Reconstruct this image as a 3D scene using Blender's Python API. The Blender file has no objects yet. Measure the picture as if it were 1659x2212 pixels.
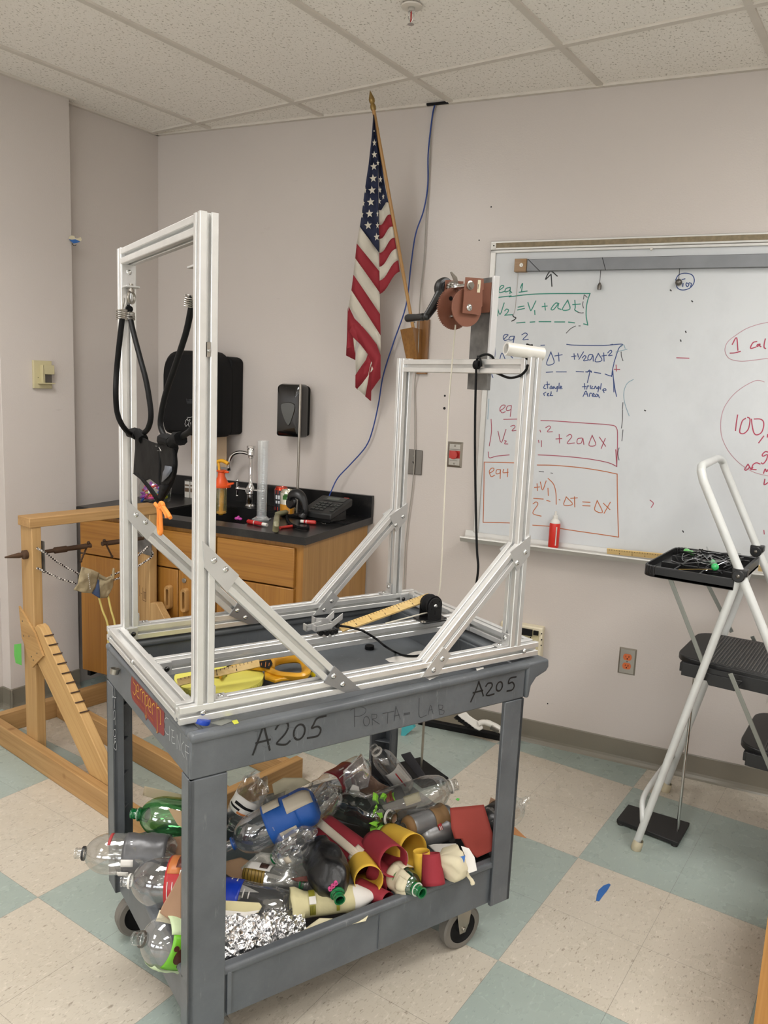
import bpy, bmesh, math, random
from mathutils import Vector, Matrix, noise
random.seed(7)
C = bpy.context.scene.collection
PI = math.pi
# ------------------------------------------------------------------ camera, world, light, exposure
scn = bpy.context.scene
F = 1702.6586
CAMZ = 1.555
R = Matrix(((0.82398112, 0.12589276, -0.55245463),
            (0.56490074, -0.10668478, 0.81823317),
            (0.04407113, -0.98629071, -0.15902316)))
# rows of R are the world axes seen from the camera (right, down, forward)
R.transpose()
# Gram-Schmidt the three camera axes so the matrix is a pure rotation
_rx = Vector(R[0]).normalized(); _dn = Vector(R[1]); _dn = (_dn - _rx * _dn.dot(_rx)).normalized(); _fw = _rx.cross(_dn)
R = (_rx, _dn, _fw)
cam_d = bpy.data.cameras.new('camera'); cam = bpy.data.objects.new('camera', cam_d); C.objects.link(cam)
cam_d.sensor_fit = 'VERTICAL'; cam_d.sensor_height = 36.0; cam_d.sensor_width = 27.0
cam_d.lens = F * 36.0 / 2212.0
cam_d.clip_start = 0.05
m = Matrix.Identity(4)
for i in range(3):
    m[i][0] = _rx[i]; m[i][1] = -_dn[i]; m[i][2] = -_fw[i]
m[0][3] = 0; m[1][3] = 0; m[2][3] = CAMZ
cam.matrix_world = m
scn.camera = cam
scn.view_settings.view_transform = 'Standard'; scn.view_settings.look = 'None'
scn.view_settings.gamma = 1.0; scn.view_settings.use_curve_mapping = False
scn.view_settings.exposure = 0.0
world = bpy.data.worlds.new('world'); scn.world = world; world.use_nodes = True
world.node_tree.nodes['Background'].inputs[0].default_value = (0.8, 0.85, 1, 1)
world.node_tree.nodes['Background'].inputs[1].default_value = 0.05
FILL = 6.0            # glow of the unseen fill panels added behind the camera
LOUVRE = 15.0        # watts each troffer throws through its louvre
LAMP = 9.0           # strength of every ceiling troffer
CEIL = 2.743

# ------------------------------------------------------------------ measuring helpers (pixel of the 1659x2212 photo -> point on a real plane)
O = Vector((0, 0, CAMZ))
def ray(px, py):
    return _rx * ((px - 829.5) / F) + _dn * ((py - 1106.0) / F) + _fw
def onpl(px, py, p0, n):
    d = ray(px, py); return O + d * ((Vector(p0) - O).dot(Vector(n)) / d.dot(Vector(n)))
def onz(px, py, z): return onpl(px, py, (0, 0, z), (0, 0, 1))
WA = math.radians(9.9); W0 = Vector((-2.0, 3.047, 0)); WT = Vector((math.cos(WA), math.sin(WA), 0)); WN = Vector((math.sin(WA), -math.cos(WA), 0))
def wp(s, z, off=0): return W0 + WT * s + WN * off + Vector((0, 0, z))
def onwall(px, py, off=0): return onpl(px, py, W0 + WN * off, WN)
CA = math.radians(68.2); CO = Vector((-1.152, 1.039, 0)); CS = Vector((math.cos(CA), math.sin(CA), 0)); CT = Vector((-math.sin(CA), math.cos(CA), 0))
def cp(s, t, z): return CO + CS * s + CT * t + Vector((0, 0, z))
FA = math.radians(66.9); FO = CO + CS * (-.008) + CT * .038; FP = Vector((math.cos(FA), math.sin(FA), 0)); FQ = Vector((-math.sin(FA), math.cos(FA), 0))
def fp(p, q, z): return FO + FP * p + FQ * q + Vector((0, 0, z))
UP = Vector((0, 0, 1))

# ------------------------------------------------------------------ object helpers
def tag(o, label=None, cat=None, group=None, kind=None):
    if label: o['label'] = label
    if cat: o['category'] = cat
    if group: o['group'] = group
    if kind: o['kind'] = kind
    return o
def thing(name, loc, label, cat, group=None):
    o = bpy.data.objects.new(name, None); C.objects.link(o); o.location = loc; o.empty_display_size = .05
    return tag(o, label, cat, group)
def wloc(o):
    v = Vector((0, 0, 0))
    while o: v += o.location; o = o.parent
    return v
class MB:
    def __init__(s): s.b = bmesh.new(); s.mi = 0
    def _f(s, vs):
        try: f = s.b.faces.new(vs); f.material_index = s.mi; return f
        except ValueError: return None
    def hexa(s, c8):
        v = [s.b.verts.new(c) for c in c8]
        for i in ((0,3,2,1),(4,5,6,7),(0,1,5,4),(1,2,6,5),(2,3,7,6),(3,0,4,7)): s._f([v[k] for k in i])
        return s
    def obox(s, o, x, y, z):      # origin corner and three edge vectors
        o, x, y, z = map(Vector, (o, x, y, z))
        if x.cross(y).dot(z) < 0: x, y = y, x
        return s.hexa([o, o+x, o+x+y, o+y, o+z, o+x+z, o+x+y+z, o+y+z])
    def box(s, a, b): return s.obox(a, (b[0]-a[0],0,0), (0,b[1]-a[1],0), (0,0,b[2]-a[2]))
    def fbox(s, fr, a, b):        # box in a frame function fr(u,v,w)
        o = fr(*a); return s.obox(o, fr(b[0],a[1],a[2])-o, fr(a[0],b[1],a[2])-o, fr(a[0],a[1],b[2])-o)
    def cbox(s, c, x, y, z): x, y, z, c = map(Vector, (x, y, z, c)); return s.obox(c-x/2-y/2-z/2, x, y, z)
    def beam(s, p0, p1, up, w, h): # square bar, w across, h along up
        p0, p1 = Vector(p0), Vector(p1); d = (p1-p0); n = Vector(up); n = (n - d*(n.dot(d)/d.dot(d))).normalized(); sd = d.normalized().cross(n)
        return s.obox(p0 - sd*w/2 - n*h/2, d, sd*w, n*h)
    def prism(s, pts, ext):       # planar polygon extruded by ext
        ext = Vector(ext); a = [s.b.verts.new(Vector(p)) for p in pts]; b = [s.b.verts.new(Vector(p)+ext) for p in pts]
        s._f(list(reversed(a))); s._f(b)
        n = len(a)
        for i in range(n): s._f([a[i], a[(i+1)%n], b[(i+1)%n], b[i]])
        return s
    def frames(s, path, closed=False):
        P = [Vector(p) for p in path]; n = len(P); T = []
        for i in range(n):
            a = P[(i-1)%n] if (closed or i>0) else P[i]; b = P[(i+1)%n] if (closed or i<n-1) else P[i]
            T.append((b-a).normalized() if (b-a).length > 1e-9 else Vector((0,0,1)))
        r = T[0].orthogonal().normalized(); out = []
        for i in range(n):
            r = (r - T[i]*r.dot(T[i])); r = r.normalized() if r.length > 1e-6 else T[i].orthogonal().normalized()
            out.append((P[i], r, T[i].cross(r)))
        return out
    def tube(s, path, rad, n=10, caps=True, closed=False, flat=1.0):
        fr = s.frames(path, closed); rings = []
        for i, (p, x, y) in enumerate(fr):
            r = rad[i] if isinstance(rad, (list, tuple)) else rad
            rings.append([s.b.verts.new(p + x*(math.cos(2*PI*k/n)*r) + y*(math.sin(2*PI*k/n)*r*flat)) for k in range(n)])
        m_ = len(rings)
        for i in range(m_ if closed else m_-1):
            A, B = rings[i], rings[(i+1)%m_]
            for k in range(n): s._f([A[k], A[(k+1)%n], B[(k+1)%n], B[k]])
        if caps and not closed: s._f(list(reversed(rings[0]))); s._f(rings[-1])
        return s
    def cyl(s, a, b, r, n=20, r2=None): return s.tube([a, b], [r, r if r2 is None else r2], n)
    def lathe(s, o, ax, prof, n=24, ref=None, cap=False, mod=None):   # prof: (distance along axis, radius)
        o = Vector(o); ax = Vector(ax).normalized(); x = (Vector(ref) - ax*Vector(ref).dot(ax)).normalized() if ref is not None else ax.orthogonal().normalized(); y = ax.cross(x)
        rings = []
        for (h, r) in prof:
            rg = []
            for k in range(n):
                a = 2*PI*k/n; rr, hh = (r, h)
                if mod: rr, hh = mod(a, h, r)
                rg.append(s.b.verts.new(o + ax*hh + x*(rr*math.cos(a)) + y*(rr*math.sin(a))))
            rings.append(rg)
        for i in range(len(rings)-1):
            A, B = rings[i], rings[i+1]
            for k in range(n): s._f([A[k], A[(k+1)%n], B[(k+1)%n], B[k]])
        if cap: s._f(list(reversed(rings[0]))); s._f(rings[-1])
        return s
    def sphere(s, c, r, n=16, m_=10, sc=(1,1,1)):
        c = Vector(c)
        rings = [[s.b.verts.new(c + Vector((math.cos(2*PI*k/n)*math.sin(PI*i/m_)*r*sc[0], math.sin(2*PI*k/n)*math.sin(PI*i/m_)*r*sc[1], math.cos(PI*i/m_)*r*sc[2]))) for k in range(n)] for i in range(1, m_)]
        t = s.b.verts.new(c+Vector((0,0,r*sc[2]))); bt = s.b.verts.new(c-Vector((0,0,r*sc[2])))
        for k in range(n): s._f([t, rings[0][k], rings[0][(k+1)%n]]); s._f([bt, rings[-1][(k+1)%n], rings[-1][k]])
        for i in range(len(rings)-1):
            for k in range(n): s._f([rings[i][k], rings[i+1][k], rings[i+1][(k+1)%n], rings[i][(k+1)%n]])
        return s
    def grid(s, fn, nu, nv, uv=None):
        V = [[s.b.verts.new(Vector(fn(i/nu, j/nv))) for j in range(nv+1)] for i in range(nu+1)]
        for i in range(nu):
            for j in range(nv):
                if uv: s.mi = uv((i+.5)/nu, (j+.5)/nv)
                s._f([V[i][j], V[i+1][j], V[i+1][j+1], V[i][j+1]])
        return s
    def quadstrip(s, L, Rr):
        a = [s.b.verts.new(Vector(p)) for p in L]; b = [s.b.verts.new(Vector(p)) for p in Rr]
        for i in range(len(a)-1): s._f([a[i], b[i], b[i+1], a[i+1]])
        return s
    def poly(s, pts): s._f([s.b.verts.new(Vector(p)) for p in pts]); return s
    def stroke(s, pts, w, n):     # a flat pen stroke lying on a surface with normal n
        P = [Vector(p) for p in pts]; n = Vector(n).normalized(); L = []; Rr = []
        for i in range(len(P)):
            a = P[max(i-1,0)]; b = P[min(i+1,len(P)-1)]; d = (b-a)
            if d.length < 1e-9: d = Vector((1,0,0))
            d.normalize(); sd = d.cross(n)*w/2
            q = P[i] + (d*(-w/2) if i == 0 else (d*w/2 if i == len(P)-1 else Vector((0,0,0))))
            L.append(q+sd); Rr.append(q-sd)
        a = [s.b.verts.new(p+n*.0003) for p in L]; b = [s.b.verts.new(p+n*.0003) for p in Rr]
        for i in range(len(a)-1): s._f([a[i], a[i+1], b[i+1], b[i]])
        return s
    def crumple(s, amp, sc, seed=0, sel=None):
        for v in s.b.verts:
            q = v.co*sc + Vector((seed*3.1, seed*1.7, seed))
            v.co += Vector((noise.noise(q), noise.noise(q+Vector((9,2,4))), noise.noise(q+Vector((3,8,1)))))*amp
        return s
    def build(s, name, mat, parent=None, smooth=True, bevel=0, solid=0, label=None, cat=None, group=None, kind=None, origin=None, subd=0, ang=35, seg=2):
        bmesh.ops.remove_doubles(s.b, verts=s.b.verts, dist=1e-6) if False else None
        if solid == 0: bmesh.ops.recalc_face_normals(s.b, faces=s.b.faces)
        me = bpy.data.meshes.new(name)
        if parent: o0 = wloc(parent)
        elif origin is not None: o0 = Vector(origin)
        else:
            xs = [v.co for v in s.b.verts]; lo = [min(v[i] for v in xs) for i in range(3)]; hi = [max(v[i] for v in xs) for i in range(3)]
            o0 = Vector(((lo[0]+hi[0])/2, (lo[1]+hi[1])/2, lo[2]))
        for v in s.b.verts: v.co -= o0
        s.b.to_mesh(me); s.b.free()
        for mm in (mat if isinstance(mat, (list, tuple)) else [mat]): me.materials.append(mm)
        if smooth:
            me.polygons.foreach_set('use_smooth', [True]*len(me.polygons))
            me.set_sharp_from_angle(angle=math.radians(ang))
        o = bpy.data.objects.new(name, me); C.objects.link(o)
        if parent: o.parent = parent
        else: o.location = o0
        if solid: md = o.modifiers.new('solid', 'SOLIDIFY'); md.thickness = solid; md.offset = 0
        if bevel: md = o.modifiers.new('bevel', 'BEVEL'); md.width = bevel; md.segments = seg; md.limit_method = 'ANGLE'; md.angle_limit = math.radians(40)
        if subd: md = o.modifiers.new('sub', 'SUBSURF'); md.levels = subd; md.render_levels = subd
        return tag(o, label, cat, group, kind)
def smoothpath(pts, k=6, closed=False):      # Catmull-Rom
    P = [Vector(p) for p in pts]; n = len(P); out = []
    rng = range(n if closed else n-1)
    for i in rng:
        p0 = P[(i-1)%n] if (closed or i > 0) else P[0]*2-P[1]; p1 = P[i]; p2 = P[(i+1)%n]; p3 = P[(i+2)%n] if (closed or i+2 < n) else P[-1]*2-P[-2]
        for j in range(k):
            t = j/k; out.append(((p1*2)+(p2-p0)*t+(p0*2-p1*5+p2*4-p3)*t*t+(p1*3-p0-p2*3+p3)*t**3)*.5)
    if not closed: out.append(P[-1])
    return out

# ------------------------------------------------------------------ materials
def lin(c):
    f = lambda x: x/12.92 if x <= .04045 else ((x+.055)/1.055)**2.4
    if isinstance(c, str): c = [int(c[i:i+2], 16)/255 for i in (0, 2, 4)]
    return (f(c[0]), f(c[1]), f(c[2]), 1)
class NT:
    def __init__(s, name):
        s.m = bpy.data.materials.new(name); s.m.use_nodes = True; s.t = s.m.node_tree; s.p = s.t.nodes['Principled BSDF']; s.out = s.t.nodes['Material Output']
    def n(s, typ, **k):
        nd = s.t.nodes.new(typ)
        for a, v in k.items():
            if a.startswith('i_'):
                key = a[2:]; key = int(key) if key.isdigit() else key.replace('_', ' ')
                if isinstance(v, bpy.types.NodeSocket): s.t.links.new(v, nd.inputs[key])
                else: nd.inputs[key].default_value = v
            else: setattr(nd, a, v)
        return nd
    def l(s, a, b): s.t.links.new(a, b)
    def math(s, op, a, b=0.0):
        nd = s.t.nodes.new('ShaderNodeMath'); nd.operation = op
        for i, v in enumerate((a, b)):
            if isinstance(v, bpy.types.NodeSocket): s.l(v, nd.inputs[i])
            else: nd.inputs[i].default_value = v
        return nd.outputs[0]
    def mix(s, fac, a, b, mode='MIX'):
        nd = s.t.nodes.new('ShaderNodeMix'); nd.data_type = 'RGBA'; nd.blend_type = mode
        for i, v in ((0, fac), (6, a), (7, b)):
            if isinstance(v, bpy.types.NodeSocket): s.l(v, nd.inputs[i])
            else: nd.inputs[i].default_value = v
        return nd.outputs[2]
    def ramp(s, fac, stops):
        nd = s.t.nodes.new('ShaderNodeValToRGB'); e = nd.color_ramp.elements
        e[0].position, e[0].color = stops[0]; e[1].position, e[1].color = stops[-1]
        for p, c in stops[1:-1]: x = e.new(p); x.color = c
        s.l(fac, nd.inputs[0]); return nd.outputs[0]
    def bump(s, h, strength=.2, dist=.002):
        nd = s.n('ShaderNodeBump', i_Strength=strength, i_Distance=dist, i_Height=h); s.l(nd.outputs[0], s.p.inputs['Normal'])
def mat(name, col, rough=.5, metal=0, var=.04, bump=0, bsc=200, spec=.5, coat=0, nsc=12):
    t = NT(name); c = lin(col)
    pos = t.n('ShaderNodeTexCoord').outputs['Object']
    nz = t.n('ShaderNodeTexNoise', i_Vector=pos, i_Scale=nsc, i_Detail=4.0).outputs[0]
    f = t.ramp(nz, [(.3, (1-var*2,)*3+(1,)), (.7, (1,)*3+(1,))])
    t.l(t.mix(1.0, c, f, 'MULTIPLY'), t.p.inputs['Base Color'])
    t.p.inputs['Roughness'].default_value = rough; t.p.inputs['Metallic'].default_value = metal
    t.p.inputs['Specular IOR Level'].default_value = spec; t.p.inputs['Coat Weight'].default_value = coat
    if bump:
        h = t.n('ShaderNodeTexNoise', i_Vector=pos, i_Scale=float(bsc), i_Detail=3.0).outputs[0]; t.bump(h, bump, .002)
    return t.m
def plastic_film(name, col=(1,1,1), tint=.0, gloss=.22, rough=.06, dcol=(.8,.8,.8)):   # thin clear plastic: see-through plus sharp reflections
    t = NT(name); t.t.nodes.remove(t.p)
    tr = t.n('ShaderNodeBsdfTransparent', i_Color=(col[0], col[1], col[2], 1)); gl = t.n('ShaderNodeBsdfGlossy', i_Roughness=rough, i_Color=(1,1,1,1))
    df = t.n('ShaderNodeBsdfDiffuse', i_Color=(dcol[0], dcol[1], dcol[2], 1))
    pos = t.n('ShaderNodeTexCoord').outputs['Object']
    nz = t.n('ShaderNodeTexNoise', i_Vector=pos, i_Scale=25.0, i_Detail=2.0).outputs[0]
    bp = t.n('ShaderNodeBump', i_Strength=.35, i_Distance=.004, i_Height=nz); t.l(bp.outputs[0], gl.inputs['Normal'])
    m1 = t.n('ShaderNodeMixShader', i_0=tint); t.l(tr.outputs[0], m1.inputs[1]); t.l(df.outputs[0], m1.inputs[2])
    fr = t.n('ShaderNodeLayerWeight', i_Blend=.35).outputs['Facing']
    fac = t.math('MULTIPLY_ADD', t.math('POWER', fr, 2.5), .75); t.t.nodes[-1].inputs[2].default_value = gloss*.35
    m2 = t.n('ShaderNodeMixShader'); t.l(fac, m2.inputs[0]); t.l(m1.outputs[0], m2.inputs[1]); t.l(gl.outputs[0], m2.inputs[2])
    t.l(m2.outputs[0], t.out.inputs[0]); return t.m
def wood_mat(name, c1, c2, axis, rough=.5, sc=1.0, dark='7a5024', coat=0.1):   # axis: world direction of the grain
    t = NT(name); g = t.n('ShaderNodeNewGeometry').outputs['Position']
    ax = Vector(axis).normalized(); x = ax.orthogonal().normalized(); y = ax.cross(x)
    def dot(v): nd = t.n('ShaderNodeVectorMath', operation='DOT_PRODUCT'); t.l(g, nd.inputs[0]); nd.inputs[1].default_value = v; return nd.outputs['Value']
    cb = t.n('ShaderNodeCombineXYZ'); t.l(t.math('MULTIPLY', dot(ax), 1.2*sc), cb.inputs[0]); t.l(t.math('MULTIPLY', dot(x), 22*sc), cb.inputs[1]); t.l(t.math('MULTIPLY', dot(y), 22*sc), cb.inputs[2])
    nz = t.n('ShaderNodeTexNoise', i_Vector=cb.outputs[0], i_Scale=1.0, i_Detail=5.0, i_Roughness=.6, i_Distortion=.6).outputs[0]
    cb2 = t.n('ShaderNodeCombineXYZ'); t.l(t.math('MULTIPLY', dot(ax), 3*sc), cb2.inputs[0]); t.l(t.math('MULTIPLY', dot(x), 160*sc), cb2.inputs[1]); t.l(t.math('MULTIPLY', dot(y), 160*sc), cb2.inputs[2])
    fine = t.n('ShaderNodeTexNoise', i_Vector=cb2.outputs[0], i_Scale=1.0, i_Detail=3.0).outputs[0]
    base = t.ramp(nz, [(.3, lin(c1)), (.7, lin(c2))])
    kn = t.n('ShaderNodeTexVoronoi', i_Vector=g, i_Scale=6.0*sc).outputs['Distance']
    knf = t.ramp(kn, [(.03, (1,1,1,1)), (.09, (0,0,0,1))])
    col = t.mix(t.math('MULTIPLY', t.ramp(fine, [(.45, (0,0,0,1)), (.75, (1,1,1,1))]), .35), base, lin(c1), 'MULTIPLY')
    col = t.mix(t.math('MULTIPLY', knf, .6 if dark else 0), col, lin(dark or '000000'))
    t.l(col, t.p.inputs['Base Color']); t.p.inputs['Roughness'].default_value = rough; t.p.inputs['Coat Weight'].default_value = coat
    t.bump(fine, .15, .001); return t.m

def wall_mat(name, col='cbc3bd'):
    t = NT(name); g = t.n('ShaderNodeNewGeometry').outputs['Position']
    n1 = t.n('ShaderNodeTexNoise', i_Vector=g, i_Scale=1.3, i_Detail=3.0).outputs[0]
    c = t.mix(1.0, lin(col), t.ramp(n1, [(.35, (.965,.965,.965,1)), (.65, (1,1,1,1))]), 'MULTIPLY')
    sc = t.n('ShaderNodeMapping'); t.l(g, sc.inputs[0]); sc.inputs['Scale'].default_value = (2.2, 2.2, 14)
    n2 = t.n('ShaderNodeTexNoise', i_Vector=sc.outputs[0], i_Scale=1.6, i_Detail=6.0, i_Roughness=.7).outputs[0]
    c = t.mix(t.math('MULTIPLY', t.ramp(n2, [(.68, (0,0,0,1)), (.75, (1,1,1,1))]), .25), c, lin('8d8379'))
    t.l(c, t.p.inputs['Base Color']); t.p.inputs['Roughness'].default_value = .3; t.p.inputs['Specular IOR Level'].default_value = .45
    n3 = t.n('ShaderNodeTexNoise', i_Vector=g, i_Scale=180.0, i_Detail=3.0).outputs[0]; t.bump(n3, .35, .0012)
    return t.m
M = {}
M['wall'] = wall_mat('painted_wall')
def floor_mat():
    t = NT('floor_tiles'); g = t.n('ShaderNodeNewGeometry').outputs['Position']; sp = t.n('ShaderNodeSeparateXYZ'); t.l(g, sp.inputs[0])
    x = t.math('DIVIDE', t.math('ADD', sp.outputs[0], .788+6.096), .6096); y = t.math('DIVIDE', t.math('ADD', sp.outputs[1], -1.829+6.096), .6096)
    par = t.math('MODULO', t.math('ADD', t.math('FLOOR', x), t.math('FLOOR', y)), 2.0)
    tx = t.math('FRACT', t.math('MULTIPLY', x, 2)); ty = t.math('FRACT', t.math('MULTIPLY', y, 2))
    ex = t.math('MINIMUM', tx, t.math('SUBTRACT', 1.0, tx)); ey = t.math('MINIMUM', ty, t.math('SUBTRACT', 1.0, ty))
    seam = t.math('LESS_THAN', t.math('MINIMUM', ex, ey), .0022)
    def fleck(scale, rot, lo, hi, seed):
        mp = t.n('ShaderNodeMapping'); t.l(g, mp.inputs[0]); mp.inputs['Rotation'].default_value = (0, 0, rot); mp.inputs['Scale'].default_value = (1, .38, 1); mp.inputs['Location'].default_value = (seed, seed, 0)
        return t.ramp(t.n('ShaderNodeTexNoise', i_Vector=mp.outputs[0], i_Scale=scale, i_Detail=2.5, i_Roughness=.55).outputs[0], [(lo, (0,0,0,1)), (hi, (1,1,1,1))])
    d1 = fleck(115.0, -.35, .62, .70, 1); l1 = fleck(100.0, -.35, .60, .68, 5); d2 = fleck(210.0, -.35, .60, .66, 9)
    big = t.n('ShaderNodeTexNoise', i_Vector=g, i_Scale=3.0, i_Detail=5.0).outputs[0]
    cream = t.mix(t.math('MULTIPLY', d1, .75), lin('c0b8aa'), lin('857b6e')); cream = t.mix(t.math('MULTIPLY', l1, .55), cream, lin('d6cdc1')); cream = t.mix(t.math('MULTIPLY', d2, .4), cream, lin('96897a'))
    teal = t.mix(t.math('MULTIPLY', d1, .5), lin('9aa6a0'), lin('7a8984')); teal = t.mix(t.math('MULTIPLY', l1, .6), teal, lin('abb7b0')); teal = t.mix(t.math('MULTIPLY', d2, .3), teal, lin('93a59b'))
    c = t.mix(par, cream, teal)
    c = t.mix(1.0, c, t.ramp(big, [(.3, (.93,.92,.9,1)), (.7, (1,1,1,1))]), 'MULTIPLY')
    c = t.mix(t.math('MULTIPLY', seam, .55), c, lin('5b564f'))
    t.l(c, t.p.inputs['Base Color'])
    r = t.n('ShaderNodeTexNoise', i_Vector=g, i_Scale=9.0, i_Detail=6.0).outputs[0]
    t.l(t.n('ShaderNodeMapRange', i_0=r, i_3=.2, i_4=.36).outputs[0], t.p.inputs['Roughness'])
    t.bump(t.math('SUBTRACT', 0.0, seam), .3, .001); return t.m
M['floor'] = floor_mat()
def ceil_mat():
    t = NT('ceiling_tile'); g = t.n('ShaderNodeNewGeometry').outputs['Position']
    mp = t.n('ShaderNodeMapping'); t.l(g, mp.inputs[0]); mp.inputs['Scale'].default_value = (1, .72, 1); mp.inputs['Rotation'].default_value = (0, 0, -.4)
    a = t.n('ShaderNodeTexNoise', i_Vector=mp.outputs[0], i_Scale=120.0, i_Detail=3.0, i_Roughness=.6).outputs[0]
    f = t.ramp(a, [(.35, (1,1,1,1)), (.415, (0,0,0,1))])
    b = t.n('ShaderNodeTexNoise', i_Vector=g, i_Scale=260.0, i_Detail=2.0).outputs[0]
    c = t.mix(t.math('MULTIPLY', f, .75), lin('f4efe8'), lin('a59c8f')); c = t.mix(t.math('MULTIPLY', t.ramp(b, [(.3, (1,1,1,1)), (.42, (0,0,0,1))]), .3), c, lin('cfc8bd'))
    t.l(c, t.p.inputs['Base Color']); t.p.inputs['Roughness'].default_value = .9
    t.bump(a, .5, .002); return t.m
M['tile'] = ceil_mat()
M['grid'] = mat('ceiling_grid_paint', 'd9d2c8', .5)
M['base'] = mat('vinyl_base', '7c7669', .35, bump=.1, bsc=60, var=.08, nsc=5)
M['alu'] = mat('extruded_aluminium', 'e4e4e2', .32, .62, var=.04, nsc=30)
M['alu_end'] = mat('sawn_aluminium', 'c6c6c4', .45, .7)
M['plate'] = mat('brushed_plate', 'cfcfce', .4, .65, bump=.1, bsc=500)
M['plate_dk'] = mat('dark_brushed_plate', 'a0a2a6', .42, .85, bump=.1, bsc=500)
M['steel'] = mat('bright_steel', 'cfcfcd', .22, 1)
M['chrome'] = mat('chrome', 'dadada', .06, 1, var=0)
M['galv'] = mat('smeared_galvanized_plate', '8d8c8a', .5, .75, var=.25, nsc=22)
M['black'] = mat('black_plastic', '1a1a1b', .38, var=.1)
M['blackm'] = mat('matt_black', '111112', .7, spec=.25, var=.1)
M['blacks'] = mat('black_gloss', '0d0d0e', .15, coat=.5)
M['cord'] = mat('black_cord', '0b0b0c', .6, spec=.2)
M['fabric'] = mat('black_fabric', '0c0c0d', .8, spec=.15, bump=.4, bsc=300)
M['nylon'] = mat('black_nylon', '09090a', .6, spec=.15, bump=.2, bsc=90)
M['white'] = mat('white_plastic', 'dcd9d2', .35)
M['whitep'] = mat('white_paper', 'dcd8d2', .8)
M['cream'] = mat('cream_plastic', 'c3b993', .45)
M['ivory'] = mat('ivory_plastic', 'ddd3b8', .45)
M['red'] = mat('red_plastic', 'b0211d', .35)
M['orange'] = mat('orange_plastic', 'e0551f', .4)
M['orangec'] = mat('orange_cord', 'f08a34', .7, bump=.3, bsc=300)
M['yellow'] = mat('yellow_plastic', 'e3a61e', .35, coat=.1)
M['steeld'] = mat('stainless_dark', '77736d', .35, .9)
M['steelp'] = mat('stainless_plate', 'a9a49b', .3, .95)
def cart_mat():
    t = NT('grey_cart_plastic'); pos = t.n('ShaderNodeNewGeometry').outputs['Position']
    a = t.n('ShaderNodeTexNoise', i_Vector=pos, i_Scale=7.0, i_Detail=6.0, i_Roughness=.65).outputs[0]
    mp = t.n('ShaderNodeMapping'); t.l(pos, mp.inputs[0]); mp.inputs['Scale'].default_value = (40, 40, 5); mp.inputs['Rotation'].default_value = (.5, .3, 0)
    b = t.n('ShaderNodeTexNoise', i_Vector=mp.outputs[0], i_Scale=2.0, i_Detail=6.0, i_Roughness=.7).outputs[0]
    c = t.ramp(a, [(.3, lin('505458')), (.7, lin('62666a'))])
    c = t.mix(t.math('MULTIPLY', t.ramp(b, [(.62, (0,0,0,1)), (.75, (1,1,1,1))]), .35), c, lin('a3a4a4'))
    t.l(c, t.p.inputs['Base Color']); t.p.inputs['Roughness'].default_value = .42
    h = t.n('ShaderNodeTexNoise', i_Vector=pos, i_Scale=350.0, i_Detail=2.0).outputs[0]; t.bump(h, .2, .0008); return t.m
M['cart'] = cart_mat()
M['rubber'] = mat('rubber_tyre', '6e6a63', .6)
M['rubberb'] = mat('black_rubber', '1b1b1b', .6)

# ================================================================== the room
CX = -3.37      # left wall
def struct(name, mb, m_, **k): return mb.build(name, m_, kind='structure', **k)
RX = 3.6; BY = -5.2
b = MB(); b.box((CX-.1, BY-.1, -.06), (RX+.1, 4.3, 0)); struct('floor', b, M['floor'])
wl0 = (CX - W0.x)/WT.x; wl1 = (RX+.1 - W0.x)/WT.x
b = MB(); b.obox(wp(wl0-.15, 0), WT*(wl1-wl0+.2), -WN*.1, UP*(CEIL+.3)); struct('wall_back', b, M['wall'])
b = MB(); b.box((CX-.1, BY-.1, 0), (CX, 2.85, CEIL+.3)); struct('wall_left', b, M['wall'])
b = MB(); b.box((CX, 1.905, 0), (-3.305, 2.262, CEIL+.3)); struct('wall_column', b, M['wall'], bevel=.002)
b = MB(); b.box((RX, BY-.1, 0), (RX+.1, 4.2, CEIL+.3)); struct('wall_right', b, M['wall'])
b = MB(); b.box((CX, BY-.1, 0), (RX, BY, CEIL+.3)); struct('wall_front', b, M['wall'])
# cove base: profile with a toe
def cove(name, p0, p1, n):
    prof = [(0, 0), (.018, 0), (.012, .006), (.006, .016), (.004, .026), (.004, .098), (.002, .102), (0, .102)]
    p0, p1, n = Vector(p0), Vector(p1), Vector(n)
    b = MB(); b.prism([p0 + n*d + UP*z for d, z in prof], p1-p0); struct(name, b, M['base'], smooth=False)
cove('baseboard_back', wp(-.09, 0), wp(wl1, 0), WN)
cove('baseboard_column', (-3.305, 1.905-.01, 0), (-3.305, 2.262, 0), (1, 0, 0))
cove('baseboard_column_end', (CX, 1.905, 0), (-3.29, 1.905, 0), (0, -1, 0))
cove('baseboard_left', (CX, BY, 0), (CX, 1.905, 0), (1, 0, 0))
# suspended ceiling: lay-in tiles and T-bars
b = MB(); b.box((CX-.1, BY-.1, CEIL+.006), (RX+.1, 4.3, CEIL+.03)); struct('ceiling', b, M['tile'])
b = MB()
xs = [-.603 - .6096*k for k in range(-7, 5)]; ys = [2.763 - 1.2192*k for k in range(0, 7)]
def wy(x): return W0.y + (x-W0.x)*math.tan(WA)
for x in xs: b.box((x-.012, BY, CEIL-.002), (x+.012, wy(x), CEIL+.008))
for y in ys:
    x0 = CX
    b.box((x0, y-.012, CEIL-.0022), (RX, y+.012, CEIL+.0078))
b.box((CX, 3.973, CEIL-.0022), (RX, 3.997, CEIL+.0078))
struct('trim_1', b, M['grid'], smooth=False)
b = MB()
b.obox(wp(wl0, CEIL-.004), WT*(wl1-wl0), WN*.02, UP*.01); b.box((CX, BY, CEIL-.004), (CX+.02, 1.885, CEIL+.006)); b.box((CX, 2.282, CEIL-.004), (CX+.02, 2.80, CEIL+.006))
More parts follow.
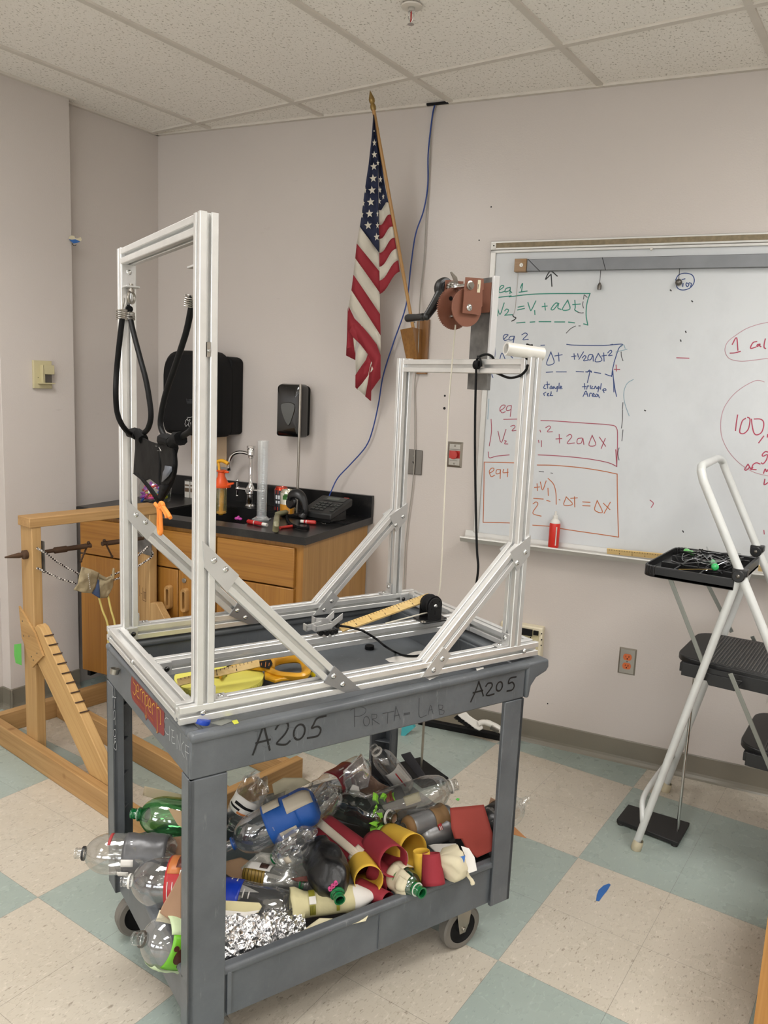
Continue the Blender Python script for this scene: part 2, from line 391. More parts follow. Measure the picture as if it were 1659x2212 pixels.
b.box((-3.305, 1.905, CEIL-.004), (-3.285, 2.262, CEIL+.006)); b.box((CX, 1.885, CEIL-.004), (-3.285, 1.905, CEIL+.006)); b.box((CX, 2.262, CEIL-.004), (-3.285, 2.282, CEIL+.006))
struct('trim_2', b, M['grid'], smooth=False)
# dark opening where one tile sits short of the wall
b = MB(); p = onwall(926, 226); q = onwall(972, 221)
b.obox(wp((p-W0).dot(WT), CEIL-.0052, .012), WT*((q-p).dot(WT)), WN*.014, UP*.008); struct('trim_3', b, M['blackm'], smooth=False)
# ceiling troffers (the room's lamps); one is close enough in front of the frame to give the wall its sheen
em = NT('lamp_diffuser'); em.t.nodes.remove(em.p); e_ = em.n('ShaderNodeEmission', i_Color=(1, .975, .945, 1), i_Strength=LAMP); em.l(e_.outputs[0], em.out.inputs[0]); M['lamp'] = em.m
LN = {-.298-.6096*3: 'left', -.298+.6096: 'middle', -.298+.6096*5: 'right'}
for cx, nx in LN.items():
    for cy, ny in ((.934, 'nearest the whiteboard wall'), (-1.504, 'in the middle of the room'), (-3.943, 'at the far end of the room')):
        if nx == 'middle': cy += 1.2192        # this row is staggered by one tile
        t = thing('ceiling_light', (cx, cy, CEIL-.01), f'recessed fluorescent ceiling light in the {nx} row, {ny}', 'ceiling light', 'recessed ceiling lights')
        b = MB(); b.box((cx-.30, cy-.60, CEIL-.004), (cx+.30, cy+.60, CEIL+.004)); b.build('frame', M['grid'], t)
        b = MB(); b.box((cx-.26, cy-.56, CEIL-.012), (cx+.26, cy+.56, CEIL-.005)); b.build('diffuser', M['lamp'], t)
        la_ = bpy.data.lights.new('lamp_tube', 'AREA'); la_.shape = 'RECTANGLE'; la_.size = .5; la_.size_y = 1.1; la_.energy = LOUVRE; la_.spread = math.radians(135); la_.color = (1, .975, .945)
        lo_ = bpy.data.objects.new('lamp_tube', la_); C.objects.link(lo_); lo_.parent = t; lo_.location = (0, 0, -.004)
# unseen glowing panels added behind the camera to lift ceiling and walls
wm = NT('fill_glow'); wm.t.nodes.remove(wm.p); e2_ = wm.n('ShaderNodeEmission', i_Color=(.93, .96, 1, 1), i_Strength=FILL); wm.l(e2_.outputs[0], wm.out.inputs[0])
for i, x in enumerate((-1.9, .3, 2.4)):
    b = MB(); b.box((x-.8, BY+.002, .95), (x+.8, BY+.012, 2.25)); struct('window_%d' % (i+1), b, wm.m)  # glowing fill panel, added for its light
    b = MB(); b.box((x-.86, BY, .89), (x+.86, BY+.04, .95)); b.box((x-.86, BY, 2.25), (x+.86, BY+.04, 2.31)); b.box((x-.86, BY, .95), (x-.8, BY+.04, 2.25)); b.box((x+.8, BY, .95), (x+.86, BY+.04, 2.25)); b.box((x-.02, BY+.012, .95), (x+.02, BY+.03, 2.25)); struct('trim_%d' % (i+5), b, M['white'])  # frame and middle bar around each added panel
# marks and drill holes on the back wall
b = MB()
for px, py, r in ((960, 882, 4), (961, 855, 3), (1035, 519, 2), (1061, 447, 2), (1183, 1520, 2), (780, 795, 2), (1152, 1455, 2), (1440, 1630, 1.5)):
    c0 = onwall(px, py, .0006); b.cyl(c0, c0+WN*.0005, r*.0016, 8)
struct('trim_4', b, M['blackm'])

# ================================================================== service cart
crt = thing('utility_cart', cp(.47, .3, 0), 'grey two-shelf plastic utility cart carrying the aluminium frame and a lower tray of bottles', 'cart')
def ctray(b, s0, s1, t0, t1, zt, zb, floor, th=.012, rim=.02, lip=.016, flare=0):
    for (a, c) in (((s0, t0, zb), (s1, t0+th, zt)), ((s0, t1-th, zb), (s1, t1, zt)), ((s0, t0+th, zb), (s0+th, t1-th, zt)), ((s1-th, t0+th, zb), (s1, t1-th, zt))):
        b.fbox(cp, a, c)
    b.fbox(cp, (s0+th, t0+th, floor-.01), (s1-th, t1-th, floor))
b = MB(); ctray(b, .001, .937, .001, .641, .822, .735, .752)
b.build('top_shelf', M['cart'], crt, bevel=.004)
# rolled rim of the top shelf, longer on the handle side
def ring(b, s0, s1, t0, t1, z0, z1, w):
    b.fbox(cp, (s0, t0, z0), (s1, t0+w, z1)); b.fbox(cp, (s0, t1-w, z0), (s1, t1, z1)); b.fbox(cp, (s0, t0+w, z0), (s0+w, t1-w, z1)); b.fbox(cp, (s1-w, t0+w, z0), (s1, t1-w, z1))
b = MB(); ring(b, .0, .96, -.007, .649, .816, .8352, .032); b.build('rim', M['cart'], crt, bevel=.008, seg=3)
b = MB()
pf = [(.937, .735), (.937, .8345), (1.015, .8345), (1.018, .812), (1.008, .80), (.972, .788), (.955, .768), (.949, .735)]
b.prism([cp(s, -.007, z) for s, z in pf], CT*.656); b.build('handle_end', M['cart'], crt, bevel=.006, seg=3)
b = MB(); b.fbox(cp, (.10, .18, .752), (.86, .5, .7535)); b.build('shelf_mat', M['cart'], crt)
b = MB(); ctray(b, .012, .921, .012, .615, .262, .14, .165)
for s in (.5,): b.fbox(cp, (s-.001, .008, .145), (s+.001, .012, .24))
b.fbox(cp, (.09, .002, .15), (.10, .012, .255)); b.fbox(cp, (.868, .002, .15), (.877, .012, .25))
b.build('bottom_shelf', M['cart'], crt, bevel=.004)
b = MB(); ring(b, .0, .925, .004, .623, .247, .267, .028); b.build('rim', M['cart'], crt, bevel=.007, seg=3)
# legs: hollow corner posts
def leg(s0, s1, t0, t1, sdir, tdir, zt=.734, zb=.135):
    b = MB(); w = .012
    sa, sb = (s0, s0+w) if sdir > 0 else (s1-w, s1)
    ta, tb = (t0, t0+w) if tdir > 0 else (t1-w, t1)
    b.fbox(cp, (s0, ta, zb), (s1, tb, zt)); b.fbox(cp, (sa, t0, zb), (sb, t1, zt))
    # inner flange and ribs
    ti, to = (t1, t0) if tdir > 0 else (t0, t1); so, si = (s0, s1) if sdir > 0 else (s1, s0)
    if tdir < 0: b.fbox(cp, (min(so, so+sdir*.028), t0, zb), (max(so, so+sdir*.028), t0+.01, zt))
    for z in (.36, .46, .56, .66): b.prism([cp(so, to, z), cp(si-sdir*.002, to, z), cp(so+sdir*.01, ti, z)], UP*.004)
    b.build('leg', M['cart'], crt, bevel=.003)
leg(0, .083, 0, .05, 1, 1); leg(0, .066, .572, .64, 1, -1); leg(.868, .938, 0, .05, -1, 1); leg(.868, .938, .572, .64, -1, -1)
for s, t_, z0 in ((.06, .06, 0), (.81, .06, 0), (.81, .56, 0), (.06, .56, 0)):
    b = MB(); c0 = cp(s, t_, .0635); ax = CT
    b.lathe(c0 - ax*.016, ax, [(0, .044), (0, .058), (.004, .0635), (.028, .0635), (.032, .058), (.032, .044)], 32)
    w = b.build('caster_wheel', M['rubber'], crt)
    b = MB(); b.lathe(c0-ax*.014, ax, [(0, .0), (0, .016), (.006, .018), (.006, .036), (0, .045), (.028, .045), (.022, .036), (.022, .018), (.028, .016), (.028, 0)], 24); b.build('hub', M['blackm'], w)
    b = MB(); b.fbox(cp, (s-.03, t_-.03, .128), (s+.03, t_+.03, .14))
    for k in (-1, 1): b.prism([cp(s-.028, t_+k*.02, .13), cp(s+.028, t_+k*.02, .13), cp(s+.02, t_+k*.02, .075), cp(s+.008, t_+k*.02, .05), cp(s-.012, t_+k*.02, .05)], CT*.003)
    b.cyl(cp(s, t_-.025, .0635), cp(s, t_+.025, .0635), .006, 10)
    b.build('caster_fork', M['steelp'], crt, bevel=.001)

# ================================================================== aluminium test frame on the cart
frm = thing('aluminium_frame', fp(.5, .3, .842), 'tall slotted aluminium frame on top of the grey cart with uprights at both ends', 'frame')
W_ = .0381
def tsec(h=W_/2):
    q = [(-h+.0015, h), (-.0055, h), (-.0042, h-.0012), (-.0042, h-.0035), (-.0098, h-.0035), (-.0045, h-.0105), (.0045, h-.0105), (.0098, h-.0035), (.0042, h-.0035), (.0045, h-.0012), (.0055, h), (h-.0015, h)]
    out = []
    for k in range(4):
        a = -PI/2*k; out += [(x*math.cos(a)-y*math.sin(a), x*math.sin(a)+y*math.cos(a)) for x, y in q]
    return out
TS = tsec()
def extr(name, p0, p1, up, parent=frm, m_=None):
    p0, p1 = Vector(p0), Vector(p1); d = (p1-p0).normalized(); up = Vector(up); y = (up-d*up.dot(d)).normalized(); x = y.cross(d)
    b = MB(); b.prism([p0 + x*u + y*v for u, v in TS], p1-p0); return b.build(name, M['alu'], parent, smooth=False)
h = W_/2; ZB = .842+h; ZT = .842+W_
extr('long_rail', fp(0, h, ZB), fp(1.0, h, ZB), UP); extr('long_rail', fp(0, .615-h, ZB), fp(1.0, .615-h, ZB), UP)
extr('short_rail', fp(h, W_, ZB), fp(h, .615-W_, ZB), UP); extr('short_rail', fp(1-h, W_, ZB), fp(1-h, .615-W_, ZB), UP)
extr('middle_rail', fp(W_, .303, ZB), fp(1-W_, .303, ZB), UP)
extr('upright', fp(.055, h, ZT), fp(.055, h, 1.864), FP); extr('upright', fp(.055, .615-h, ZT), fp(.055, .615-h, 1.864), FP)
extr('upright', fp(.917, h, ZT), fp(.917, h, 1.640), FP); extr('upright', fp(.917, .615-h, ZT), fp(.917, .615-h, 1.640), FP)
extr('crossbar', fp(.055, W_, 1.862-h), fp(.055, .615-W_, 1.862-h), UP); extr('crossbar', fp(.917, W_, 1.636-h), fp(.917, .615-W_, 1.636-h), UP)
def bolt(c, n, r=.0065, parent=frm, m_='steel', name='bolt'):
    c, n = Vector(c), Vector(n).normalized(); b = MB()
    b.lathe(c, n, [(0, r*1.05), (.001, r*1.05), (.003, r*.8), (.0042, r*.45), (.0042, r*.3), (.002, r*.28), (.002, 0)], 14); return b.build(name, M[m_], parent)
def brace(q0, mirror):
    # centre line of a 45 degree strut between a long rail and an upright
    qc = q0+h; fx = (lambda p: p) if not mirror else (lambda p: p)
    if not mirror: a, c_ = (.074, 1.171), (.365, .880)
    else: a, c_ = (.898, 1.133), (.645, .880)
    # beam with mitred ends: parallelogram outline extruded
    w = W_*math.sqrt(2)/2
    sg = 1 if not mirror else -1
    top = [(a[0], a[1]-w), (a[0], a[1]+w)]; bot = [(c_[0]+w, c_[1]), (c_[0]-w, c_[1])]
    d = Vector((c_[0]-a[0], c_[1]-a[1])).normalized()
    # split section in bands so that the slots show on the four faces
    b = MB(); D = (fp(c_[0], qc, c_[1]) - fp(a[0], qc, a[1])).normalized(); y = FQ.copy(); x = D.cross(y).normalized()
    if x.z < 0: x = -x
    A_ = fp(a[0], qc, a[1]); B_ = fp(c_[0], qc, c_[1])
    va = []; vb = []
    for u, v in TS:
        p = A_ + x*u + y*v
        # slide along D until it meets the upright face / the rail top
        tA = ((a[0]-(p-FO).dot(FP))/D.dot(FP)); tB = ((c_[1]-p.z)/D.z)
        va.append(b.b.verts.new(p + D*tA)); vb.append(b.b.verts.new(p + D*tB))
    n = len(va)
    b._f(va); b._f(list(reversed(vb)))
    for i in range(n): b._f([va[i], va[(i+1)%n], vb[(i+1)%n], vb[i]])
    br = b.build('brace', M['alu'], frm, smooth=False)
    # joining plates on both faces
    for face, nn in ((q0, -1), (q0+W_, 1)):
        o = face + (nn*.0002)
        if not mirror: P1 = [(.045, 1.229), (.049, 1.174), (.098, 1.117), (.124, 1.151)]; P2 = [(.334, .879), (.360, .915), (.433, .846), (.392, .845)]; bl = [(.069, 1.187), (.094, 1.166), (.358, .891), (.383, .867)]
        else: P1 = [(.939, 1.182), (.872, 1.142), (.899, 1.088), (.939, 1.128)]; P2 = [(.608, .846), (.659, .845), (.697, .890), (.671, .914)]; bl = [(.923, 1.138), (.897, 1.111), (.669, .884), (.644, .859)]
        for k, P in enumerate((P1, P2)):
            b = MB(); b.prism([fp(p, o, z) for p, z in P], FQ*(nn*.0032)); dark = (k == 1 and not mirror)
            pl = b.build('joining_plate', M['plate_dk'] if dark else M['plate'], frm, smooth=False)
        for p, z in bl: bolt(fp(p, o+nn*.0032, z), FQ*nn)
for q0 in (0, .615-W_): brace(q0, False); brace(q0, True)
# corner angle brackets
def angle_br(p, q, dp, dq, z=ZT, up=True, L=.034, w=.03):
    """L bracket: one leg on the rail top, the other on the upright or rail side"""
    b = MB(); a = Vector((0,0,0))
    o = fp(p, q, z); u = (FP*dp + FQ*dq).normalized(); s = u.cross(UP)
    b.obox(o - s*w/2, u*L, s*w, UP*.004); b.obox(o - s*w/2, u*.004, s*w, UP*L)
    br = b.build('angle_bracket', M['plate'], frm, bevel=.0008)
    bolt(o + u*L*.6 + UP*.004, UP); bolt(o + u*.004 + UP*L*.62, u)
angle_br(.0745, h, 1, 0); angle_br(.0745, .615-h, 1, 0); angle_br(.8975, h, -1, 0); angle_br(.8975, .615-h, -1, 0)
def flat_br(p, q, dp, dq, m_='plate'):
    # bracket on the inner sides where rails meet at right angles
    b = MB(); o = fp(p, q, .8435); u = FP*dp; v = FQ*dq
    b.obox(o, u*.034, v*.004, UP*.034); b.obox(o, u*.004, v*.034, UP*.034); b.build('angle_bracket', M[m_], frm, bevel=.0008)
    bolt(o + u*.022 + v*.004 + UP*.017, v, m_='blacks'); bolt(o + v*.022 + u*.004 + UP*.017, u, m_='blacks')
flat_br(W_, W_, 1, 1); flat_br(W_, .615-W_, 1, -1); flat_br(1-W_, W_, -1, 1); flat_br(1-W_, .615-W_, -1, -1)
flat_br(W_, .303-h, 1, -1); flat_br(W_, .303+h, 1, 1); flat_br(1-W_, .303-h, -1, -1); flat_br(1-W_, .303+h, -1, 1)
# hanging brackets and eye bolts under the near crossbar
def hanger(q, dq):
    b = MB(); o = fp(.055, q, 1.80); u = FQ*dq; s = FP*.034
    b.obox(o - s/2 + UP*(-.03), s, u*.004, UP*.054); b.obox(o - s/2 + UP*(-.034), s, u*.042, UP*.004)
    b.build('hanging_bracket', M['plate'], frm, bevel=.0008)
    bolt(o + u*.004 + UP*.005, u); c0 = o + u*.024 - UP*.036
    b = MB(); b.cyl(c0+UP*.012, c0-UP*.006, .005, 12); b.cyl(c0-UP*.002, c0-UP*.008, .008, 12)
    cc = c0 - UP*.021; b.tube([cc + (FP*.75+FQ*.66)*(.014*math.cos(a)) + UP*(.014*math.sin(a)) for a in [2*PI*k/20 for k in range(20)]], .0035, 10, closed=True)
    b.build('eye_bolt', M['steelp'], frm); return cc
EYE1 = hanger(.615-W_, -1); EYE2 = hanger(W_, 1)
# small t-nut in the slot of the near upright and at the rail ends
b = MB(); b.fbox(fp, (.0515, -.0008, 1.594), (.0585, .004, 1.622)); b.build('slot_nut', M['steelp'], frm); bolt(fp(.055, -.0012, 1.606), -FQ, .0035)
bolt(fp(.05, -.0004, .862), -FQ, .006); bolt(fp(.95, -.0004, .862), -FQ, .006); bolt(fp(-.0004, .36, .862), -FP, .006)
# ================================================================== whiteboard
ALUW = mat('pale_anodised_trim', 'c9c7c2', .4, .5); CORK = mat('tan_cork_strip', '8f8168', .8, var=.15, nsc=60)
def board_mat():
    t = NT('dry_erase_board'); g = t.n('ShaderNodeNewGeometry').outputs['Position']
    mp = t.n('ShaderNodeMapping'); t.l(g, mp.inputs[0]); mp.inputs['Scale'].default_value = (2, 2, 1.4); mp.inputs['Rotation'].default_value = (.3, .6, 0)
    a = t.n('ShaderNodeTexNoise', i_Vector=mp.outputs[0], i_Scale=2.2, i_Detail=7.0, i_Roughness=.65).outputs[0]
    c = t.mix(t.ramp(a, [(.5, (0,0,0,1)), (.75, (.22,.22,.22,1))]), lin('cbced0'), lin('a3a6a8'))
    t.l(c, t.p.inputs['Base Color']); t.p.inputs['Roughness'].default_value = .28; t.p.inputs['Specular IOR Level'].default_value = .4; return t.m
M['board'] = board_mat()
wb = thing('whiteboard', wp(.9, .9, .01), 'large wall-mounted whiteboard covered with handwritten equations', 'whiteboard')
S0 = (onwall(1066, 545, .02)-W0).dot(WT); S1 = 3.2; ZT2 = 2.135; ZB2 = .925
b = MB(); b.obox(wp(S0+.01, ZB2, .001), WT*(S1-S0-.02), WN*.014, UP*(ZT2-ZB2)); b.build('writing_surface', M['board'], wb)
b = MB(); b.obox(wp(S0-.012, ZB2, .001), WT*.024, WN*.022, UP*(ZT2-ZB2)); b.obox(wp(S1-.02, ZB2, .001), WT*.024, WN*.022, UP*(ZT2-ZB2)); b.obox(wp(S0-.012, ZT2-.012, .001), WT*(S1-S0+.02), WN*.022, UP*.012); b.build('frame', ALUW, wb, bevel=.002)
b = MB(); b.obox(wp(S0-.012, ZT2, .001), WT*(S1-S0+.02), WN*.026, UP*.036); b.build('map_rail', ALUW, wb, bevel=.002)
b = MB(); b.obox(wp(S0+.012, ZT2+.008, .0272), WT*(S1-S0-.03), WN*.001, UP*.02); b.build('cork_strip', CORK, wb)
b = MB(); b.obox(wp(S0-.006, ZT2+.006, .028), WT*.018, WN*.002, UP*.022); b.build('end_cap', M['white'], wb); b = MB(); b.cyl(wp(S0+.003, ZT2+.017, .03), wp(S0+.003, ZT2+.017, .0315), .003, 10); b.build('screw', M['blackm'], wb)
kb = onwall(1407, 538, .03); b = MB(); b.sphere(kb, .006); b.build('push_pin', M['white'], wb)
b = MB(); pf = [(0, .93), (.012, .93), (.016, .905), (.075, .902), (.088, .912), (.09, .906), (.078, .888), (.01, .886), (0, .895)]
b.prism([W0 + WT*(S0-.05) + WN*d + UP*z for d, z in pf], WT*(S1-S0+.07)); b.build('marker_tray', ALUW, wb, smooth=False)
# pen strokes traced where they stand on the board
def handwriting(name, strokes, col, w=.005, surf=None, parent=None, n=None, rough=.5, off=.0153, gap=9):
    surf = surf or (lambda x, y: onwall(x, y, off)); mm = mat('ink_'+col, col, rough, var=.1); groups = []
    for st in strokes:                       # words that stand apart become pieces of their own
        xs = [x for x, y in st]; ys = [y for x, y in st]; bb = [min(xs)-gap, min(ys)-gap, max(xs)+gap, max(ys)+gap]; mem = [st]; rest = []
        for g in groups:
            if bb[0] < g[0][2] and bb[2] > g[0][0] and bb[1] < g[0][3] and bb[3] > g[0][1]: bb = [min(bb[0], g[0][0]), min(bb[1], g[0][1]), max(bb[2], g[0][2]), max(bb[3], g[0][3])]; mem = g[1]+mem
            else: rest.append(g)
        groups = rest+[(bb, mem)]
    for bb, mem in groups:
        b = MB()
        for st in mem:
            pts = [surf(x, y) for x, y in st]
            if len(pts) > 2: pts = smoothpath(pts, 4)
            b.stroke(pts, w, n or WN)
        r = b.build(name, mm, parent or wb, smooth=False)
    return r
def Z5(l): return [[(1010+x/2.556, 510+y/2.556) for x, y in st] for st in l]
def Z7(l): return [[(1100+x/5.184, 540+y/5.184) for x, y in st] for st in l]
green = Z7([[(125,425),(150,372),(138,465)],[(112,474),(200,460)],[(0,525),(200,500),(400,490),(700,488),(905,488)],[(905,488),(880,560),(865,640),(862,740),(880,840)],[(880,840),(835,828)],[(85,817),(175,810)],[(235,808),(285,805)],[(335,803),(465,803)],[(510,806),(620,806)],[(665,808),(730,816)],
 [(100,640),(165,628)],[(95,672),(170,655)],[(210,590),(235,668),(250,670),(298,572)],[(285,680),(288,722)],[(370,635),(425,628)],[(398,598),(405,672)],[(555,600),(520,595),(480,640),(470,668),(500,665),(550,605),(545,650),(580,665)],[(655,562),(595,668),(680,660),(655,562)],[(735,565),(740,640),(735,672),(770,695)],[(712,612),(795,605)]]) + Z5([[(172,300),(195,285),(200,275),(185,275),(172,300),(180,312),(205,305)],[(235,283),(212,290),(208,308),(232,300),(236,283),(234,318)],[(232,300),(244,312)],[(165,342),(163,360)],[(160,340),(240,330)],[(166,372),(166,440)],[(166,400),(180,432),(202,370)],[(206,412),(215,403),(226,408),(221,422),(206,437)],[(206,437),(226,435),(248,434)]])
handwriting('green_writing', green, '2a8b78', .0042)
handwriting('faint_black_writing', Z7([[(735,672),(770,698),(800,705)],[(810,706),(830,704)],[(838,505),(832,550)],[(828,580),(822,610),(832,650)],[(845,505),(872,530)],[(640,930),(690,880),(742,852)],[(780,850),(795,850)]]) + Z5([[(858,920),(855,955)],[(856,960),(855,1010),(850,1060)],[(858,1070),(852,1130)],[(836,1170),(830,1200),(836,1236)],[(848,640),(850,665),(858,688)],[(395,1300),(420,1302)],[(460,1308),(470,1310)]]), '4a4a4e', .003)
handwriting('black_arrow', Z7([[(478,405),(470,290),(462,278),(405,332),(460,238),(538,292)],[(40,730),(50,748),(75,760),(60,780),(30,796)]]) + Z5([[(1204,526),(1206,532)],[(1176,574),(1178,580)],[(1238,358),(1242,362)],[(978,962),(982,964)],[(1120,298),(1124,302)],[(1188,1628),(1192,1634)]]), '1f1f22', .0045)
blue = Z5([[(200,570),(215,555),(224,545),(205,545),(197,560),(205,576),(222,572)],[(258,553),(236,555),(228,572),(250,572),(259,552),(250,598)],[(300,545),(318,535),(330,545),(305,572),(335,570)],
 [(150,600),(152,640),(150,668)],[(178,680),(190,645),(208,680)],[(228,650),(248,672)],[(405,603),(425,602)],[(548,598),(590,602),(730,604),(780,602)],[(780,602),(855,597),(835,620),(808,700)],[(808,705),(800,740),(796,775)],
 [(460,640),(436,708),(478,700),(460,640)],[(502,645),(505,690)],[(482,662),(522,655)],[(575,665),(598,662)],[(588,650),(590,680)],[(615,680),(640,640)],[(608,650),(612,668)],[(634,672),(646,660),(654,668),(640,688),(662,686)],[(690,655),(672,655),(664,680),(680,682),(692,658),(694,690)],[(722,648),(704,692),(742,686),(722,648)],[(752,645),(754,690)],[(742,662),(768,658)],[(774,645),(790,630),(796,640),(778,660),(798,658)],
 [(435,752),(470,750)],[(490,750),(545,750)],[(600,748),(640,750)],[(652,750),(684,746)],[(700,752),(735,758)],[(760,762),(790,772),(802,760)],[(662,808),(676,742),(660,752)],[(676,742),(684,752)],
 [(428,820),(420,838),(432,842)],[(440,805),(442,840)],[(434,820),(452,818)],[(462,828),(454,840),(464,842),(466,830),(470,842)],[(474,842),(476,830),(484,842)],[(496,830),(488,840),(496,842),(498,830),(494,858)],[(504,842),(506,812)],[(510,838),(520,834),(514,828),(510,842),(522,842)],
 [(420,870),(424,880)],[(422,868),(432,862)],[(440,872),(448,868),(440,880),(450,882)],[(458,880),(462,860)],[(462,868),(456,880),(470,880)],
 [(634,832),(654,830)],[(646,815),(648,845)],[(658,845),(662,828),(670,828)],[(678,842),(680,826)],[(690,830),(684,842),(696,842)],[(700,842),(706,828),(712,842)],[(724,830),(716,840),(726,842),(726,832),(720,860)],[(734,845),(738,815)],[(745,850),(764,852),(760,842),(748,848),(754,864)],
 [(638,885),(654,855),(664,885)],[(644,872),(662,872)],[(672,885),(676,868),(684,868)],[(688,880),(700,876),(694,868),(688,884),(702,886)],[(712,872),(704,884),(716,886),(718,872),(728,892)],
 [(802,745),(806,800),(808,860)],[(806,790),(815,850),(823,885)],[(140,740),(134,762),(140,780)],[(790,600),(800,598)],[(1150,240),(1165,215),(1200,205),(1240,215),(1252,250),(1230,285),(1190,298),(1158,285),(1150,240)],[(1185,240),(1200,236)],[(1190,262),(1188,278)],[(1210,258),(1222,266),(1214,280),(1206,268),(1210,258)],[(1224,258),(1236,262),(1232,278)]])
handwriting('blue_writing', blue, '24427e', .0036)
handwriting('pale_blue_writing', Z5([[(915,792),(885,810),(868,840),(862,880),(870,930),(892,992)],[(820,640),(880,625)],[(848,610),(862,600),(870,620)],[(118,900),(112,1010)]]), '8aa6b4', .003)
red = Z5([[(178,965),(200,950),(208,935),(190,935),(178,955),(190,975),(208,970)],[(240,935),(220,940),(215,962),(238,958),(242,935),(236,995)],
 [(130,1012),(132,1080),(120,1158)],[(114,1192),(120,1224),(160,1215),(230,1208)],[(168,1078),(186,1140),(212,1068)],[(238,1050),(256,1045),(262,1055),(245,1075),(272,1072)],[(205,1130),(214,1132),(204,1146),(222,1148)],[(270,1100),(280,1100)],[(270,1120),(280,1120)],
 [(200,1012),(290,1010)],[(405,1018),(500,1022),(640,1032),(780,1042),(822,1058),(828,1120),(826,1200),(824,1272)],[(390,1208),(480,1212),(600,1222),(700,1235),(780,1252),(824,1272)],[(824,1272),(818,1180)],
 [(400,1072),(404,1082)],[(432,1058),(450,1048),(458,1058),(440,1080),(468,1080)],[(392,1128),(394,1140)],[(408,1130),(408,1162)],
 [(488,1120),(520,1118)],[(506,1095),(508,1142)],[(548,1105),(565,1095),(575,1108),(550,1145),(590,1142)],[(630,1115),(608,1120),(606,1145),(628,1142),(636,1115),(642,1150)],[(688,1100),(670,1155),(708,1152),(688,1100)],[(728,1110),(762,1160)],[(760,1118),(738,1172)],
 [(810,735),(840,736)],[(820,712),(822,745)],[(1155,672),(1222,674)],[(1008,1458),(1026,1475),(1014,1498)],[(1562,1640),(1568,1656)],[(1636,1625),(1638,1645)]])
handwriting('red_writing', red, 'a8465a', .0034)
def Z8(l): return [[(1540+x/5.53, 680+y/5.53) for x, y in st] for st in l]
handwriting('crimson_writing', Z8([[(232,352),(282,272),(298,422)],[(207,458),(260,455),(326,438)],[(522,320),(480,332),(450,385),(458,402),(512,385)],[(560,350),(530,358),(528,378),(556,362),(562,350),(560,372),(572,380)],[(625,290),(612,350),(612,392),(628,402)],
 [(295,1198),(280,1290),(270,1382)],[(388,1238),(350,1270),(322,1370),(326,1412),(370,1418),(420,1370),(440,1290),(440,1240),(415,1225)],[(460,1248),(470,1330),(490,1410),(525,1435),(580,1405),(606,1330),(600,1270),(560,1245),(495,1245)],[(606,1450),(548,1528)],
 [(658,1640),(625,1635),(590,1670),(600,1690),(650,1670),(640,1730),(600,1780),(580,1770)],[(415,1790),(380,1845),(400,1855),(435,1820),(420,1785)],[(442,1822),(458,1850),(475,1822)],[(460,1845),(515,1850)],[(562,1782),(520,1768),(480,1790),(462,1835)],
 [(605,1892),(625,1840),(640,1875),(658,1850)],[(620,1965),(612,2030),(658,2005)],[(655,1430),(650,1460)]]), 'b03a55', .0042)
handwriting('faint_red_circles', Z8([[(658,90),(540,115),(400,165),(280,240),(180,320),(145,400),(155,470),(210,530),(340,555),(500,540),(658,520)],[(612,802),(560,785),(500,790),(380,850),(250,950),(150,1080),(105,1200),(92,1330),(110,1470),(180,1620),(280,1740),(380,1820),(500,1885),(658,1925)]]), 'bb8f99', .0026)
orng = Z5([[(92,1248),(90,1400),(86,1580)],[(86,1580),(160,1582),(238,1584)],[(92,1248),(180,1250),(258,1252)],[(385,1264),(480,1266),(620,1278),(740,1296),(826,1314)],[(826,1314),(828,1480),(834,1660)],[(360,1596),(450,1602)],[(510,1614),(600,1628),(720,1645),(834,1662)],
 [(122,1308),(140,1298),(146,1284),(132,1282),(120,1300),(130,1328),(150,1320)],[(182,1290),(162,1290),(158,1312),(178,1308),(182,1288),(180,1338)],[(200,1288),(196,1306),(224,1304)],[(222,1286),(220,1328)],
 [(370,1388),(398,1385)],[(384,1368),(386,1405)],[(402,1358),(414,1402),(434,1352)],[(444,1392),(446,1432)],[(445,1338),(475,1370),(488,1420),(490,1480)],[(365,1448),(418,1452)],[(438,1460),(455,1464)],[(362,1478),(378,1468),(388,1482),(360,1530),(406,1546)],[(506,1455),(510,1457)],
 [(545,1440),(532,1485),(580,1480),(545,1440)],[(590,1440),(592,1495)],[(570,1448),(606,1445)],[(636,1468),(676,1470)],[(636,1488),(676,1490)],[(716,1460),(702,1512),(745,1525),(716,1460)],[(750,1475),(786,1510)],[(788,1470),(754,1530)]])
handwriting('orange_writing', orng, 'c06a3a', .0036)
# ruled black meter bar with a wooden end block fixed to the board
bar = thing('slide_rail', onwall(1400, 575, .03), 'long grey taped bar with a wooden end block, mounted along the whiteboard top', 'rail')
GT = mat('grey_duct_tape', '7f8184', .38, .35, var=.1, nsc=9)
z0 = onwall(1150, 573, .035).z; sA = (onwall(1138, 572, .035)-W0).dot(WT)
b = MB(); b.obox(wp(sA, z0-.024, .016), WT*(S1-.3-sA), WN*.022, UP*.048); b.build('bar', GT, bar, bevel=.002)
b = MB(); sB = (onwall(1112, 572, .04)-W0).dot(WT); b.obox(wp(sB, z0-.026, .016), WT*.05, WN*.03, UP*.052); b.build('end_block', wood_mat('block_wood', 'a0805a', '8a6a44', WT, .6, dark=''), bar, bevel=.001)
b = MB(); b.lathe(wp(sB+.03, z0, .046), WN, [(0, .009), (.002, .008), (.002, .003), (.004, .0028), (.004, 0)], 14); b.build('screw', M['steelp'], bar)
handwriting('pen_marks', Z7([[(212,105),(280,175),(340,235)],[(1043,88),(1060,150),(1078,220)]]), '17171a', .003, parent=bar, off=.0384)
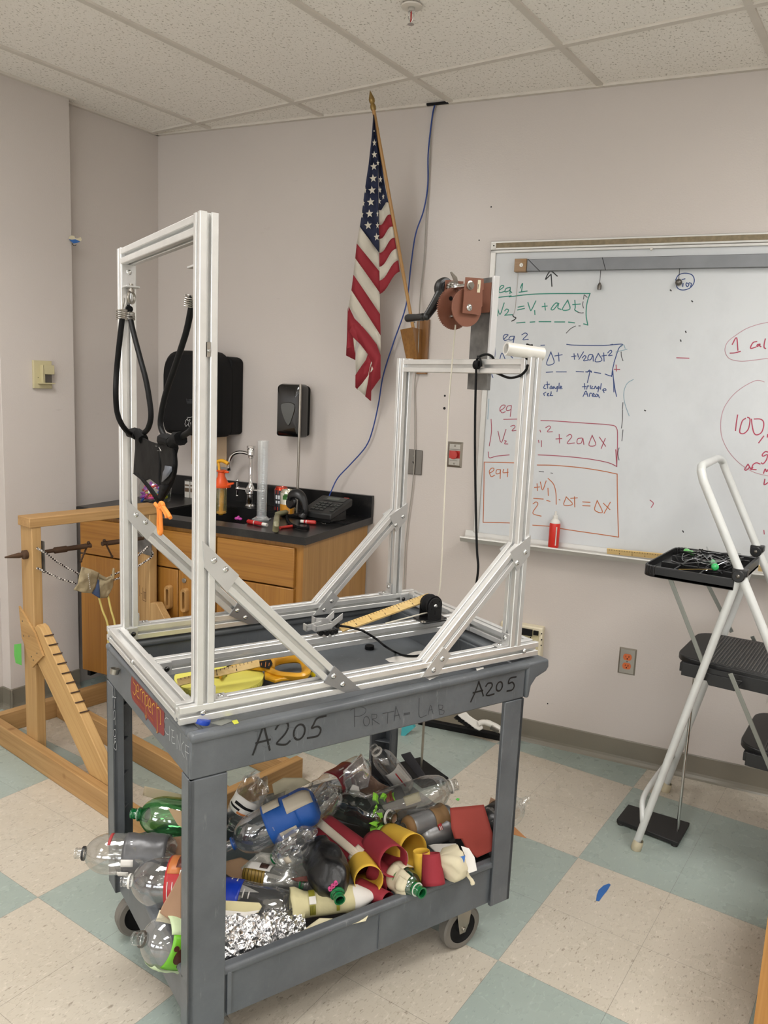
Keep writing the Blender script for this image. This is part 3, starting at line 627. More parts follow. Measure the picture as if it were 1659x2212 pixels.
for i, (px, y0, y1, px1) in enumerate(((1298, 583, 618, 1295), (1468, 580, 610, 1466))):
    t = thing('hanging_weight', onwall(px1, y1, .03), ('small dark weight on a black thread, the left one under the taped bar', 'small round dark weight on a black thread beside the circled blue note')[i], 'weight', 'weights hanging from the taped bar')
    b = MB(); b.tube([onwall(px, y0, .04), onwall(px1, y1-4, .03)], .0012, 6); b.build('thread', M['cord'], t)
    b = MB(); c0 = onwall(px1, y1, .03)
    if i == 0: b.lathe(c0-UP*.014, UP, [(0, .0), (0, .008), (.016, .009), (.028, .003), (.028, 0)], 8)
    else: b.sphere(c0, .013)
    b.build('bob', M['steeld'], t)
# thin drawn loop of wire under the end block
tag(MB().tube(smoothpath([onwall(x, y, .018) for x, y in ((1119, 588), (1117, 620), (1113, 665), (1109, 680))], 4), .0008, 6).build('thin_wire', M['steelp']), 'fine wire hanging down from the wooden end block of the taped bar', 'wire')
# wooden metre sticks on the marker tray
STK = wood_mat('stick_wood', 'd9be86', 'cba968', WT, .5, dark='')
def ruler(p0, p1, upv, w, th, label, grp='wooden rulers and metre sticks', ticks=60):
    p0, p1 = Vector(p0), Vector(p1); d = (p1-p0).normalized(); upv = (Vector(upv)-d*Vector(upv).dot(d)).normalized(); nrm = d.cross(upv)
    if nrm.dot(O-p0) < 0: nrm = -nrm
    t = thing('meter_stick', p0, label, 'ruler', grp)
    b = MB(); b.obox(p0 - upv*w/2 - nrm*th, p1-p0, upv*w, nrm*th); b.build('stick', STK, t)
    b = MB(); L = (p1-p0).length
    for k in range(1, int(L/.01)):
        l = w*(.42 if k % 10 == 0 else .28 if k % 5 == 0 else .2); q = p0 + d*(k*.01)
        b.stroke([q + upv*w*.46, q + upv*(w*.46-l)], .0012, nrm)
        if k % 5 == 0: b.stroke([q + upv*(-w*.12), q + upv*(-w*.3)], .0022, nrm)
    b.build('scale_marks', M['blackm'], t, smooth=False)
z_ = .905
ruler(onwall(1311, 1191, .055), onwall(1540, 1214, .055), UP*.9+WN*.5, .026, .006, 'wooden metre stick lying on the marker tray left of the ladder tray')
ruler(onwall(1638, 1228, .055), onwall(1659, 1230, .055)+WT*.5, UP*.9+WN*.5, .026, .006, 'wooden metre stick on the marker tray right of the ladder')
# red glue bottle on the tray
gb = thing('glue_bottle', onwall(1195, 1180, .05), 'red squeeze bottle with white nozzle standing on the marker tray', 'bottle')
g0 = wp((onwall(1195, 1175, .05)-W0).dot(WT), .905, .045)
b = MB(); b.lathe(g0, UP, [(0, 0), (0, .02), (.004, .0225), (.10, .0225), (.106, .021)], 24); b.build('body', mat('bottle_red', 'cf2d20', .35), gb)
b = MB(); b.lathe(g0, UP, [(.1055, .0215), (.112, .021), (.122, .013), (.124, .0105), (.128, .0105), (.137, .010), (.14, .005), (.155, .0042), (.157, 0)], 20); b.build('nozzle_cap', M['white'], gb)
b = MB()
for k in range(14): b.stroke([g0+UP*(.015+k*.0055)+WN*.0195+WT*.0122, g0+UP*(.018+k*.0055)+WN*.0195+WT*.0122], .005, WN+WT*.6)
b.build('label_print', M['white'], gb, smooth=False)

# ================================================================== things on the back wall
def box_on_wall(b, s, z, w, h_, d, off=0): return b.obox(wp(s, z, off), WT*w, WN*d, UP*h_)
# roll towel dispenser
td = thing('towel_dispenser', onwall(440, 940, .1), 'large black roll towel dispenser on the wall above the sink', 'paper towel dispenser')
SL = (onwall(392, 850, .1)-W0).dot(WT)-.03; SR = -.854; zA = onwall(440, 942, .15).z; zB = onwall(440, 759, .12).z; bw = SR-SL
def rrect(w, h_, r, n=6, top=None):
    pts = []
    for (cx, cy, a0, rr) in ((w-r, h_-(top or r), 0, (r, top or r)), (r, h_-(top or r), 90, (r, top or r)), (r*.5, r*.5, 180, (r*.5, r*.5)), (w-r*.5, r*.5, 270, (r*.5, r*.5))):
        for k in range(n+1):
            a = math.radians(a0 + 90*k/n); pts.append((cx+rr[0]*math.cos(a), cy+rr[1]*math.sin(a)))
    return pts
b = MB(); b.prism([wp(SL+.03+x, zA+.01+y, .0) for x, y in rrect(bw-.03, zB-zA-.03, .04, top=.03)], WN*.10); b.build('back_case', M['blackm'], td, bevel=.008, seg=3)
b = MB()
cl = (onwall(362, 850, .17)-W0).dot(WT); cr = (onwall(501, 850, .10)-W0).dot(WT); cw = cr-cl
pr = rrect(cw, zB-zA, .085, top=.11)
def lay(sc, d, sh=0): return [wp(cl+(x-cw/2)*sc+cw/2, zA+(y-(zB-zA)/2)*sc+(zB-zA)/2, d) for x, y in pr]
L_ = [lay(1, .10), lay(1, .17), lay(.97, .205), lay(.88, .225), lay(.6, .235)]
V = [[b.b.verts.new(p) for p in l] for l in L_]; n = len(pr)
for i in range(len(V)-1):
    for k in range(n): b._f([V[i][k], V[i][(k+1)%n], V[i+1][(k+1)%n], V[i+1][k]])
b._f(V[-1]); b._f(list(reversed(V[0]))); b.build('front_cover', M['blackm'], td)
b = MB(); c0 = onwall(497, 850, .12); c0 = Vector(c0); b.lathe(wp(SR-.001, 1.41, .125), WT, [(0, 0), (0, .009), (.0015, .008), (.0015, 0)], 16); b.build('window', M['white'], td)
b = MB(); zz = lambda l: [[(380+x/16.59, 840+y/16.59) for x, y in st] for st in l]
handwriting('label_print', zz([[(380,355),(392,430),(405,510)],[(400,400),(610,395)],[(405,455),(615,455)],[(410,510),(615,512)],[(430,480),(600,480)],[(480,370),(482,430)],[(520,372),(522,430)],[(560,372),(562,430)]]), '55585c', .0012, parent=td, off=.237)
handwriting('warning_symbol', zz([[(408,1020),(470,1030),(550,1015),(620,985)],[(425,1060),(415,1120),(440,1150),(490,1095),(510,1120),(470,1180),(450,1250),(400,1300),(360,1345),(345,1300),(320,1260),(345,1200),(355,1130),(425,1060)],[(455,1260),(460,1330),(530,1330)],[(520,1200),(530,1300)]]), 'e8e8e6', .0014, parent=td, off=.237)
b = MB(); b.obox(wp(-1.12, 1.11, .07), WT*.22, WN*.0008, UP*.18); b.crumple(.002, 9)
tag(b.build('paper_towel', mat('brown_kraft_towel', 'b89f82', .85)), 'brown paper towel hanging out of the black dispenser', 'paper towel')
# soap dispenser
sd = thing('soap_dispenser', onwall(636, 940, .05), 'glossy black soap dispenser on the wall right of the towel dispenser', 'soap dispenser')
s0 = (onwall(598, 880, .11)-W0).dot(WT)-.01; s1 = -.465; w = (onwall(656, 880, .09)-W0).dot(WT)+.025-s0; zl = onwall(625, 944, .1).z; zh = onwall(630, 829, .07).z
b = MB(); b.prism([wp(s0+.04+x, zl+.005+y, 0) for x, y in rrect(s1-s0-.04, zh-zl-.012, .02)], WN*.06); b.build('back_case', M['blackm'], sd, bevel=.006)
b = MB(); pr = rrect(w-.035, zh-zl, .025); V = [[b.b.verts.new(wp(s0+.01+x*sc+(w-.035)*(1-sc)/2, zl+y*sc+(zh-zl)*(1-sc)/2, d)) for x, y in pr] for sc, d in ((1, .05), (1, .095), (.97, .11), (.85, .12), (.5, .123))]; n = len(pr)
for i in range(len(V)-1):
    for k in range(n): b._f([V[i][k], V[i][(k+1)%n], V[i+1][(k+1)%n], V[i+1][k]])
b._f(V[-1]); b._f(list(reversed(V[0]))); b.build('front_cover', M['blacks'], sd)
b = MB(); tri = smoothpath([onwall(x, y, .1235) for x, y in ((609, 873), (622, 870), (634, 873), (636, 884), (630, 905), (624, 918), (618, 912), (611, 895), (608, 882))], 5, True); b.prism(tri, WN*.0025); b.build('sight_window', mat('smoked_window', '3a3d3a', .1, coat=1), sd)
b = MB(); b.tube(tri, .0022, 6, closed=True); b.build('window_rim', M['blacks'], sd)
# small things on walls
def plate_on(o, c, ax, up, w, h_, t_, name, m_, bev=.004, inset=.006):
    n = ax.cross(up); n = n if n.dot(O-c) > 0 else -n
    b = MB(); 
    P0 = [c-ax*w/2-up*h_/2, c+ax*w/2-up*h_/2, c+ax*w/2+up*h_/2, c-ax*w/2+up*h_/2]
    V = [[b.b.verts.new(p) for p in P0], [b.b.verts.new(p+n*.0015) for p in P0], [b.b.verts.new(c+(p-c)*1+n*t_-ax*math.copysign(inset, (p-c).dot(ax))-up*math.copysign(inset, (p-c).dot(up))) for p in P0]]
    for i in range(2):
        for k in range(4): b._f([V[i][k], V[i][(k+1)%4], V[i+1][(k+1)%4], V[i+1][k]])
    b._f(V[-1]); b._f(list(reversed(V[0]))); return b.build(name, m_, o, smooth=False), n
# outlet
c = onwall(1355, 1428); c = wp((c-W0).dot(WT), c.z, 0); ou = thing('power_outlet', c, 'steel wall plate with two orange electrical sockets', 'electrical outlet')
plate_on(ou, c, WT, UP, .07, .114, .007, 'wall_plate', M['steelp'])
OR = mat('orange_socket', 'd06a38', .4)
for k in (-1, 1):
    cc = c + UP*.0195*k + WN*.0072; b = MB(); pts = []
    for i in range(24):
        a = 2*PI*i/24; x = .0175*math.cos(a); y = max(-.0135, min(.0135, .0175*math.sin(a))); pts.append(cc+WT*x+UP*y)
    b.prism(pts, WN*.002); s_ = b.build('socket', OR, ou)
    b = MB(); b.cbox(cc+WN*.0021-WT*.006+UP*.003, WT*.002, UP*.007, WN*.0006); b.cbox(cc+WN*.0021+WT*.006+UP*.003, WT*.0025, UP*.008, WN*.0006); b.cyl(cc+WN*.0018-UP*.007, cc+WN*.0025-UP*.007, .0026, 10); b.build('slots', M['blackm'], s_)
bolt(c+WN*.007, WN, .0028, ou, 'steelp', 'screw')
# blank cable plate behind the network cables
c = onwall(895, 998); c = wp((c-W0).dot(WT), c.z, 0); o_ = thing('cable_plate', c, 'dark stainless blank wall plate behind the hanging grey cable', 'wall plate')
b = MB(); b.prism([c+WT*(x-.04)+UP*(y-.057) for x, y in rrect(.08, .114, .006)], WN*.007); b.build('cover', M['steeld'], o_, bevel=.002); bolt(c+UP*.028+WN*.007, WN, .003, o_, 'steelp', 'screw')
b = MB(); b.prism([c+WT*(-.008)+UP*.002+WN*.0071, c+WT*.006+UP*.003+WN*.0071, c+WT*.002-UP*.012+WN*.0071], WN*.0004); b.build('opening', M['blackm'], o_)
# emergency button
c = onwall(983, 982); c = wp((c-W0).dot(WT), c.z, 0); o_ = thing('emergency_button', c, 'steel wall plate with a round red push button', 'push button')
plate_on(o_, c, WT, UP, .07, .114, .009, 'wall_plate', M['steelp'], inset=.01)
b = MB(); b.obox(c-WT*.024-UP*.016+WN*.009, WT*.05, WN*.0006, UP*.034); b.build('red_label', M['red'], o_); b = MB(); b.obox(c-WT*.024+UP*.022+WN*.009, WT*.05, WN*.0004, UP*.003); b.obox(c-WT*.02-UP*.028+WN*.009, WT*.035, WN*.0004, UP*.002); b.build('engraving', M['steeld'], o_)
b = MB(); b.lathe(c+WN*.009, WN, [(0, .012), (.012, .012), (.013, .019), (.016, .0195), (.020, .0185), (.021, .0)], 24); b.build('button', mat('button_red', 'b5322b', .4), o_)
bolt(c+UP*.04+WN*.008, WN, .004, o_, 'steelp', 'screw'); bolt(c-UP*.04+WN*.008, WN, .004, o_, 'steelp', 'screw')
# ivory equipment panel behind the frame
s1 = (onwall(1178, 1352)-W0).dot(WT); z1 = onwall(1178, 1352).z; c = wp(s1-.075, z1-.065, 0)
o_ = thing('socket_panel', c, 'ivory wall box with black switches, half hidden behind the frame rail', 'wall panel')
b = MB(); b.obox(wp(s1-.19, z1-.14, 0), WT*.19, WN*.045, UP*.14); b.build('box', M['ivory'], o_, bevel=.006)
b = MB(); b.obox(wp(s1-.18, z1-.135, .0452), WT*.165, WN*.002, UP*.12); b.build('face_plate', M['cream'], o_, bevel=.001)
for px, py, w, h_ in ((1138, 1365, .05, .03), (1158, 1367, .022, .02)):
    p = onwall(px, py, .049); b = MB(); b.obox(p-WT*w/2-UP*h_/2, WT*w, WN*.006, UP*h_); b.build('switch', M['blackm'], o_, bevel=.001)
for px, py in ((1146, 1377), (1170, 1369), (1170, 1382), (1169, 1394)): bolt(onwall(px, py, .0472), WN, .0028, o_, 'blackm', 'screw')
# thermostat on the column
XN = Vector((1, 0, 0)); YT = Vector((0, 1, 0))
def oncol(px, py, off=0): return onpl(px, py, (-3.305+off, 0, 0), XN)
c = oncol(90, 809); th_ = thing('thermostat', c, 'cream thermostat with open cover on the wall column', 'thermostat')
y0 = oncol(69, 800).y; y1 = oncol(110, 800).y; zt = oncol(90, 779).z; zb_ = oncol(90, 839).z
def tb(b, ya, yb, za, zb2, xa, xb): return b.box((-3.305+xa, ya, za), (-3.305+xb, yb, zb2))
dy = y1-y0; dz = zt-zb_
b = MB(); tb(b, y0, y1-.004, zb_, zt, 0, .014); b.build('base_plate', M['cream'], th_, bevel=.002)
b = MB(); tb(b, y0+dy*.34, y0+dy*.38, zb_+dz*.2, zt-dz*.15, .014, .034); tb(b, y0+dy*.42, y1-.004, zb_+dz*.52, zt-dz*.15, .014, .034); tb(b, y0+dy*.42, y0+dy*.45, zb_+dz*.2, zb_+dz*.55, .014, .034); tb(b, y0+dy*.2, y1-.002, zb_+dz*.17, zb_+dz*.21, .014, .036); b.build('cover', M['cream'], th_, bevel=.001)
b = MB(); tb(b, y0+dy*.46, y1-.008, zb_+dz*.22, zb_+dz*.5, .014, .018); b.build('inner_board', M['steeld'], th_)
b = MB(); tb(b, y0+dy*.2, y0+dy*.23, zb_+dz*.37, zb_+dz*.40, .014, .0145); b.build('mark', M['blackm'], th_)
# hook with tape scraps on the column edge
def onedge(px, py): return onpl(px, py, (-3.29, 2.262, 0), (1, -.3, 0))
ht = thing('taped_hook', onedge(160, 520), 'torn blue and cream tape scraps on a black hook at the column edge', 'tape')
BT = mat('blue_painter_tape', '2a62a8', .6); MT = mat('masking_tape', 'd2c8ab', .75, bump=.2, bsc=80)
zc = lambda l: [(130+x/23.7, 490+y/23.7) for x, y in l]
def flat(name, pts, m_, parent, surf, th=.001, off=Vector((0,0,0)), amp=0, **k):
    b = MB(); P = [surf(x, y)+off for x, y in pts]; n = (P[1]-P[0]).cross(P[2]-P[0]).normalized(); n = n if n.dot(O-P[0]) > 0 else -n
    b.prism(P, n*th); return b.build(name, m_, parent, smooth=False, **k)
flat('blue_tape', zc([(450,645),(600,660),(780,640),(1040,765),(880,820),(670,850),(560,750)]), BT, ht, onedge)
flat('masking_tape', zc([(450,610),(470,500),(600,440),(740,470),(780,600),(900,600),(960,560),(1060,520),(1120,660),(1060,740),(900,680),(760,640),(600,650)]), MT, ht, onedge, off=Vector((-.002, 0, 0)))
b = MB(); b.tube(smoothpath([onedge(*p) for p in zc([(625,830),(640,900),(700,955),(770,945),(825,915)])], 4), .0015, 6); b.build('hook', M['blackm'], ht)
# sprinkler head
sx = onz(889, 16, CEIL-.004); sp_ = thing('fire_sprinkler', sx, 'white fire sprinkler head with a red bulb on the ceiling', 'sprinkler')
b = MB(); b.lathe((sx.x, sx.y, CEIL), -UP, [(0, .0), (0, .034), (.004, .033), (.007, .02), (.005, .014), (.005, 0)], 28); b.build('escutcheon', M['grid'], sp_)
b = MB(); b.lathe((sx.x, sx.y, CEIL-.004), -UP, [(0, .012), (.014, .011), (.016, .007), (.016, 0)], 16)
for k in (-1, 1): b.tube([(sx.x+k*.009, sx.y, CEIL-.018), (sx.x+k*.011, sx.y, CEIL-.032), (sx.x, sx.y, CEIL-.05)], .0018, 6)
b.cyl((sx.x, sx.y, CEIL-.05), (sx.x, sx.y, CEIL-.053), .004, 10); b.lathe((sx.x, sx.y, CEIL-.053), -UP, [(0, 0), (0, .011), (.001, .011), (.001, 0)], 16); b.build('frame', M['chrome'], sp_)
b = MB(); b.cyl((sx.x, sx.y, CEIL-.02), (sx.x, sx.y, CEIL-.048), .0022, 8); b.build('bulb', M['red'], sp_)

# ================================================================== network cables hanging from the ceiling gap
def cable(name, pts, r, m_, label, cat='cable', surf=None, **k):
    b = MB(); b.tube(smoothpath([(surf or onwall)(*p) for p in pts], 6), r, 8); return tag(b.build(name, m_, **k), label, cat)
cable('network_cable', [(940,224,.012),(934,250,.02),(925,330,.018),(924,400,.015),(915,455,.02),(898,505,.03),(888,570,.03),(877,660,.03),(850,740,.03),(828,810,.028),(818,870,.026),(805,928,.022),(790,965,.02),(757,1003,.03),(730,1032,.05),(716,1060,.08),(708,1080,.12)], .0031, mat('blue_cable', '1f3f86', .5), 'blue network cable falling from the ceiling to the desk phone')
cable('grey_cable', [(943,224,.012),(934,260,.012),(929,330,.012),(926,400,.01),(920,480,.012),(916,560,.012),(908,640,.014),(905,700,.05),(903,760,.06),(896,830,.012),(896,900,.012),(896,960,.012),(895,1000,.014),(890,1060,.012),(882,1120,.012),(876,1180,.012),(874,1230,.012),(872,1290,.012),(870,1400,.014),(870,1500,.014)], .0026, mat('grey_cable', '9a958c', .5), 'thin grey cable running down the wall beside the flag holder')

# ================================================================== flag on its slanted pole
WD = wood_mat('flag_holder_wood', '9a6b2e', '7d5220', UP, .35, dark='4a2c10', coat=.3)
fh = thing('flag_holder', onwall(885, 800, .0), 'varnished wooden wall bracket holding the flag pole', 'flag holder')
z1 = onwall(900, 690, 0).z; z0 = onwall(905, 808, 0).z; sC = (onwall(893, 750, .02)-W0).dot(WT)
b = MB(); b.obox(wp(sC+.012, z0, 0), WT*.055, WN*.02, UP*(z1-z0)); b.build('back_board', WD, fh, bevel=.002)
b = MB(); sL = (onwall(868, 712, .11)-W0).dot(WT); q0 = onwall(868, 712, .11).z; q1 = onwall(875, 775, .08).z
sR = (onwall(893, 706, .11)-W0).dot(WT)
ft = wp(sL, q0, .12); dn = wp(sL+.01, q1-.03, .055)
b.hexa([wp(sL+.012, q1-.04, .02), wp(sR+.012, q1-.04, .02), wp(sR+.012, q1-.04, .05), wp(sL+.012, q1-.04, .05), wp(sL, q0+.005, .02), wp(sR+.004, q0+.01, .02), wp(sR+.004, q0+.01, .13), wp(sL, q0-.002, .13)])
b.build('angled_block', WD, fh, bevel=.002); bolt(onwall(895, 696, .02), WN, .004, fh, 'steelp', 'screw')
POLE0 = onwall(893, 712, .095); POLE1 = onwall(806, 232, .27); TIP = onwall(801, 194, .29)
fl = thing('flag_pole', POLE0, 'slanted wooden flag pole with a gold spear tip', 'flag pole')
b = MB(); b.tube([POLE0, POLE1], .0075, 12); b.build('pole', wood_mat('pole_wood', 'b98f56', 'a57a42', POLE1-POLE0, .4, dark=''), fl)
b = MB(); ax = (POLE1-POLE0).normalized(); L = (TIP-POLE1).length; b.lathe(POLE1-ax*.01, ax, [(0, 0), (0, .0105), (.012, .012), (.02, .010), (.024, .008), (.03, .0115), (.04, .0125), (L+.01, .0008), (L+.01, 0)], 16); b.build('spear_tip', mat('gold_plastic', '8f7440', .35, .5), fl)
FLR = mat('flag_red', '8e1f2b', .75, bump=.3, bsc=400); FLW = mat('flag_white', 'c9c2b4', .8, bump=.3, bsc=400); FLB = mat('flag_blue', '1d2440', .8, bump=.3, bsc=400)
flag = thing('national_flag', onwall(800, 600, .2), 'American flag hanging folded from the slanted pole', 'flag')
zf = lambda x, y: (680+x/3.03, 170+y/3.03)
def fdep(px, py):   # distance of the cloth from the wall, following the pole
    t = (py-232)/480.0; return .27 - .175*max(0, min(1, t))
def fs(x, y, d=0): px, py = zf(x, y); return onwall(px, py, fdep(px, py)+d)
# right panel: from the pole back to a hidden fold
b = MB()
def strip(b, mi, L, R_, dl, dr, nn=6):     # L/R top->bottom pairs in zoom pixels, subdivided across
    b.mi = mi
    def fn(u, v):
        lx = L[0][0]+(L[1][0]-L[0][0])*v; ly = L[0][1]+(L[1][1]-L[0][1])*v; rx = R_[0][0]+(R_[1][0]-R_[0][0])*v; ry = R_[0][1]+(R_[1][1]-R_[0][1])*v
        x = lx+(rx-lx)*u; y = ly+(ry-ly)*u + wav(u, ly)
        return fs(x, y, dl+(dr-dl)*u + .006*math.sin(u*6.5+ly*.002))
    b.grid(fn, nn, 3)
wav = lambda u, y: 14*math.sin(u*2*PI)*(1 if y > 700 else 0)
cut = [((418, 860), (482, 812)), ((420, 957), (497, 890)), ((421, 1048), (512, 968)), ((422, 1140), (523, 1040)), ((423, 1232), (535, 1112)), ((424, 1322), (547, 1188)), ((424, 1410), (556, 1262))]
for i in range(6): strip(b, 0 if i % 2 == 0 else 1, (cut[i][0], cut[i+1][0]), (cut[i][1], cut[i+1][1]), .004, 0, 8)
# canton, right part
b.mi = 2
LP = [(383, 235), (400, 380), (415, 560), (418, 700), (418, 860)]; RP = [(388, 235), (412, 380), (438, 560), (458, 700), (482, 812)]
for i in range(4): strip(b, 2, (LP[i], LP[i+1]), (RP[i], RP[i+1]), .004, 0, 4)
# main hanging panel
wav = lambda u, y: 0
ML = [(383, 235), (372, 380), (352, 560), (328, 720), (308, 880), (295, 970)]; MR = [(387, 235), (404, 380), (414, 560), (416, 760), (419, 980), (422, 1140)]
for i in range(5): strip(b, 2, (ML[i], ML[i+1]), (MR[i], MR[i+1]), .03, .012, 6)
sl = [(295, 970), (275, 1078), (265, 1175), (253, 1282), (240, 1385), (222, 1490)]; sr = [(422, 1140), (424, 1262), (425, 1400), (427, 1540), (431, 1680), (431, 1810)]
def dip(i): return 18
for i in range(5):
    L2 = (sl[i], sl[i+1]); R2 = (sr[i], sr[i+1]); mi = 0 if i % 2 == 0 else 1
    b.mi = mi
    def fn(u, v, L2=L2, R2=R2):
        lx = L2[0][0]+(L2[1][0]-L2[0][0])*v; ly = L2[0][1]+(L2[1][1]-L2[0][1])*v; rx = R2[0][0]+(R2[1][0]-R2[0][0])*v; ry = R2[0][1]+(R2[1][1]-R2[0][1])*v
        return fs(lx+(rx-lx)*u, ly+(ry-ly)*u, .03-.018*u+.012*math.sin(u*5+.5))
    b.grid(fn, 8, 3)
# lower folds
def fold(mi, pts, d):
    b.mi = mi; b.poly([fs(x, y, d + .006*math.sin(x*.03)) for x, y in pts])
fold(1, [(222,1490),(260,1570),(310,1620),(360,1680),(405,1740),(431,1810),(430,1960),(400,2000),(365,2050),(352,2100),(368,2110),(330,2080),(345,2000),(360,1900),(375,1860),(345,1800),(300,1740),(248,1690),(215,1640)], .028)
fold(1, [(216,1500),(232,1600),(262,1720),(266,1800),(265,1842),(205,1812),(210,1700)], .018)
fold(0, [(248,1660),(275,1700),(272,1730),(262,1792),(256,1740)], .022)
fold(0, [(300,1725),(350,1790),(330,1850),(300,1890),(270,1935),(266,1850),(280,1770)], .024)
fold(1, [(352,1790),(378,1850),(360,1930),(320,1990),(280,2035),(265,2020),(266,1940),(310,1875),(335,1840)], .026)
fold(0, [(378,1822),(408,1870),(370,1920),(362,1990),(345,2060),(335,2080),(278,2030),(310,1995),(350,1940),(362,1880)], .027)
b.build('cloth', [FLW, FLR, FLB], flag, ang=60, solid=.0012)
# stars
def star(b, c, r, ang, sq=1.0):
    pts = []
    for k in range(10):
        a = ang + PI*k/5 + PI/2; rr = r if k % 2 == 0 else r*.42; pts.append((c[0]+rr*math.cos(a)*sq, c[1]-rr*math.sin(a)))
    b.poly([fs(x, y, dpt+.0025) for x, y in pts])
b = MB(); 
for x, y, r, s_, a, dpt in ((388,342,8,.8,0,.026),(390,420,26,.55,0,.027),(390,497,26,.75,.1,.03),(386,575,27,.85,.1,.032),(382,653,28,.9,.1,.032),(375,730,29,.9,.1,.033),(366,807,29,.9,.1,.033),(358,884,29,.9,.1,.033),(349,960,29,.9,.1,.033),(405,1036,28,.7,.1,.024),(413,552,20,.5,0,.02),(330,730,26,.3,0,.036),(318,815,26,.35,0,.037),(309,890,28,.35,0,.038),(410,885,24,.3,0,.022),(410,960,24,.5,0,.022),(430,660,24,.5,0,.012),(426,728,24,.5,0,.012),(422,802,22,.6,0,.012),(448,772,22,.4,.1,.01)):
    star(b, (x, y), r, a, s_)
b.build('stars', FLW, flag, smooth=False)

# ================================================================== ladder
LW = mat('white_enamel_tube', 'd3d5d2', .3, var=.05, coat=.3); LC = mat('cream_rubber_foot', 'cfc3a6', .6, var=.1)
lad = thing('step_ladder', (-.42, 2.87, 0), 'white tube-frame step ladder with black treads and a tool tray', 'ladder')
def LN_(x, z): return Vector((x, 2.614, z))
def LF_(x, z): return Vector((x-.03, 3.10, z))
def rear(side): return side(-.644, .01), side(-.418, 1.03)
def leg_tube(side, foot_x):
    a, c_ = rear(side); b = MB(); b.tube([a+UP*.02, c_], .0128, 16); b.build('rear_leg', LW, lad)
    d = (c_-a).normalized(); b = MB(); b.lathe(a-d*.012, d, [(0, 0), (0, .015), (.006, .018), (.03, .0175), (.04, .0155)], 18); b.build('foot_cap', LC, lad)
leg_tube(LN_, 0); leg_tube(LF_, 0)
k_ = .505
def fx(z): return -.555 + (1.299-z)*k_
near = [LN_(fx(z), z) for z in (0.03, .4, .8, 1.1, 1.30)]; far = [LF_(fx(z)-.0, z) for z in (0.03, .4, .8, 1.1, 1.30)]
tn, tf = near[-1], far[-1]
loop = near[:-1] + [tn, tn+Vector((-.012, .008, .03)), tn+Vector((-.018, .035, .043)), tn+Vector((-.02, .08, .046)), tf+Vector((-.02, -.08, .046)), tf+Vector((-.018, -.035, .043)), tf+Vector((-.012, -.008, .03)), tf] + list(reversed(far[:-1]))
b = MB(); b.tube(loop, .0135, 16); b.build('front_rail', LW, lad)
for s_, x0 in ((LN_, 0), (LF_, 0)):
    p = s_(fx(.03), .03); b = MB(); b.lathe(p-UP*.03, UP, [(0, 0), (0, .017), (.03, .018), (.04, .0155)], 18); b.build('foot_cap', LC, lad)
def cap_piv(side, sg):
    c0 = side(-.42, 1.018); b = MB(); b.cyl(c0-Vector((0, .02*sg, 0)), c0+Vector((0, .02*sg, 0)), .0195, 20); b.obox(c0+Vector((-.02, -.018, 0)), (.045, 0, 0), (0, .036, 0), (0, 0, .022)); b.build('hinge', M['black'], lad, bevel=.003)
    bolt(c0-Vector((0, .0205, 0)), Vector((0, -1, 0)), .006, lad, 'steeld', 'rivet')
cap_piv(LN_, 1); cap_piv(LF_, 1)
def tread(x0, x1, z, name, ribbed=True, th=.035):
    y0, y1 = 2.655, 3.06; o = []
    r = .07
    for cx, cy, a0 in ((x0+r, y1-r-.02, 90), (x0+r, y0+r+.02, 180)):
        for k in range(7): a = math.radians(a0+90*k/6); o.append((cx+r*math.cos(a), cy+r*math.sin(a)))
    o += [(x1, y0), (x1, y1)]
    b = MB(); b.prism([(x, y, z-.022) for x, y in o], UP*.022); t = b.build(name, M['black'], lad, bevel=.004, seg=3)
    b = MB(); b.obox((x0+.03, y0+.004, z-.058), (x1-x0-.03, 0, 0), (0, .012, 0), (0, 0, .045)); b.obox((x0+.03, y1-.016, z-.058), (x1-x0-.03, 0, 0), (0, .012, 0), (0, 0, .045)); b.obox((x0+.02, y0+.02, z-.05), (.012, 0, 0), (0, y1-y0-.04, 0), (0, 0, .03))
    b.prism([(x0+.10, y0, z-.03), (x0+.22, y0, z-.03), (x0+.20, y0, z-.07), (x0+.12, y0, z-.07)], (0, .006, 0)); b.build('tread_skirt', M['black'], t, bevel=.002)
    if ribbed:
        b = MB(); n = 26
        for k in range(n):
            x = x0+.075+(x1-x0-.09)*k/n; b.box((x, y0+.03, z), (x+.0035, y1-.03, z+.0018))
        b.build('grip_ribs', mat('worn_rubber', '4a4744', .7), t, smooth=False)
tread(-.60, -.235, .70, 'tread'); tread(-.375, -.10, .45, 'tread'); tread(-.25, .04, .21, 'tread')
# tool tray
tz = 1.0
b = MB(); x0, x1, y0, y1 = -.715, -.43, 2.60, 3.05
o = []
for cx, cy, a0 in ((x0+.04, y1-.06, 90), (x0+.04, y0+.04, 180)):
    for k in range(6): a = math.radians(a0+90*k/5); o.append((cx+.04*math.cos(a), cy+.04*math.sin(a)))
o += [(x1, y0), (x1, y1)]
b.prism([(x, y, tz-.03) for x, y in o], UP*.012); tt = b.build('tool_tray', M['black'], lad, bevel=.002)
b = MB(); n = len(o); cen = Vector((sum(x for x, y in o)/n, sum(y for x, y in o)/n, 0))
for i in range(n):
    a = Vector((*o[i], tz-.03)); c_ = Vector((*o[(i+1)%n], tz-.03)); ai = a+(cen-Vector((a.x, a.y, 0))).normalized()*.016; ci = c_+(cen-Vector((c_.x, c_.y, 0))).normalized()*.016
    b.hexa([a, c_, ci, ai, a+UP*.036, c_+UP*.036, ci+UP*.036, ai+UP*.036])
b.build('tray_wall', M['black'], tt, bevel=.003)
b = MB()
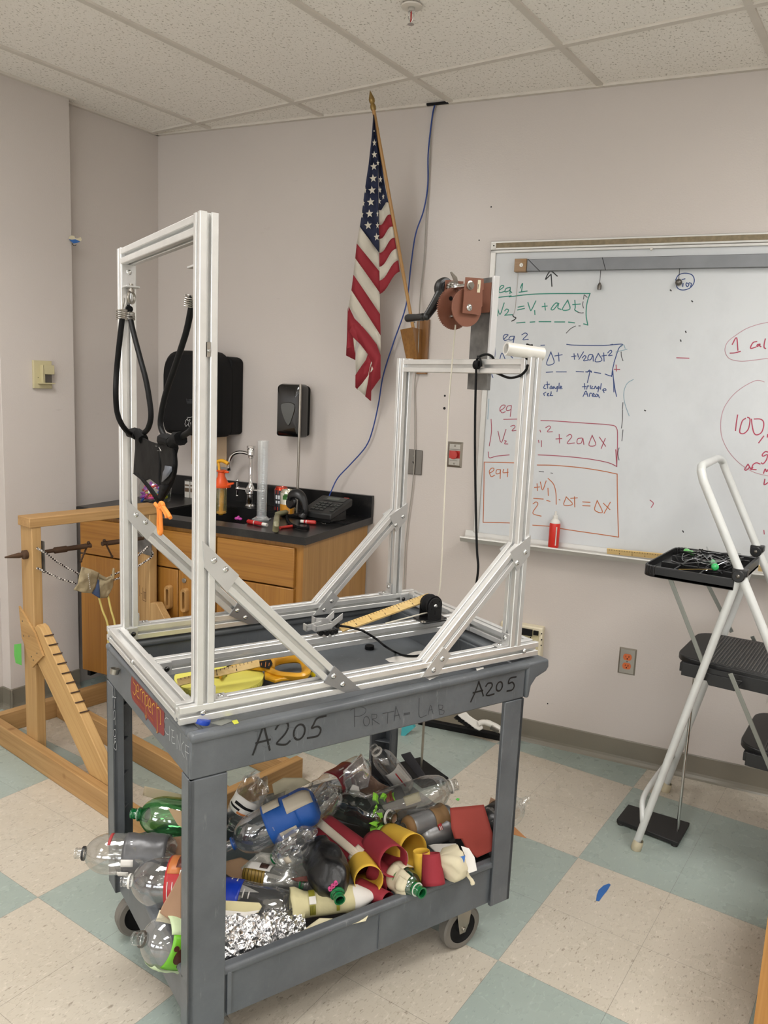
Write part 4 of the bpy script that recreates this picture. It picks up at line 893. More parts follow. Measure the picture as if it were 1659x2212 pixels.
for yy in (2.72, 2.86, 2.97): b.box((x0+.03, yy, tz-.018), (x1-.02, yy+.008, tz+.002))
for xx in (x0+.09, x0+.17): b.box((xx, y0+.02, tz-.018), (xx+.006, y1-.02, tz+.0))
b.build('divider', M['black'], tt, bevel=.001)
for nm, p, q in (('near', LN_(-.640, 1.0), LN_(-.49, .70)), ('far', LF_(-.645, .98), LF_(-.47, .70)), ('near', LN_(-.412, .70), LN_(-.20, .30)), ('far', LF_(-.40, .70), LF_(-.17, .30))):
    b = MB(); b.beam(p, q, (0, 1, 0), .014, .004); b.build('brace_strut', mat('dull_zinc', '8d8f88', .45, .8), lad, bevel=.001)
b = MB(); b.tube(smoothpath([LN_(-.63, .10), LN_(-.635, .14), LN_(-.65, .17)+YT*.05, LN_(-.655, .175)+YT*.2, LF_(-.63, .16)], 5), .010, 12); b.build('cross_tube', LW, lad)
# things in the ladder tray
def tz_(px, py, dz=0): return onz(px, py, tz-.01+dz)
for i, (p, q, lab) in enumerate((((1480, 1190), (1528, 1206), 'pale green handled screwdriver lying across the ladder tray'), ((1529, 1188), (1545, 1226), 'bright green handled screwdriver pointing forward in the ladder tray'))):
    A_, B_ = tz_(*p, .02), tz_(*q, .025); t = thing('screwdriver', A_, lab, 'screwdriver', 'screwdrivers in the ladder tray'); d = (B_-A_).normalized(); L = (B_-A_).length
    b = MB(); hl = .055 if i == 0 else L; 
    if i == 0: b.lathe(A_, d, [(0, 0), (.001, .008), (.006, .011), (.02, .010), (.028, .007), (.04, .0095), (.055, .006), (.055, 0)], 12)
    else: b.lathe(B_, -d, [(0, 0), (.001, .008), (.006, .012), (.03, .011), (.045, .008), (.06, .011), (.10, .0095), (.10, 0)], 12)
    b.build('handle', mat('green_handle_%d' % i, '6cc46a' if i == 0 else '3fbf6a', .25, coat=.5), t)
    b = MB(); b.tube([A_+d*.05, A_+d*(.055+.05)] if i == 0 else [B_-d*.09, A_-d*.06], .003, 8); b.build('shaft', M['steel'], t)
WR = mat('bare_wire', 'b9b9bb', .3, .9)
def wires(seed, n, m_, label, name, cat='wire'):
    random.seed(seed); b = MB()
    for k in range(n):
        p = [Vector((random.uniform(-.66, -.46), random.uniform(2.66, 2.98), tz+random.uniform(-.005, .03))) for _ in range(6)]
        b.tube(smoothpath(p, 6), .0011 if name == 'loose_wire' else .0022, 5)
    tag(b.build(name, m_), label, cat)
wires(3, 6, WR, 'tangle of bare silver wire in the ladder tray', 'loose_wire'); wires(5, 3, M['cord'], 'tangle of black insulated leads in the ladder tray', 'test_lead', 'cable')
b = MB(); b.tube([tz_(1466, 1230, .02), tz_(1538, 1230, .022)], .0016, 6); tag(b.build('brass_rod', mat('brass', 'b39a5a', .3, .9)), 'thin brass rod along the front of the ladder tray', 'rod')

# ================================================================== ring stand under the ladder
rs = thing('ring_stand', (-.645, 2.815, 0), 'black flat-based lab stand with a steel rod beside the ladder foot', 'lab stand')
P = [onz(x, y, .018) for x, y in ((1332, 1770), (1357, 1738), (1490, 1778), (1465, 1822))]
b = MB(); b.prism([Vector((p.x, p.y, .006)) for p in P], UP*.014); 
for p in P: c0 = p*.88 + (sum(P, Vector())/4)*.12; b.cyl((c0.x, c0.y, 0), (c0.x, c0.y, .007), .012, 10)
b.build('base', mat('black_cast_iron', '1c1b1b', .6), rs, bevel=.002)
q = onz(1463, 1795, .02); b = MB(); b.cyl((q.x, q.y, .018), (q.x, q.y, .64), .0055, 14); b.build('rod', M['steel'], rs)
# tape scrap and small crumb on the floor
def onfl(px, py): return onz(px, py, .0008)
fz = lambda l: [(1000+x/2.517, 1600+y/2.517) for x, y in l]
tag(flat('tape_scrap', fz([(724,870),(728,840),(738,812),(765,788),(795,778),(803,785),(785,815),(760,845),(740,874)]), BT, None, onfl), 'torn piece of blue painter tape on the cream floor tile', 'tape')
tag(flat('plastic_scrap', [(984,1727),(988,1724),(993,1726),(990,1730)], mat('green_scrap', '5fbf52', .6), None, onfl), 'tiny green scrap on the floor behind the cart', 'scrap')
# ================================================================== sink counter and its oak cabinets
OAK = wood_mat('oak_veneer', 'a3722f', '926225', UP, .42, .8, dark='', coat=.15); OAKH = wood_mat('oak_veneer_drawer', 'a3722f', '926225', WT, .42, .8, dark='', coat=.15)
OAKE = wood_mat('oak_end_panel', 'b48a50', 'a57b42', UP, .45, .8, dark='', coat=.1)
def slate_mat():
    t = NT('black_counter'); pos = t.n('ShaderNodeNewGeometry').outputs['Position']
    mp = t.n('ShaderNodeMapping'); t.l(pos, mp.inputs[0]); mp.inputs['Scale'].default_value = (3, 14, 3)
    a = t.n('ShaderNodeTexNoise', i_Vector=mp.outputs[0], i_Scale=2.5, i_Detail=7.0, i_Roughness=.7).outputs[0]
    t.l(t.mix(t.ramp(a, [(.55, (0,0,0,1)), (.8, (1,1,1,1))]), lin('121213'), lin('33312e')), t.p.inputs['Base Color']); t.p.inputs['Roughness'].default_value = .3; return t.m
SLATE = slate_mat(); ZC = .935; ZU = .903
sE = (onwall(660, 1165, .635)-W0).dot(WT); sLft = -1.335; sB2 = -1.385
ct = thing('sink_counter', wp(-.7, ZU, .3), 'black laboratory worktop with sink and raised back edge along the wall', 'countertop')
# slab around the sink opening
sk0, sk1, ko0, ko1 = -.98, -.47, .17, .535
b = MB()
for (a, c_, o0, o1) in ((sLft, sk0, 0, .635), (sk1, sE, 0, .635), (sk0, sk1, 0, ko0), (sk0, sk1, ko1, .635)): b.obox(wp(a, ZU, o0), WT*(c_-a), WN*(o1-o0), UP*(ZC-ZU))
b.build('worktop', SLATE, ct, smooth=False)
b = MB(); zs = onwall(798, 1071, .02).z; b.obox(wp(sLft, ZC, 0), WT*(sE-sLft), WN*.022, UP*(zs-ZC)); b.obox(wp(sE-.0, ZC, 0), WT*.001, WN*.022, UP*(zs-ZC)); b.build('backsplash', SLATE, ct, bevel=.002)
b = MB(); w = .008; zd = ZC-.22
for (a, c_, o0, o1) in ((sk0, sk0+w, ko0, ko1), (sk1-w, sk1, ko0, ko1), (sk0, sk1, ko0, ko0+w), (sk0, sk1, ko1-w, ko1)): b.obox(wp(a, zd, o0), WT*(c_-a), WN*(o1-o0), UP*(ZC-.004-zd))
b.obox(wp(sk0, zd-w, ko0), WT*(sk1-sk0), WN*(ko1-ko0), UP*w); b.build('sink_basin', M['blackm'], ct, smooth=False)
cab = thing('base_cabinet', wp(-.7, 0, .3), 'honey oak base cabinet under the black sink counter', 'cabinet')
cF = .61; sR_ = sE-.022; sL_ = sLft+.008; zT, zBt = ZU-.001, .142
b = MB(); b.obox(wp(sR_-.019, .10, .01), WT*.019, WN*(cF-.011), UP*(zT-.10)); b.build('end_panel', OAKE, cab, smooth=False)
b = MB(); b.obox(wp(sL_, .10, .01), WT*.019, WN*(cF-.03), UP*(zT-.10)); b.obox(wp(sL_, zBt, .01), WT*(sR_-sL_), WN*(cF-.03), UP*.018); b.obox(wp(sL_+.02, .0, .45), WT*(sR_-sL_-.04), WN*.015, UP*.14); b.obox(wp(sL_, zBt, .02), WT*(sR_-sL_-.02), WN*.006, UP*(.60-zBt)); b.build('carcass', M['blackm'], cab, smooth=False)
b = MB(); b.obox(wp(sR_-.05, zBt, cF-.02), WT*.05, WN*.02, UP*(zT-zBt)); b.obox(wp(sL_, zT-.03, cF-.02), WT*(sR_-sL_), WN*.019, UP*.03); b.build('face_frame', OAK, cab, smooth=False)
def front(name, s0, s1, z0, z1, m_, par=cab):
    b = MB(); b.obox(wp(s0, z0, cF-.004), WT*(s1-s0), WN*.02, UP*(z1-z0)); return b.build(name, m_, par, bevel=.003)
xsn = (sL_+.004, -.868, -.545, sR_-.034)
xm = -.752
zd0 = .716; ztp = .882
dr1 = front('drawer', sL_+.004, -.872, zd0, ztp, OAKH); dr2 = front('drawer', -.866, -.552, zd0-.0, ztp, OAKH); dr3 = front('drawer', -.546, sR_-.034, zd0, ztp, OAKH)
d1 = front('door', sL_+.004, -.872, zBt, zd0-.006, OAK); d2 = front('door', -.866, xm-.002, zBt, zd0-.006, OAK); d3 = front('door', xm+.002, -.552, zBt, zd0-.006, OAK); d4 = front('door', -.546, sR_-.034, zBt, zd0-.006, OAK)
PUL = wood_mat('oak_pull', 'b8905c', 'a67e48', UP, .35, dark='', coat=.3)
def pull(par, s, z, face=True):
    b = MB(); pts = []
    w, h_ = .017, .055
    for k in range(20):
        a = 2*PI*k/20; pts.append((w*math.cos(a), (h_-w)*(1 if math.sin(a) > 0 else -1)+w*math.sin(a)))
    c_ = wp(s, z, cF+.016)
    O_ = [c_+WT*x+UP*y for x, y in pts]; I_ = [c_+WT*x*.42+UP*((y-math.copysign(h_-w, y))*.42+math.copysign(h_-w, y)*.85) for x, y in pts]
    n = len(pts); R_ = [[p for p in O_], [p+WN*.018 for p in O_], [q+(p-q)*.75+WN*.024 for p, q in zip(O_, I_)], [q+WN*.022 for q in I_], [q for q in I_]]
    V = [[b.b.verts.new(p) for p in r] for r in R_]
    for i in range(len(V)-1):
        for k in range(n): b._f([V[i][k], V[i][(k+1)%n], V[i+1][(k+1)%n], V[i+1][k]])
    b._f(V[-1]) if False else None
    b.build('pull', PUL, par)
pull(d2, -.795, .583); pull(d3, -.706, .583); pull(d1, -.91, .583)
b = MB(); c_ = wp(-.716, .669, cF+.016); b.lathe(c_, WN, [(0, .011), (.006, .011), (.007, .009), (.0065, .004), (.0065, 0)], 18); b.build('lock', M['steelp'], d3)
zc_ = ZC
def onct(px, py, dz=0): return onz(px, py, ZC+dz)
def lathe_obj(name, c, prof, m_, parent=None, n=24, ax=UP, **k):
    b = MB(); b.lathe(c, ax, prof, n); return b.build(name, m_, parent, **k)
# faucet
fc = onwall(540, 1085, .1); fc = wp((onwall(541, 1060, .09)-W0).dot(WT), ZC, .09)
fa = thing('faucet', fc, 'tall chrome gooseneck laboratory faucet behind the sink', 'faucet')
b = MB(); b.lathe(fc, UP, [(0, 0), (0, .026), (.004, .024), (.01, .019), (.055, .018), (.06, .022), (.09, .021), (.10, .014), (.11, .009), (.21, .009)], 24); b.build('body', M['chrome'], fa)
zt = onwall(543, 975, .09).z
b = MB(); b.cyl(fc+UP*.2, Vector((fc.x, fc.y, zt)), .009, 16); b.lathe(Vector((fc.x, fc.y, zt-.035)), UP, [(0, .009), (.002, .014), (.012, .015), (.016, .019), (.045, .019), (.05, .016), (.052, .021), (.062, .021), (.064, .0), ], 20); b.build('riser', M['chrome'], fa)
g0 = Vector((fc.x, fc.y, zt-.012)); sd_ = (WT*-.99+WN*.12).normalized()
b = MB(); b.tube(smoothpath([g0+sd_*.01, g0+sd_*.06+UP*.004, g0+sd_*.095-UP*.008, g0+sd_*.115-UP*.035, g0+sd_*.12-UP*.07], 6), .0085, 14); b.lathe(g0+sd_*.12-UP*.068, -UP, [(0, .0085), (.002, .0115), (.02, .0115), (.024, .009), (.024, 0)], 16); b.build('spout', M['chrome'], fa)
b = MB(); hc = fc+UP*.078; b.cyl(hc-WT*.075, hc+WT*.075, .008, 12); b.cyl(hc, hc+WN*.03, .012, 12)
for k in (-1, 1):
    e = hc+WT*.075*k; b.sphere(e, .012); b.tube([e-UP*.035+WN*.004, e+UP*.038+WN*.004], .0055, 10); b.sphere(e+UP*.04+WN*.004, .008); b.sphere(e-UP*.036+WN*.004, .007)
b.build('handles', M['chrome'], fa)
# graduated cylinder
CLR = plastic_film('frosted_plastic', (.93,.95,.96), .22, .4, .15, (.8,.83,.84))
gc = onct(565, 1123); gt = thing('graduated_cylinder', gc, 'tall translucent plastic graduated cylinder standing by the sink', 'graduated cylinder')
hg = onpl(571, 950, gc, (gc-O).normalized()).z-ZC
b = MB(); b.lathe(gc, UP, [(.012, 0), (.012, .022), (hg-.01, .0235), (hg, .026)], 24); b.build('tube', CLR, gt)
b = MB(); pts = [gc+Vector((.045*math.cos(PI/3*k), .045*math.sin(PI/3*k), 0)) for k in range(6)]; b.prism(pts, UP*.006); b.lathe(gc+UP*.006, UP, [(0, .04), (.004, .03), (.012, .023)], 24); b.build('foot', CLR, gt)
b = MB()
vd = (O-gc); vd.z = 0; vd.normalize(); sdv = vd.cross(UP)
for k in range(28): b.stroke([gc+vd*.0238-sdv*.009+UP*(.04+k*.0105), gc+vd*.0238+sdv*(.004 if k%5 else .009)+UP*(.04+k*.0105)], .0008, vd)
b.build('graduations', mat('grey_print', 'b7bcbe', .6), gt, smooth=False)
# lab rod stand behind the phone
q = onct(641, 1068); st = thing('rod_stand', q, 'thin steel rod standing upright in front of the soap dispenser', 'lab stand')
q = wp((onwall(643, 1060, .2)-W0).dot(WT), ZC, .2); hr = onpl(647, 830, q, WN).z
b = MB(); b.cyl(q+UP*.01, Vector((q.x, q.y, hr)), .006, 12); b.build('rod', M['steelp'], st); b = MB(); b.obox(q-WT*.05-WN*.06, WT*.1, WN*.12, UP*.012); b.build('base', M['blackm'], st, bevel=.002)
# drink cans
def can(c, col, top, label, marks):
    t = thing('drink_can', c, label, 'can', 'drink cans on the counter')
    b = MB(); b.lathe(c, UP, [(0, 0), (0, .024), (.004, .0265), (.010, .033), (.108, .033), (.118, .0275), (.120, .0268)], 28); bd = b.build('body', mat('can_'+col, col, .3, .3), t)
    b = MB(); b.lathe(c+UP*.108, UP, [(0, .0332), (.010, .0277), (.012, .0275), (.0135, .0268), (.011, .0255), (.010, 0)], 28); b.build('lid', mat('can_lid_'+top, top, .25, .8), t)
    b = MB(); b.tube([c+UP*.1195+Vector((.006*math.cos(a), .01*math.sin(a), 0)) for a in [2*PI*k/12 for k in range(12)]], .0012, 6, closed=True); b.build('tab', M['steel'], t)
    vd = (O-c); vd.z = 0; vd.normalize(); a0 = math.atan2(vd.y, vd.x)
    for nm, mcol, pieces in marks:
        b = MB()
        for (a1, a2, z1, z2) in pieces:
            n = 6; L_ = []; R_ = []
            for k in range(n+1):
                a = a0+a1+(a2-a1)*k/n; L_.append(c+Vector((math.cos(a)*.0333, math.sin(a)*.0333, z1))); R_.append(c+Vector((math.cos(a)*.0333, math.sin(a)*.0333, z2)))
            b.quadstrip(L_, R_)
        b.build(nm, mat('print_'+mcol, mcol, .4), t)
c1 = onct(607, 1100); c1 = wp((onwall(607, 1100, .16)-W0).dot(WT), ZC, .16)
can(c1, '20242b', 'c9402a', 'dark drink can with red top beside the graduated cylinder', [('red_band', 'c23a26', [(-1.5, 1.5, .09, .107), (-1.5, 1.5, .012, .028)]), ('lettering', 'dfe3e6', [(-.9+.42*k, -.6+.42*k, .066, .084) for k in range(4)] + [(-.9+.42*k, -.62+.42*k, .045, .058) for k in range(3)]), ('green_print', '4a7d3c', [(.1, .9, .034, .056)])])
c2 = wp((onwall(620, 1115, .225)-W0).dot(WT), ZC, .225)
can(c2, 'e3dfcf', 'dcd8c4', 'cream and orange drink can with a green leaf behind the phone', [('orange_print', 'e09a2c', [(-1.5, .2, .010, .055), (-.5, 1.4, .010, .045)]), ('leaf', '3f7a33', [(-.7, -.1, .078, .098), (-.5, .1, .090, .104)]), ('grey_print', '6f7a72', [(-.2, .6, .06, .07)])])
# desk phone
pc = onct(690, 1118); ph = thing('desk_phone', pc, 'black desk telephone at the end of the counter, handset lying on its left', 'telephone')
A0 = onct(634, 1130); A1 = onct(720, 1125); A2 = onct(732, 1100)
pf_ = onct(655, 1124); ax = (onct(723, 1119)-pf_).normalized(); bx = ax.cross(UP); bx = -bx if bx.dot(WN) > 0 else bx   # bx runs to the back
ax = (WT*.98+WN*.10).normalized(); bx = UP.cross(ax); bx = bx if bx.dot(WN) < 0 else -bx
p0 = onct(648, 1123); wph, dph = .168, .175
def pp(x, y, z): return p0 + ax*x + bx*y + UP*z
PHM = mat('phone_black', '1e1f1f', .45); PHG = mat('phone_grey', '3a3c3a', .45)
b = MB(); b.hexa([pp(.02, .02, 0), pp(wph-.02, .02, 0), pp(wph-.02, dph-.02, 0), pp(.02, dph-.02, 0), pp(.02, .02, .02), pp(wph-.02, .02, .02), pp(wph-.02, dph-.02, .06), pp(.02, dph-.02, .06)]); b.build('stand', PHM, ph, bevel=.003)
b = MB(); b.hexa([pp(0, 0, .016), pp(wph, 0, .016), pp(wph, dph, .062), pp(0, dph, .062), pp(0, 0, .045), pp(wph, 0, .045), pp(wph, dph, .098), pp(0, dph, .098)]); bd = b.build('body', PHM, ph, bevel=.006, seg=3)
tz2 = lambda y: .0455+(.053/dph)*y
nrm = (pp(0, dph, tz2(dph))-pp(0, 0, tz2(0))).cross(ax).normalized(); nrm = nrm if nrm.z > 0 else -nrm
def key(b, x, y, w, h_, t_=.003): u = (pp(x, y+h_, tz2(y+h_))-pp(x, y, tz2(y))); b.obox(pp(x, y, tz2(y))+nrm*.0002, ax*w, u, nrm*t_)
b = MB(); key(b, .035, .125, .115, .042, .0015); b.build('display_bezel', PHG, ph, bevel=.001)
b = MB(); key(b, .05, .135, .065, .020, .002); b.build('display', mat('lcd', '5a6156', .3), ph)
b = MB()
for i in range(3):
    for j in range(4): key(b, .038+i*.024, .025+j*.022, .019, .013)
b.build('keypad', PHG, ph, bevel=.0008)
b = MB()
for j in range(5): key(b, .140, .025+j*.018, .018, .011)
for i in range(2): key(b, .112+i*.014, .07+i*.006, .011, .018)
b.build('side_keys', PHG, ph, bevel=.0008)
b = MB(); key(b, .125, .166, .026, .005, .002); b.build('message_lamp', mat('lamp_red', 'b3352c', .4), ph)
# handset leaning on the left of the phone
hs = smoothpath([onct(628, 1073, .075), onct(640, 1070, .095), onct(652, 1080, .09), onct(660, 1105, .055), onct(662, 1130, .025)], 6)
def offc(p): return p
b = MB(); hp = [onpl(x, y, p0-bx*.02, bx) for x, y in ((626, 1078), (630, 1069), (641, 1066), (652, 1074), (658, 1088), (660, 1102), (656, 1112))]
b.tube(smoothpath(hp, 5), [.013+.004*math.sin(k*.2) for k in range(31)], 14, flat=1.5)
e_c = onpl(633, 1086, p0-bx*.02, bx); b.lathe(e_c-WN*.004, WN*.9-ax*.35+UP*.2, [(0, 0), (0, .024), (.014, .030), (.022, .027), (.018, .015), (.018, 0)], 22); b.lathe(hp[-1], (ax*-.3+WN*.4-UP*.8), [(-.004, 0), (-.004, .016), (.012, .02), (.018, .018), (.018, 0)], 18)
b.build('handset', M['black'], ph)
cpth = smoothpath([onpl(x, y, p0-bx*.03, bx) for x, y in ((648, 1112), (655, 1102), (652, 1112), (655, 1125), (663, 1133))] + [onct(x, y, .008) for x, y in ((665, 1140), (655, 1141), (640, 1138), (626, 1130), (620, 1118), (622, 1108))], 24)
b = MB(); fr = b.frames(cpth); hel = []
for i, (p, x, y) in enumerate(fr):
    for k in range(3):
        a = (i*3+k)*PI*2/6.5; q_ = fr[min(i+1, len(fr)-1)][0]; hel.append(p.lerp(q_, k/3)+x*.0055*math.cos(a)+y*.0055*math.sin(a))
b.tube(hel, .0017, 5); b.build('coiled_cord', M['cord'], ph)
# rubber tubing folded over the counter edge
RT = mat('yellowed_rubber_tube', '8b8768', .4, var=.15)
b = MB(); b.tube(smoothpath([onct(634, 1100, .02), onct(616, 1107, .02), onct(602, 1110, .018), onct(596, 1113, .012)], 5), .0125, 14)
e1 = onpl(597, 1112, wp(0, 0, .60), WN); e2 = onpl(595, 1146, wp(0, 0, .652), WN); b.tube(smoothpath([onct(600, 1111, .014), onct(598, 1117, .013), onpl(597, 1128, wp(0, 0, .645), WN), e2], 5), .0125, 14, caps=False); b.lathe(e2, (e2-onpl(597, 1128, wp(0, 0, .645), WN)), [(0, .0125), (.001, .0085), (-.02, .008), (-.02, 0)], 14)
tag(b.build('rubber_tube', RT), 'kinked yellowish rubber tube bent over the counter front edge', 'tube')
# markers on the counter
def marker(a_, b_, col, cap, label, grp='felt markers on the counter'):
    A_, B_ = Vector(a_), Vector(b_); d = (B_-A_).normalized(); L = (B_-A_).length; t = thing('marker', A_, label, 'marker', grp)
    lathe_obj('barrel', A_, [(0, 0), (0, .0075), (L-.035, .0085), (L-.035, 0)], mat('marker_white', 'ddd9d2', .4), t, 16, d)
    lathe_obj('label', A_, [(L*.22, .0082), (L-.045, .0089)], mat('marker_'+col, col, .4), t, 16, d)
    lathe_obj('cap', A_, [(L-.04, .009), (L-.04, .0095), (L-.004, .0095), (L, .007), (L, 0)], mat('marker_cap_'+cap, cap, .35), t, 16, d)
marker(onct(577, 1134, .0095), onct(535, 1126, .0095), 'b0252a', 'b3231f', 'white and red felt marker lying near the front edge beside the sink')
marker(onct(650, 1126, .0095), onct(682, 1129, .0095), 'b0252a', 'c23a34', 'red felt marker lying in front of the phone')
b = MB(); b.tube([onct(610, 1139, .006), onct(636, 1136, .006)], .006, 12); b.tube([onct(605, 1140, .006), onct(610, 1139, .006)], .0062, 12); tag(b.build('red_pen', mat('pen_red', 'b8332a', .35)), 'short red pen with black end in front of the phone cord', 'pen')
b = MB(); b.tube(smoothpath([onct(660, 1122, .008), onct(671, 1117, .01), onct(669, 1121, .006)], 4), .0012, 6); b.tube(smoothpath([onct(683, 1124, .006), onct(701, 1132, .006), onct(702, 1129, .01), onct(697, 1125, .01)], 4), .0012, 6); tag(b.build('wire_clip', M['steel']), 'bent steel wire clip beside the red marker', 'clip')
b = MB(); b.obox(onct(700, 1126, 0), ax*.12, bx*.03, UP*.005); tag(b.build('black_tool', M['blackm']), 'flat black tool lying in front of the phone', 'tool')
b = MB(); b.sphere(onct(512, 1120, .007), .010, sc=(1.2, 1, .7)); b.sphere(onct(519, 1121, .007), .009, sc=(1, 1, .7)); b.sphere(onct(515, 1117, .012), .006); tag(b.build('putty_blob', mat('magenta_putty', 'b83f9a', .5)), 'small magenta blob on the counter front edge', 'blob')
# candy jar
jc = wp((onwall(335, 1070, .3)-W0).dot(WT), ZC, .30); jr = thing('toy_jar', jc, 'clear round jar full of brightly coloured balloons on the counter', 'jar')
b = MB(); b.lathe(jc, UP, [(0, 0), (0, .062), (.01, .074), (.075, .080), (.105, .068), (.118, .052), (.125, .052)], 28); b.build('glass', plastic_film('clear_jar', (.98,.99,.99), .0, .22, .05), jr)
random.seed(11)
cols = ['e8562b', 'd83a8e', '2c4fa8', '3f9a4a', 'd8d94a', 'e34a3c', '8d3fa0', '3aa0c8']
cm = [mat('balloon_'+c_, c_, .45) for c_ in cols]
for k in range(62):
    a = random.uniform(0, 2*PI); r = random.uniform(.02, .066); z = random.uniform(.012, .085); cc = jc+Vector((r*math.cos(a), r*math.sin(a), z)); d = Vector((random.uniform(-1, 1), random.uniform(-1, 1), random.uniform(-.5, .5))).normalized()
    ci = (k % 8) if z < .05 else (k % 3 if k % 2 else (5 if k % 4 else 6))
    b = MB(); b.tube([cc-d*.016, cc-d*.008, cc+d*.004, cc+d*.014, cc+d*.018], [.003, .0085, .0105, .006, .004], 8, flat=.6); b.build('balloon', cm[ci], jr)
# little white bottles on the counter
for i, (px, lab) in enumerate(((412, 'left white spice box against the backsplash'), (424, 'right white spice box against the backsplash'))):
    c_ = wp((onwall(px, 1070, .05)-W0).dot(WT), ZC, .05); t = thing('supply_box', c_, lab, 'box', 'white boxes against the backsplash')
    b = MB(); b.obox(c_-WT*.016, WT*.03, WN*.03, UP*.085); b.build('carton', M['white'], t, bevel=.001); b = MB(); b.obox(c_-WT*.014+UP*.03+WN*.0302, WT*.026, WN*.0005, UP*.02); b.obox(c_-WT*.014+UP*.06+WN*.0302, WT*.026, WN*.0005, UP*.008); b.build('print', mat('brown_print', '6e5a48', .6), t); b = MB(); b.obox(c_-WT*.0165+UP*.085, WT*.031, WN*.031, UP*.004); b.build('lid', M['steeld'], t)
# orange and yellow toy launcher behind the near upright
lc = wp((onwall(476, 1105, .30)-W0).dot(WT), ZC, .30); la = thing('toy_launcher', lc, 'orange and yellow plastic launcher standing on the sink edge', 'toy'); q1 = onpl(480, 1050, lc, WN)
def L3(px, py): return onpl(px, py, lc, WN)
b = MB(); b.cyl(L3(477, 1108), L3(477, 1052), .028, 20); b.build('barrel', plastic_film('yellowish_tube', (.95,.9,.6), .15, .4, .1, (.8,.75,.4)), la)
b = MB(); b.tube([L3(477, 1112), L3(480, 1055)], .011, 12); b.lathe(L3(478, 1108), UP, [(0, 0), (0, .022), (.008, .022), (.008, 0)], 16); b.build('piston', M['yellow'], la)
b = MB(); b.lathe(L3(478, 1052), UP, [(0, 0), (0, .045), (.008, .046), (.02, .034), (.05, .018), (.07, .016), (.075, .024), (.08, .024), (.08, 0)], 22); b.tube([L3(490, 1047), L3(505, 1044)], [.010, .005], 10, flat=.6); b.tube([L3(484, 1019), L3(494, 1020)], [.008, .004], 8); b.build('collar', M['orange'], la)
b = MB(); b.tube(smoothpath([L3(468, 998), L3(478, 995), L3(487, 998), L3(493, 1002)], 5), .0085, 12); b.tube([L3(474, 1019), L3(472, 998)], .006, 10); b.build('handle', M['yellow'], la)

# ================================================================== wooden slingshot frame on the floor
wo = Vector((-3.1, 1.69, 0)); wa = math.radians(-5); wu = Vector((math.cos(wa), math.sin(wa), 0)); wv = Vector((-math.sin(wa), math.cos(wa), 0))
def wf(u, v, z): return wo + wu*u + wv*v + Vector((0, 0, z))
PINEV = wood_mat('pine_vertical', 'bd9a68', 'a58150', UP, .6, .8, dark='6d431c', coat=0); PINEU = wood_mat('pine_rail', 'b69160', '9b7646', wu, .6, .8, dark='6d431c', coat=0); PINEW = wood_mat('pine_cross', 'b69160', '9b7646', wv, .6, .8, dark='6d431c', coat=0)
wfm = thing('wooden_slingshot_frame', wf(.5, .3, 0), 'knotty pine two by four slingshot frame standing on the floor behind the cart', 'wooden frame')
def lum(name, a, c_, m_): b = MB(); b.fbox(wf, a, c_); return b.build(name, m_, wfm, bevel=.003)
lum('base_rail', (-.012, 0, 0), (1.15, .038, .089), PINEU); lum('base_rail', (-.012, .30, 0), (1.15, .338, .089), PINEU); lum('base_rail', (-.012, .60, 0), (1.15, .638, .089), PINEU)
lum('cross_piece', (-.05, -.0, 0), (-.012, .66, .089), PINEW); lum('cross_piece', (1.15, .0, 0), (1.188, .676, .089), PINEW)
u0, u1 = .238, .327
up1 = lum('post', (u0, .0385, 0), (u1, .0765, .955), PINEV); up2 = lum('post', (u0, .5615, 0), (u1, .5995, .955), PINEV)
lum('top_beam', (u0-.003, .03, .955), (u1+.003, .615, .993), PINEW)
b = MB(); b.prism([wf(u1, .04, .56), wf(u1, .04, .43), wf(.80, .04, .0), wf(.915, .04, 0), wf(.88, .04, .085), wf(.372, .04, .568), wf(.345, .04, .575)], wv*.036); br = b.build('diagonal_brace', wood_mat('pine_brace', 'c6a26c', 'ae8852', Vector((.74, -.06, -.67)), .6, .8, dark='6d431c', coat=0), wfm, bevel=.003)
b = MB()
for k in range(9): p = .0+k*.036; c_ = wf(.400+p*.86, .04, .5445-p*.82); b.obox(c_+Vector((0, 0, -.001)), wv*.036+wu*.004, wu*.0035-UP*.0028, (wu*.68+UP*.72)*.0022)
b.build('notches', mat('dark_cut', '3a2413', .8), br, smooth=False)
b = MB(); b.prism([wf(.222, .030, .625), wf(.240, .030, .50), wf(.318, .030, .395), wf(.405, .030, .465), wf(.34, .030, .545)], wv*.008); gs = b.build('gusset', wood_mat('plywood_gusset', 'ba9560', 'a57f4c', wu, .6, dark='', coat=0), wfm, smooth=False)
b = MB()
for u, z in ((.25, .57), (.255, .51), (.30, .52), (.33, .43), (.36, .465), (.315, .44)): b.cyl(wf(u, .0302, z), wf(u, .029, z), .003, 8)
b.build('screws', M['steeld'], gs)
b = MB(); b.prism([wf(u1, .5635, .56), wf(u1, .5635, .43), wf(.80, .5635, .0), wf(.915, .5635, 0), wf(.88, .5635, .085), wf(.372, .5635, .568)], wv*.034); b.build('diagonal_brace', PINEV, wfm, bevel=.003)
b = MB(); b.prism([wf(.222, .5985, .60), wf(.240, .5985, .50), wf(.318, .5985, .395), wf(.405, .5985, .465), wf(.34, .5985, .545)], wv*.008); b.build('gusset', PINEV, wfm, smooth=False)
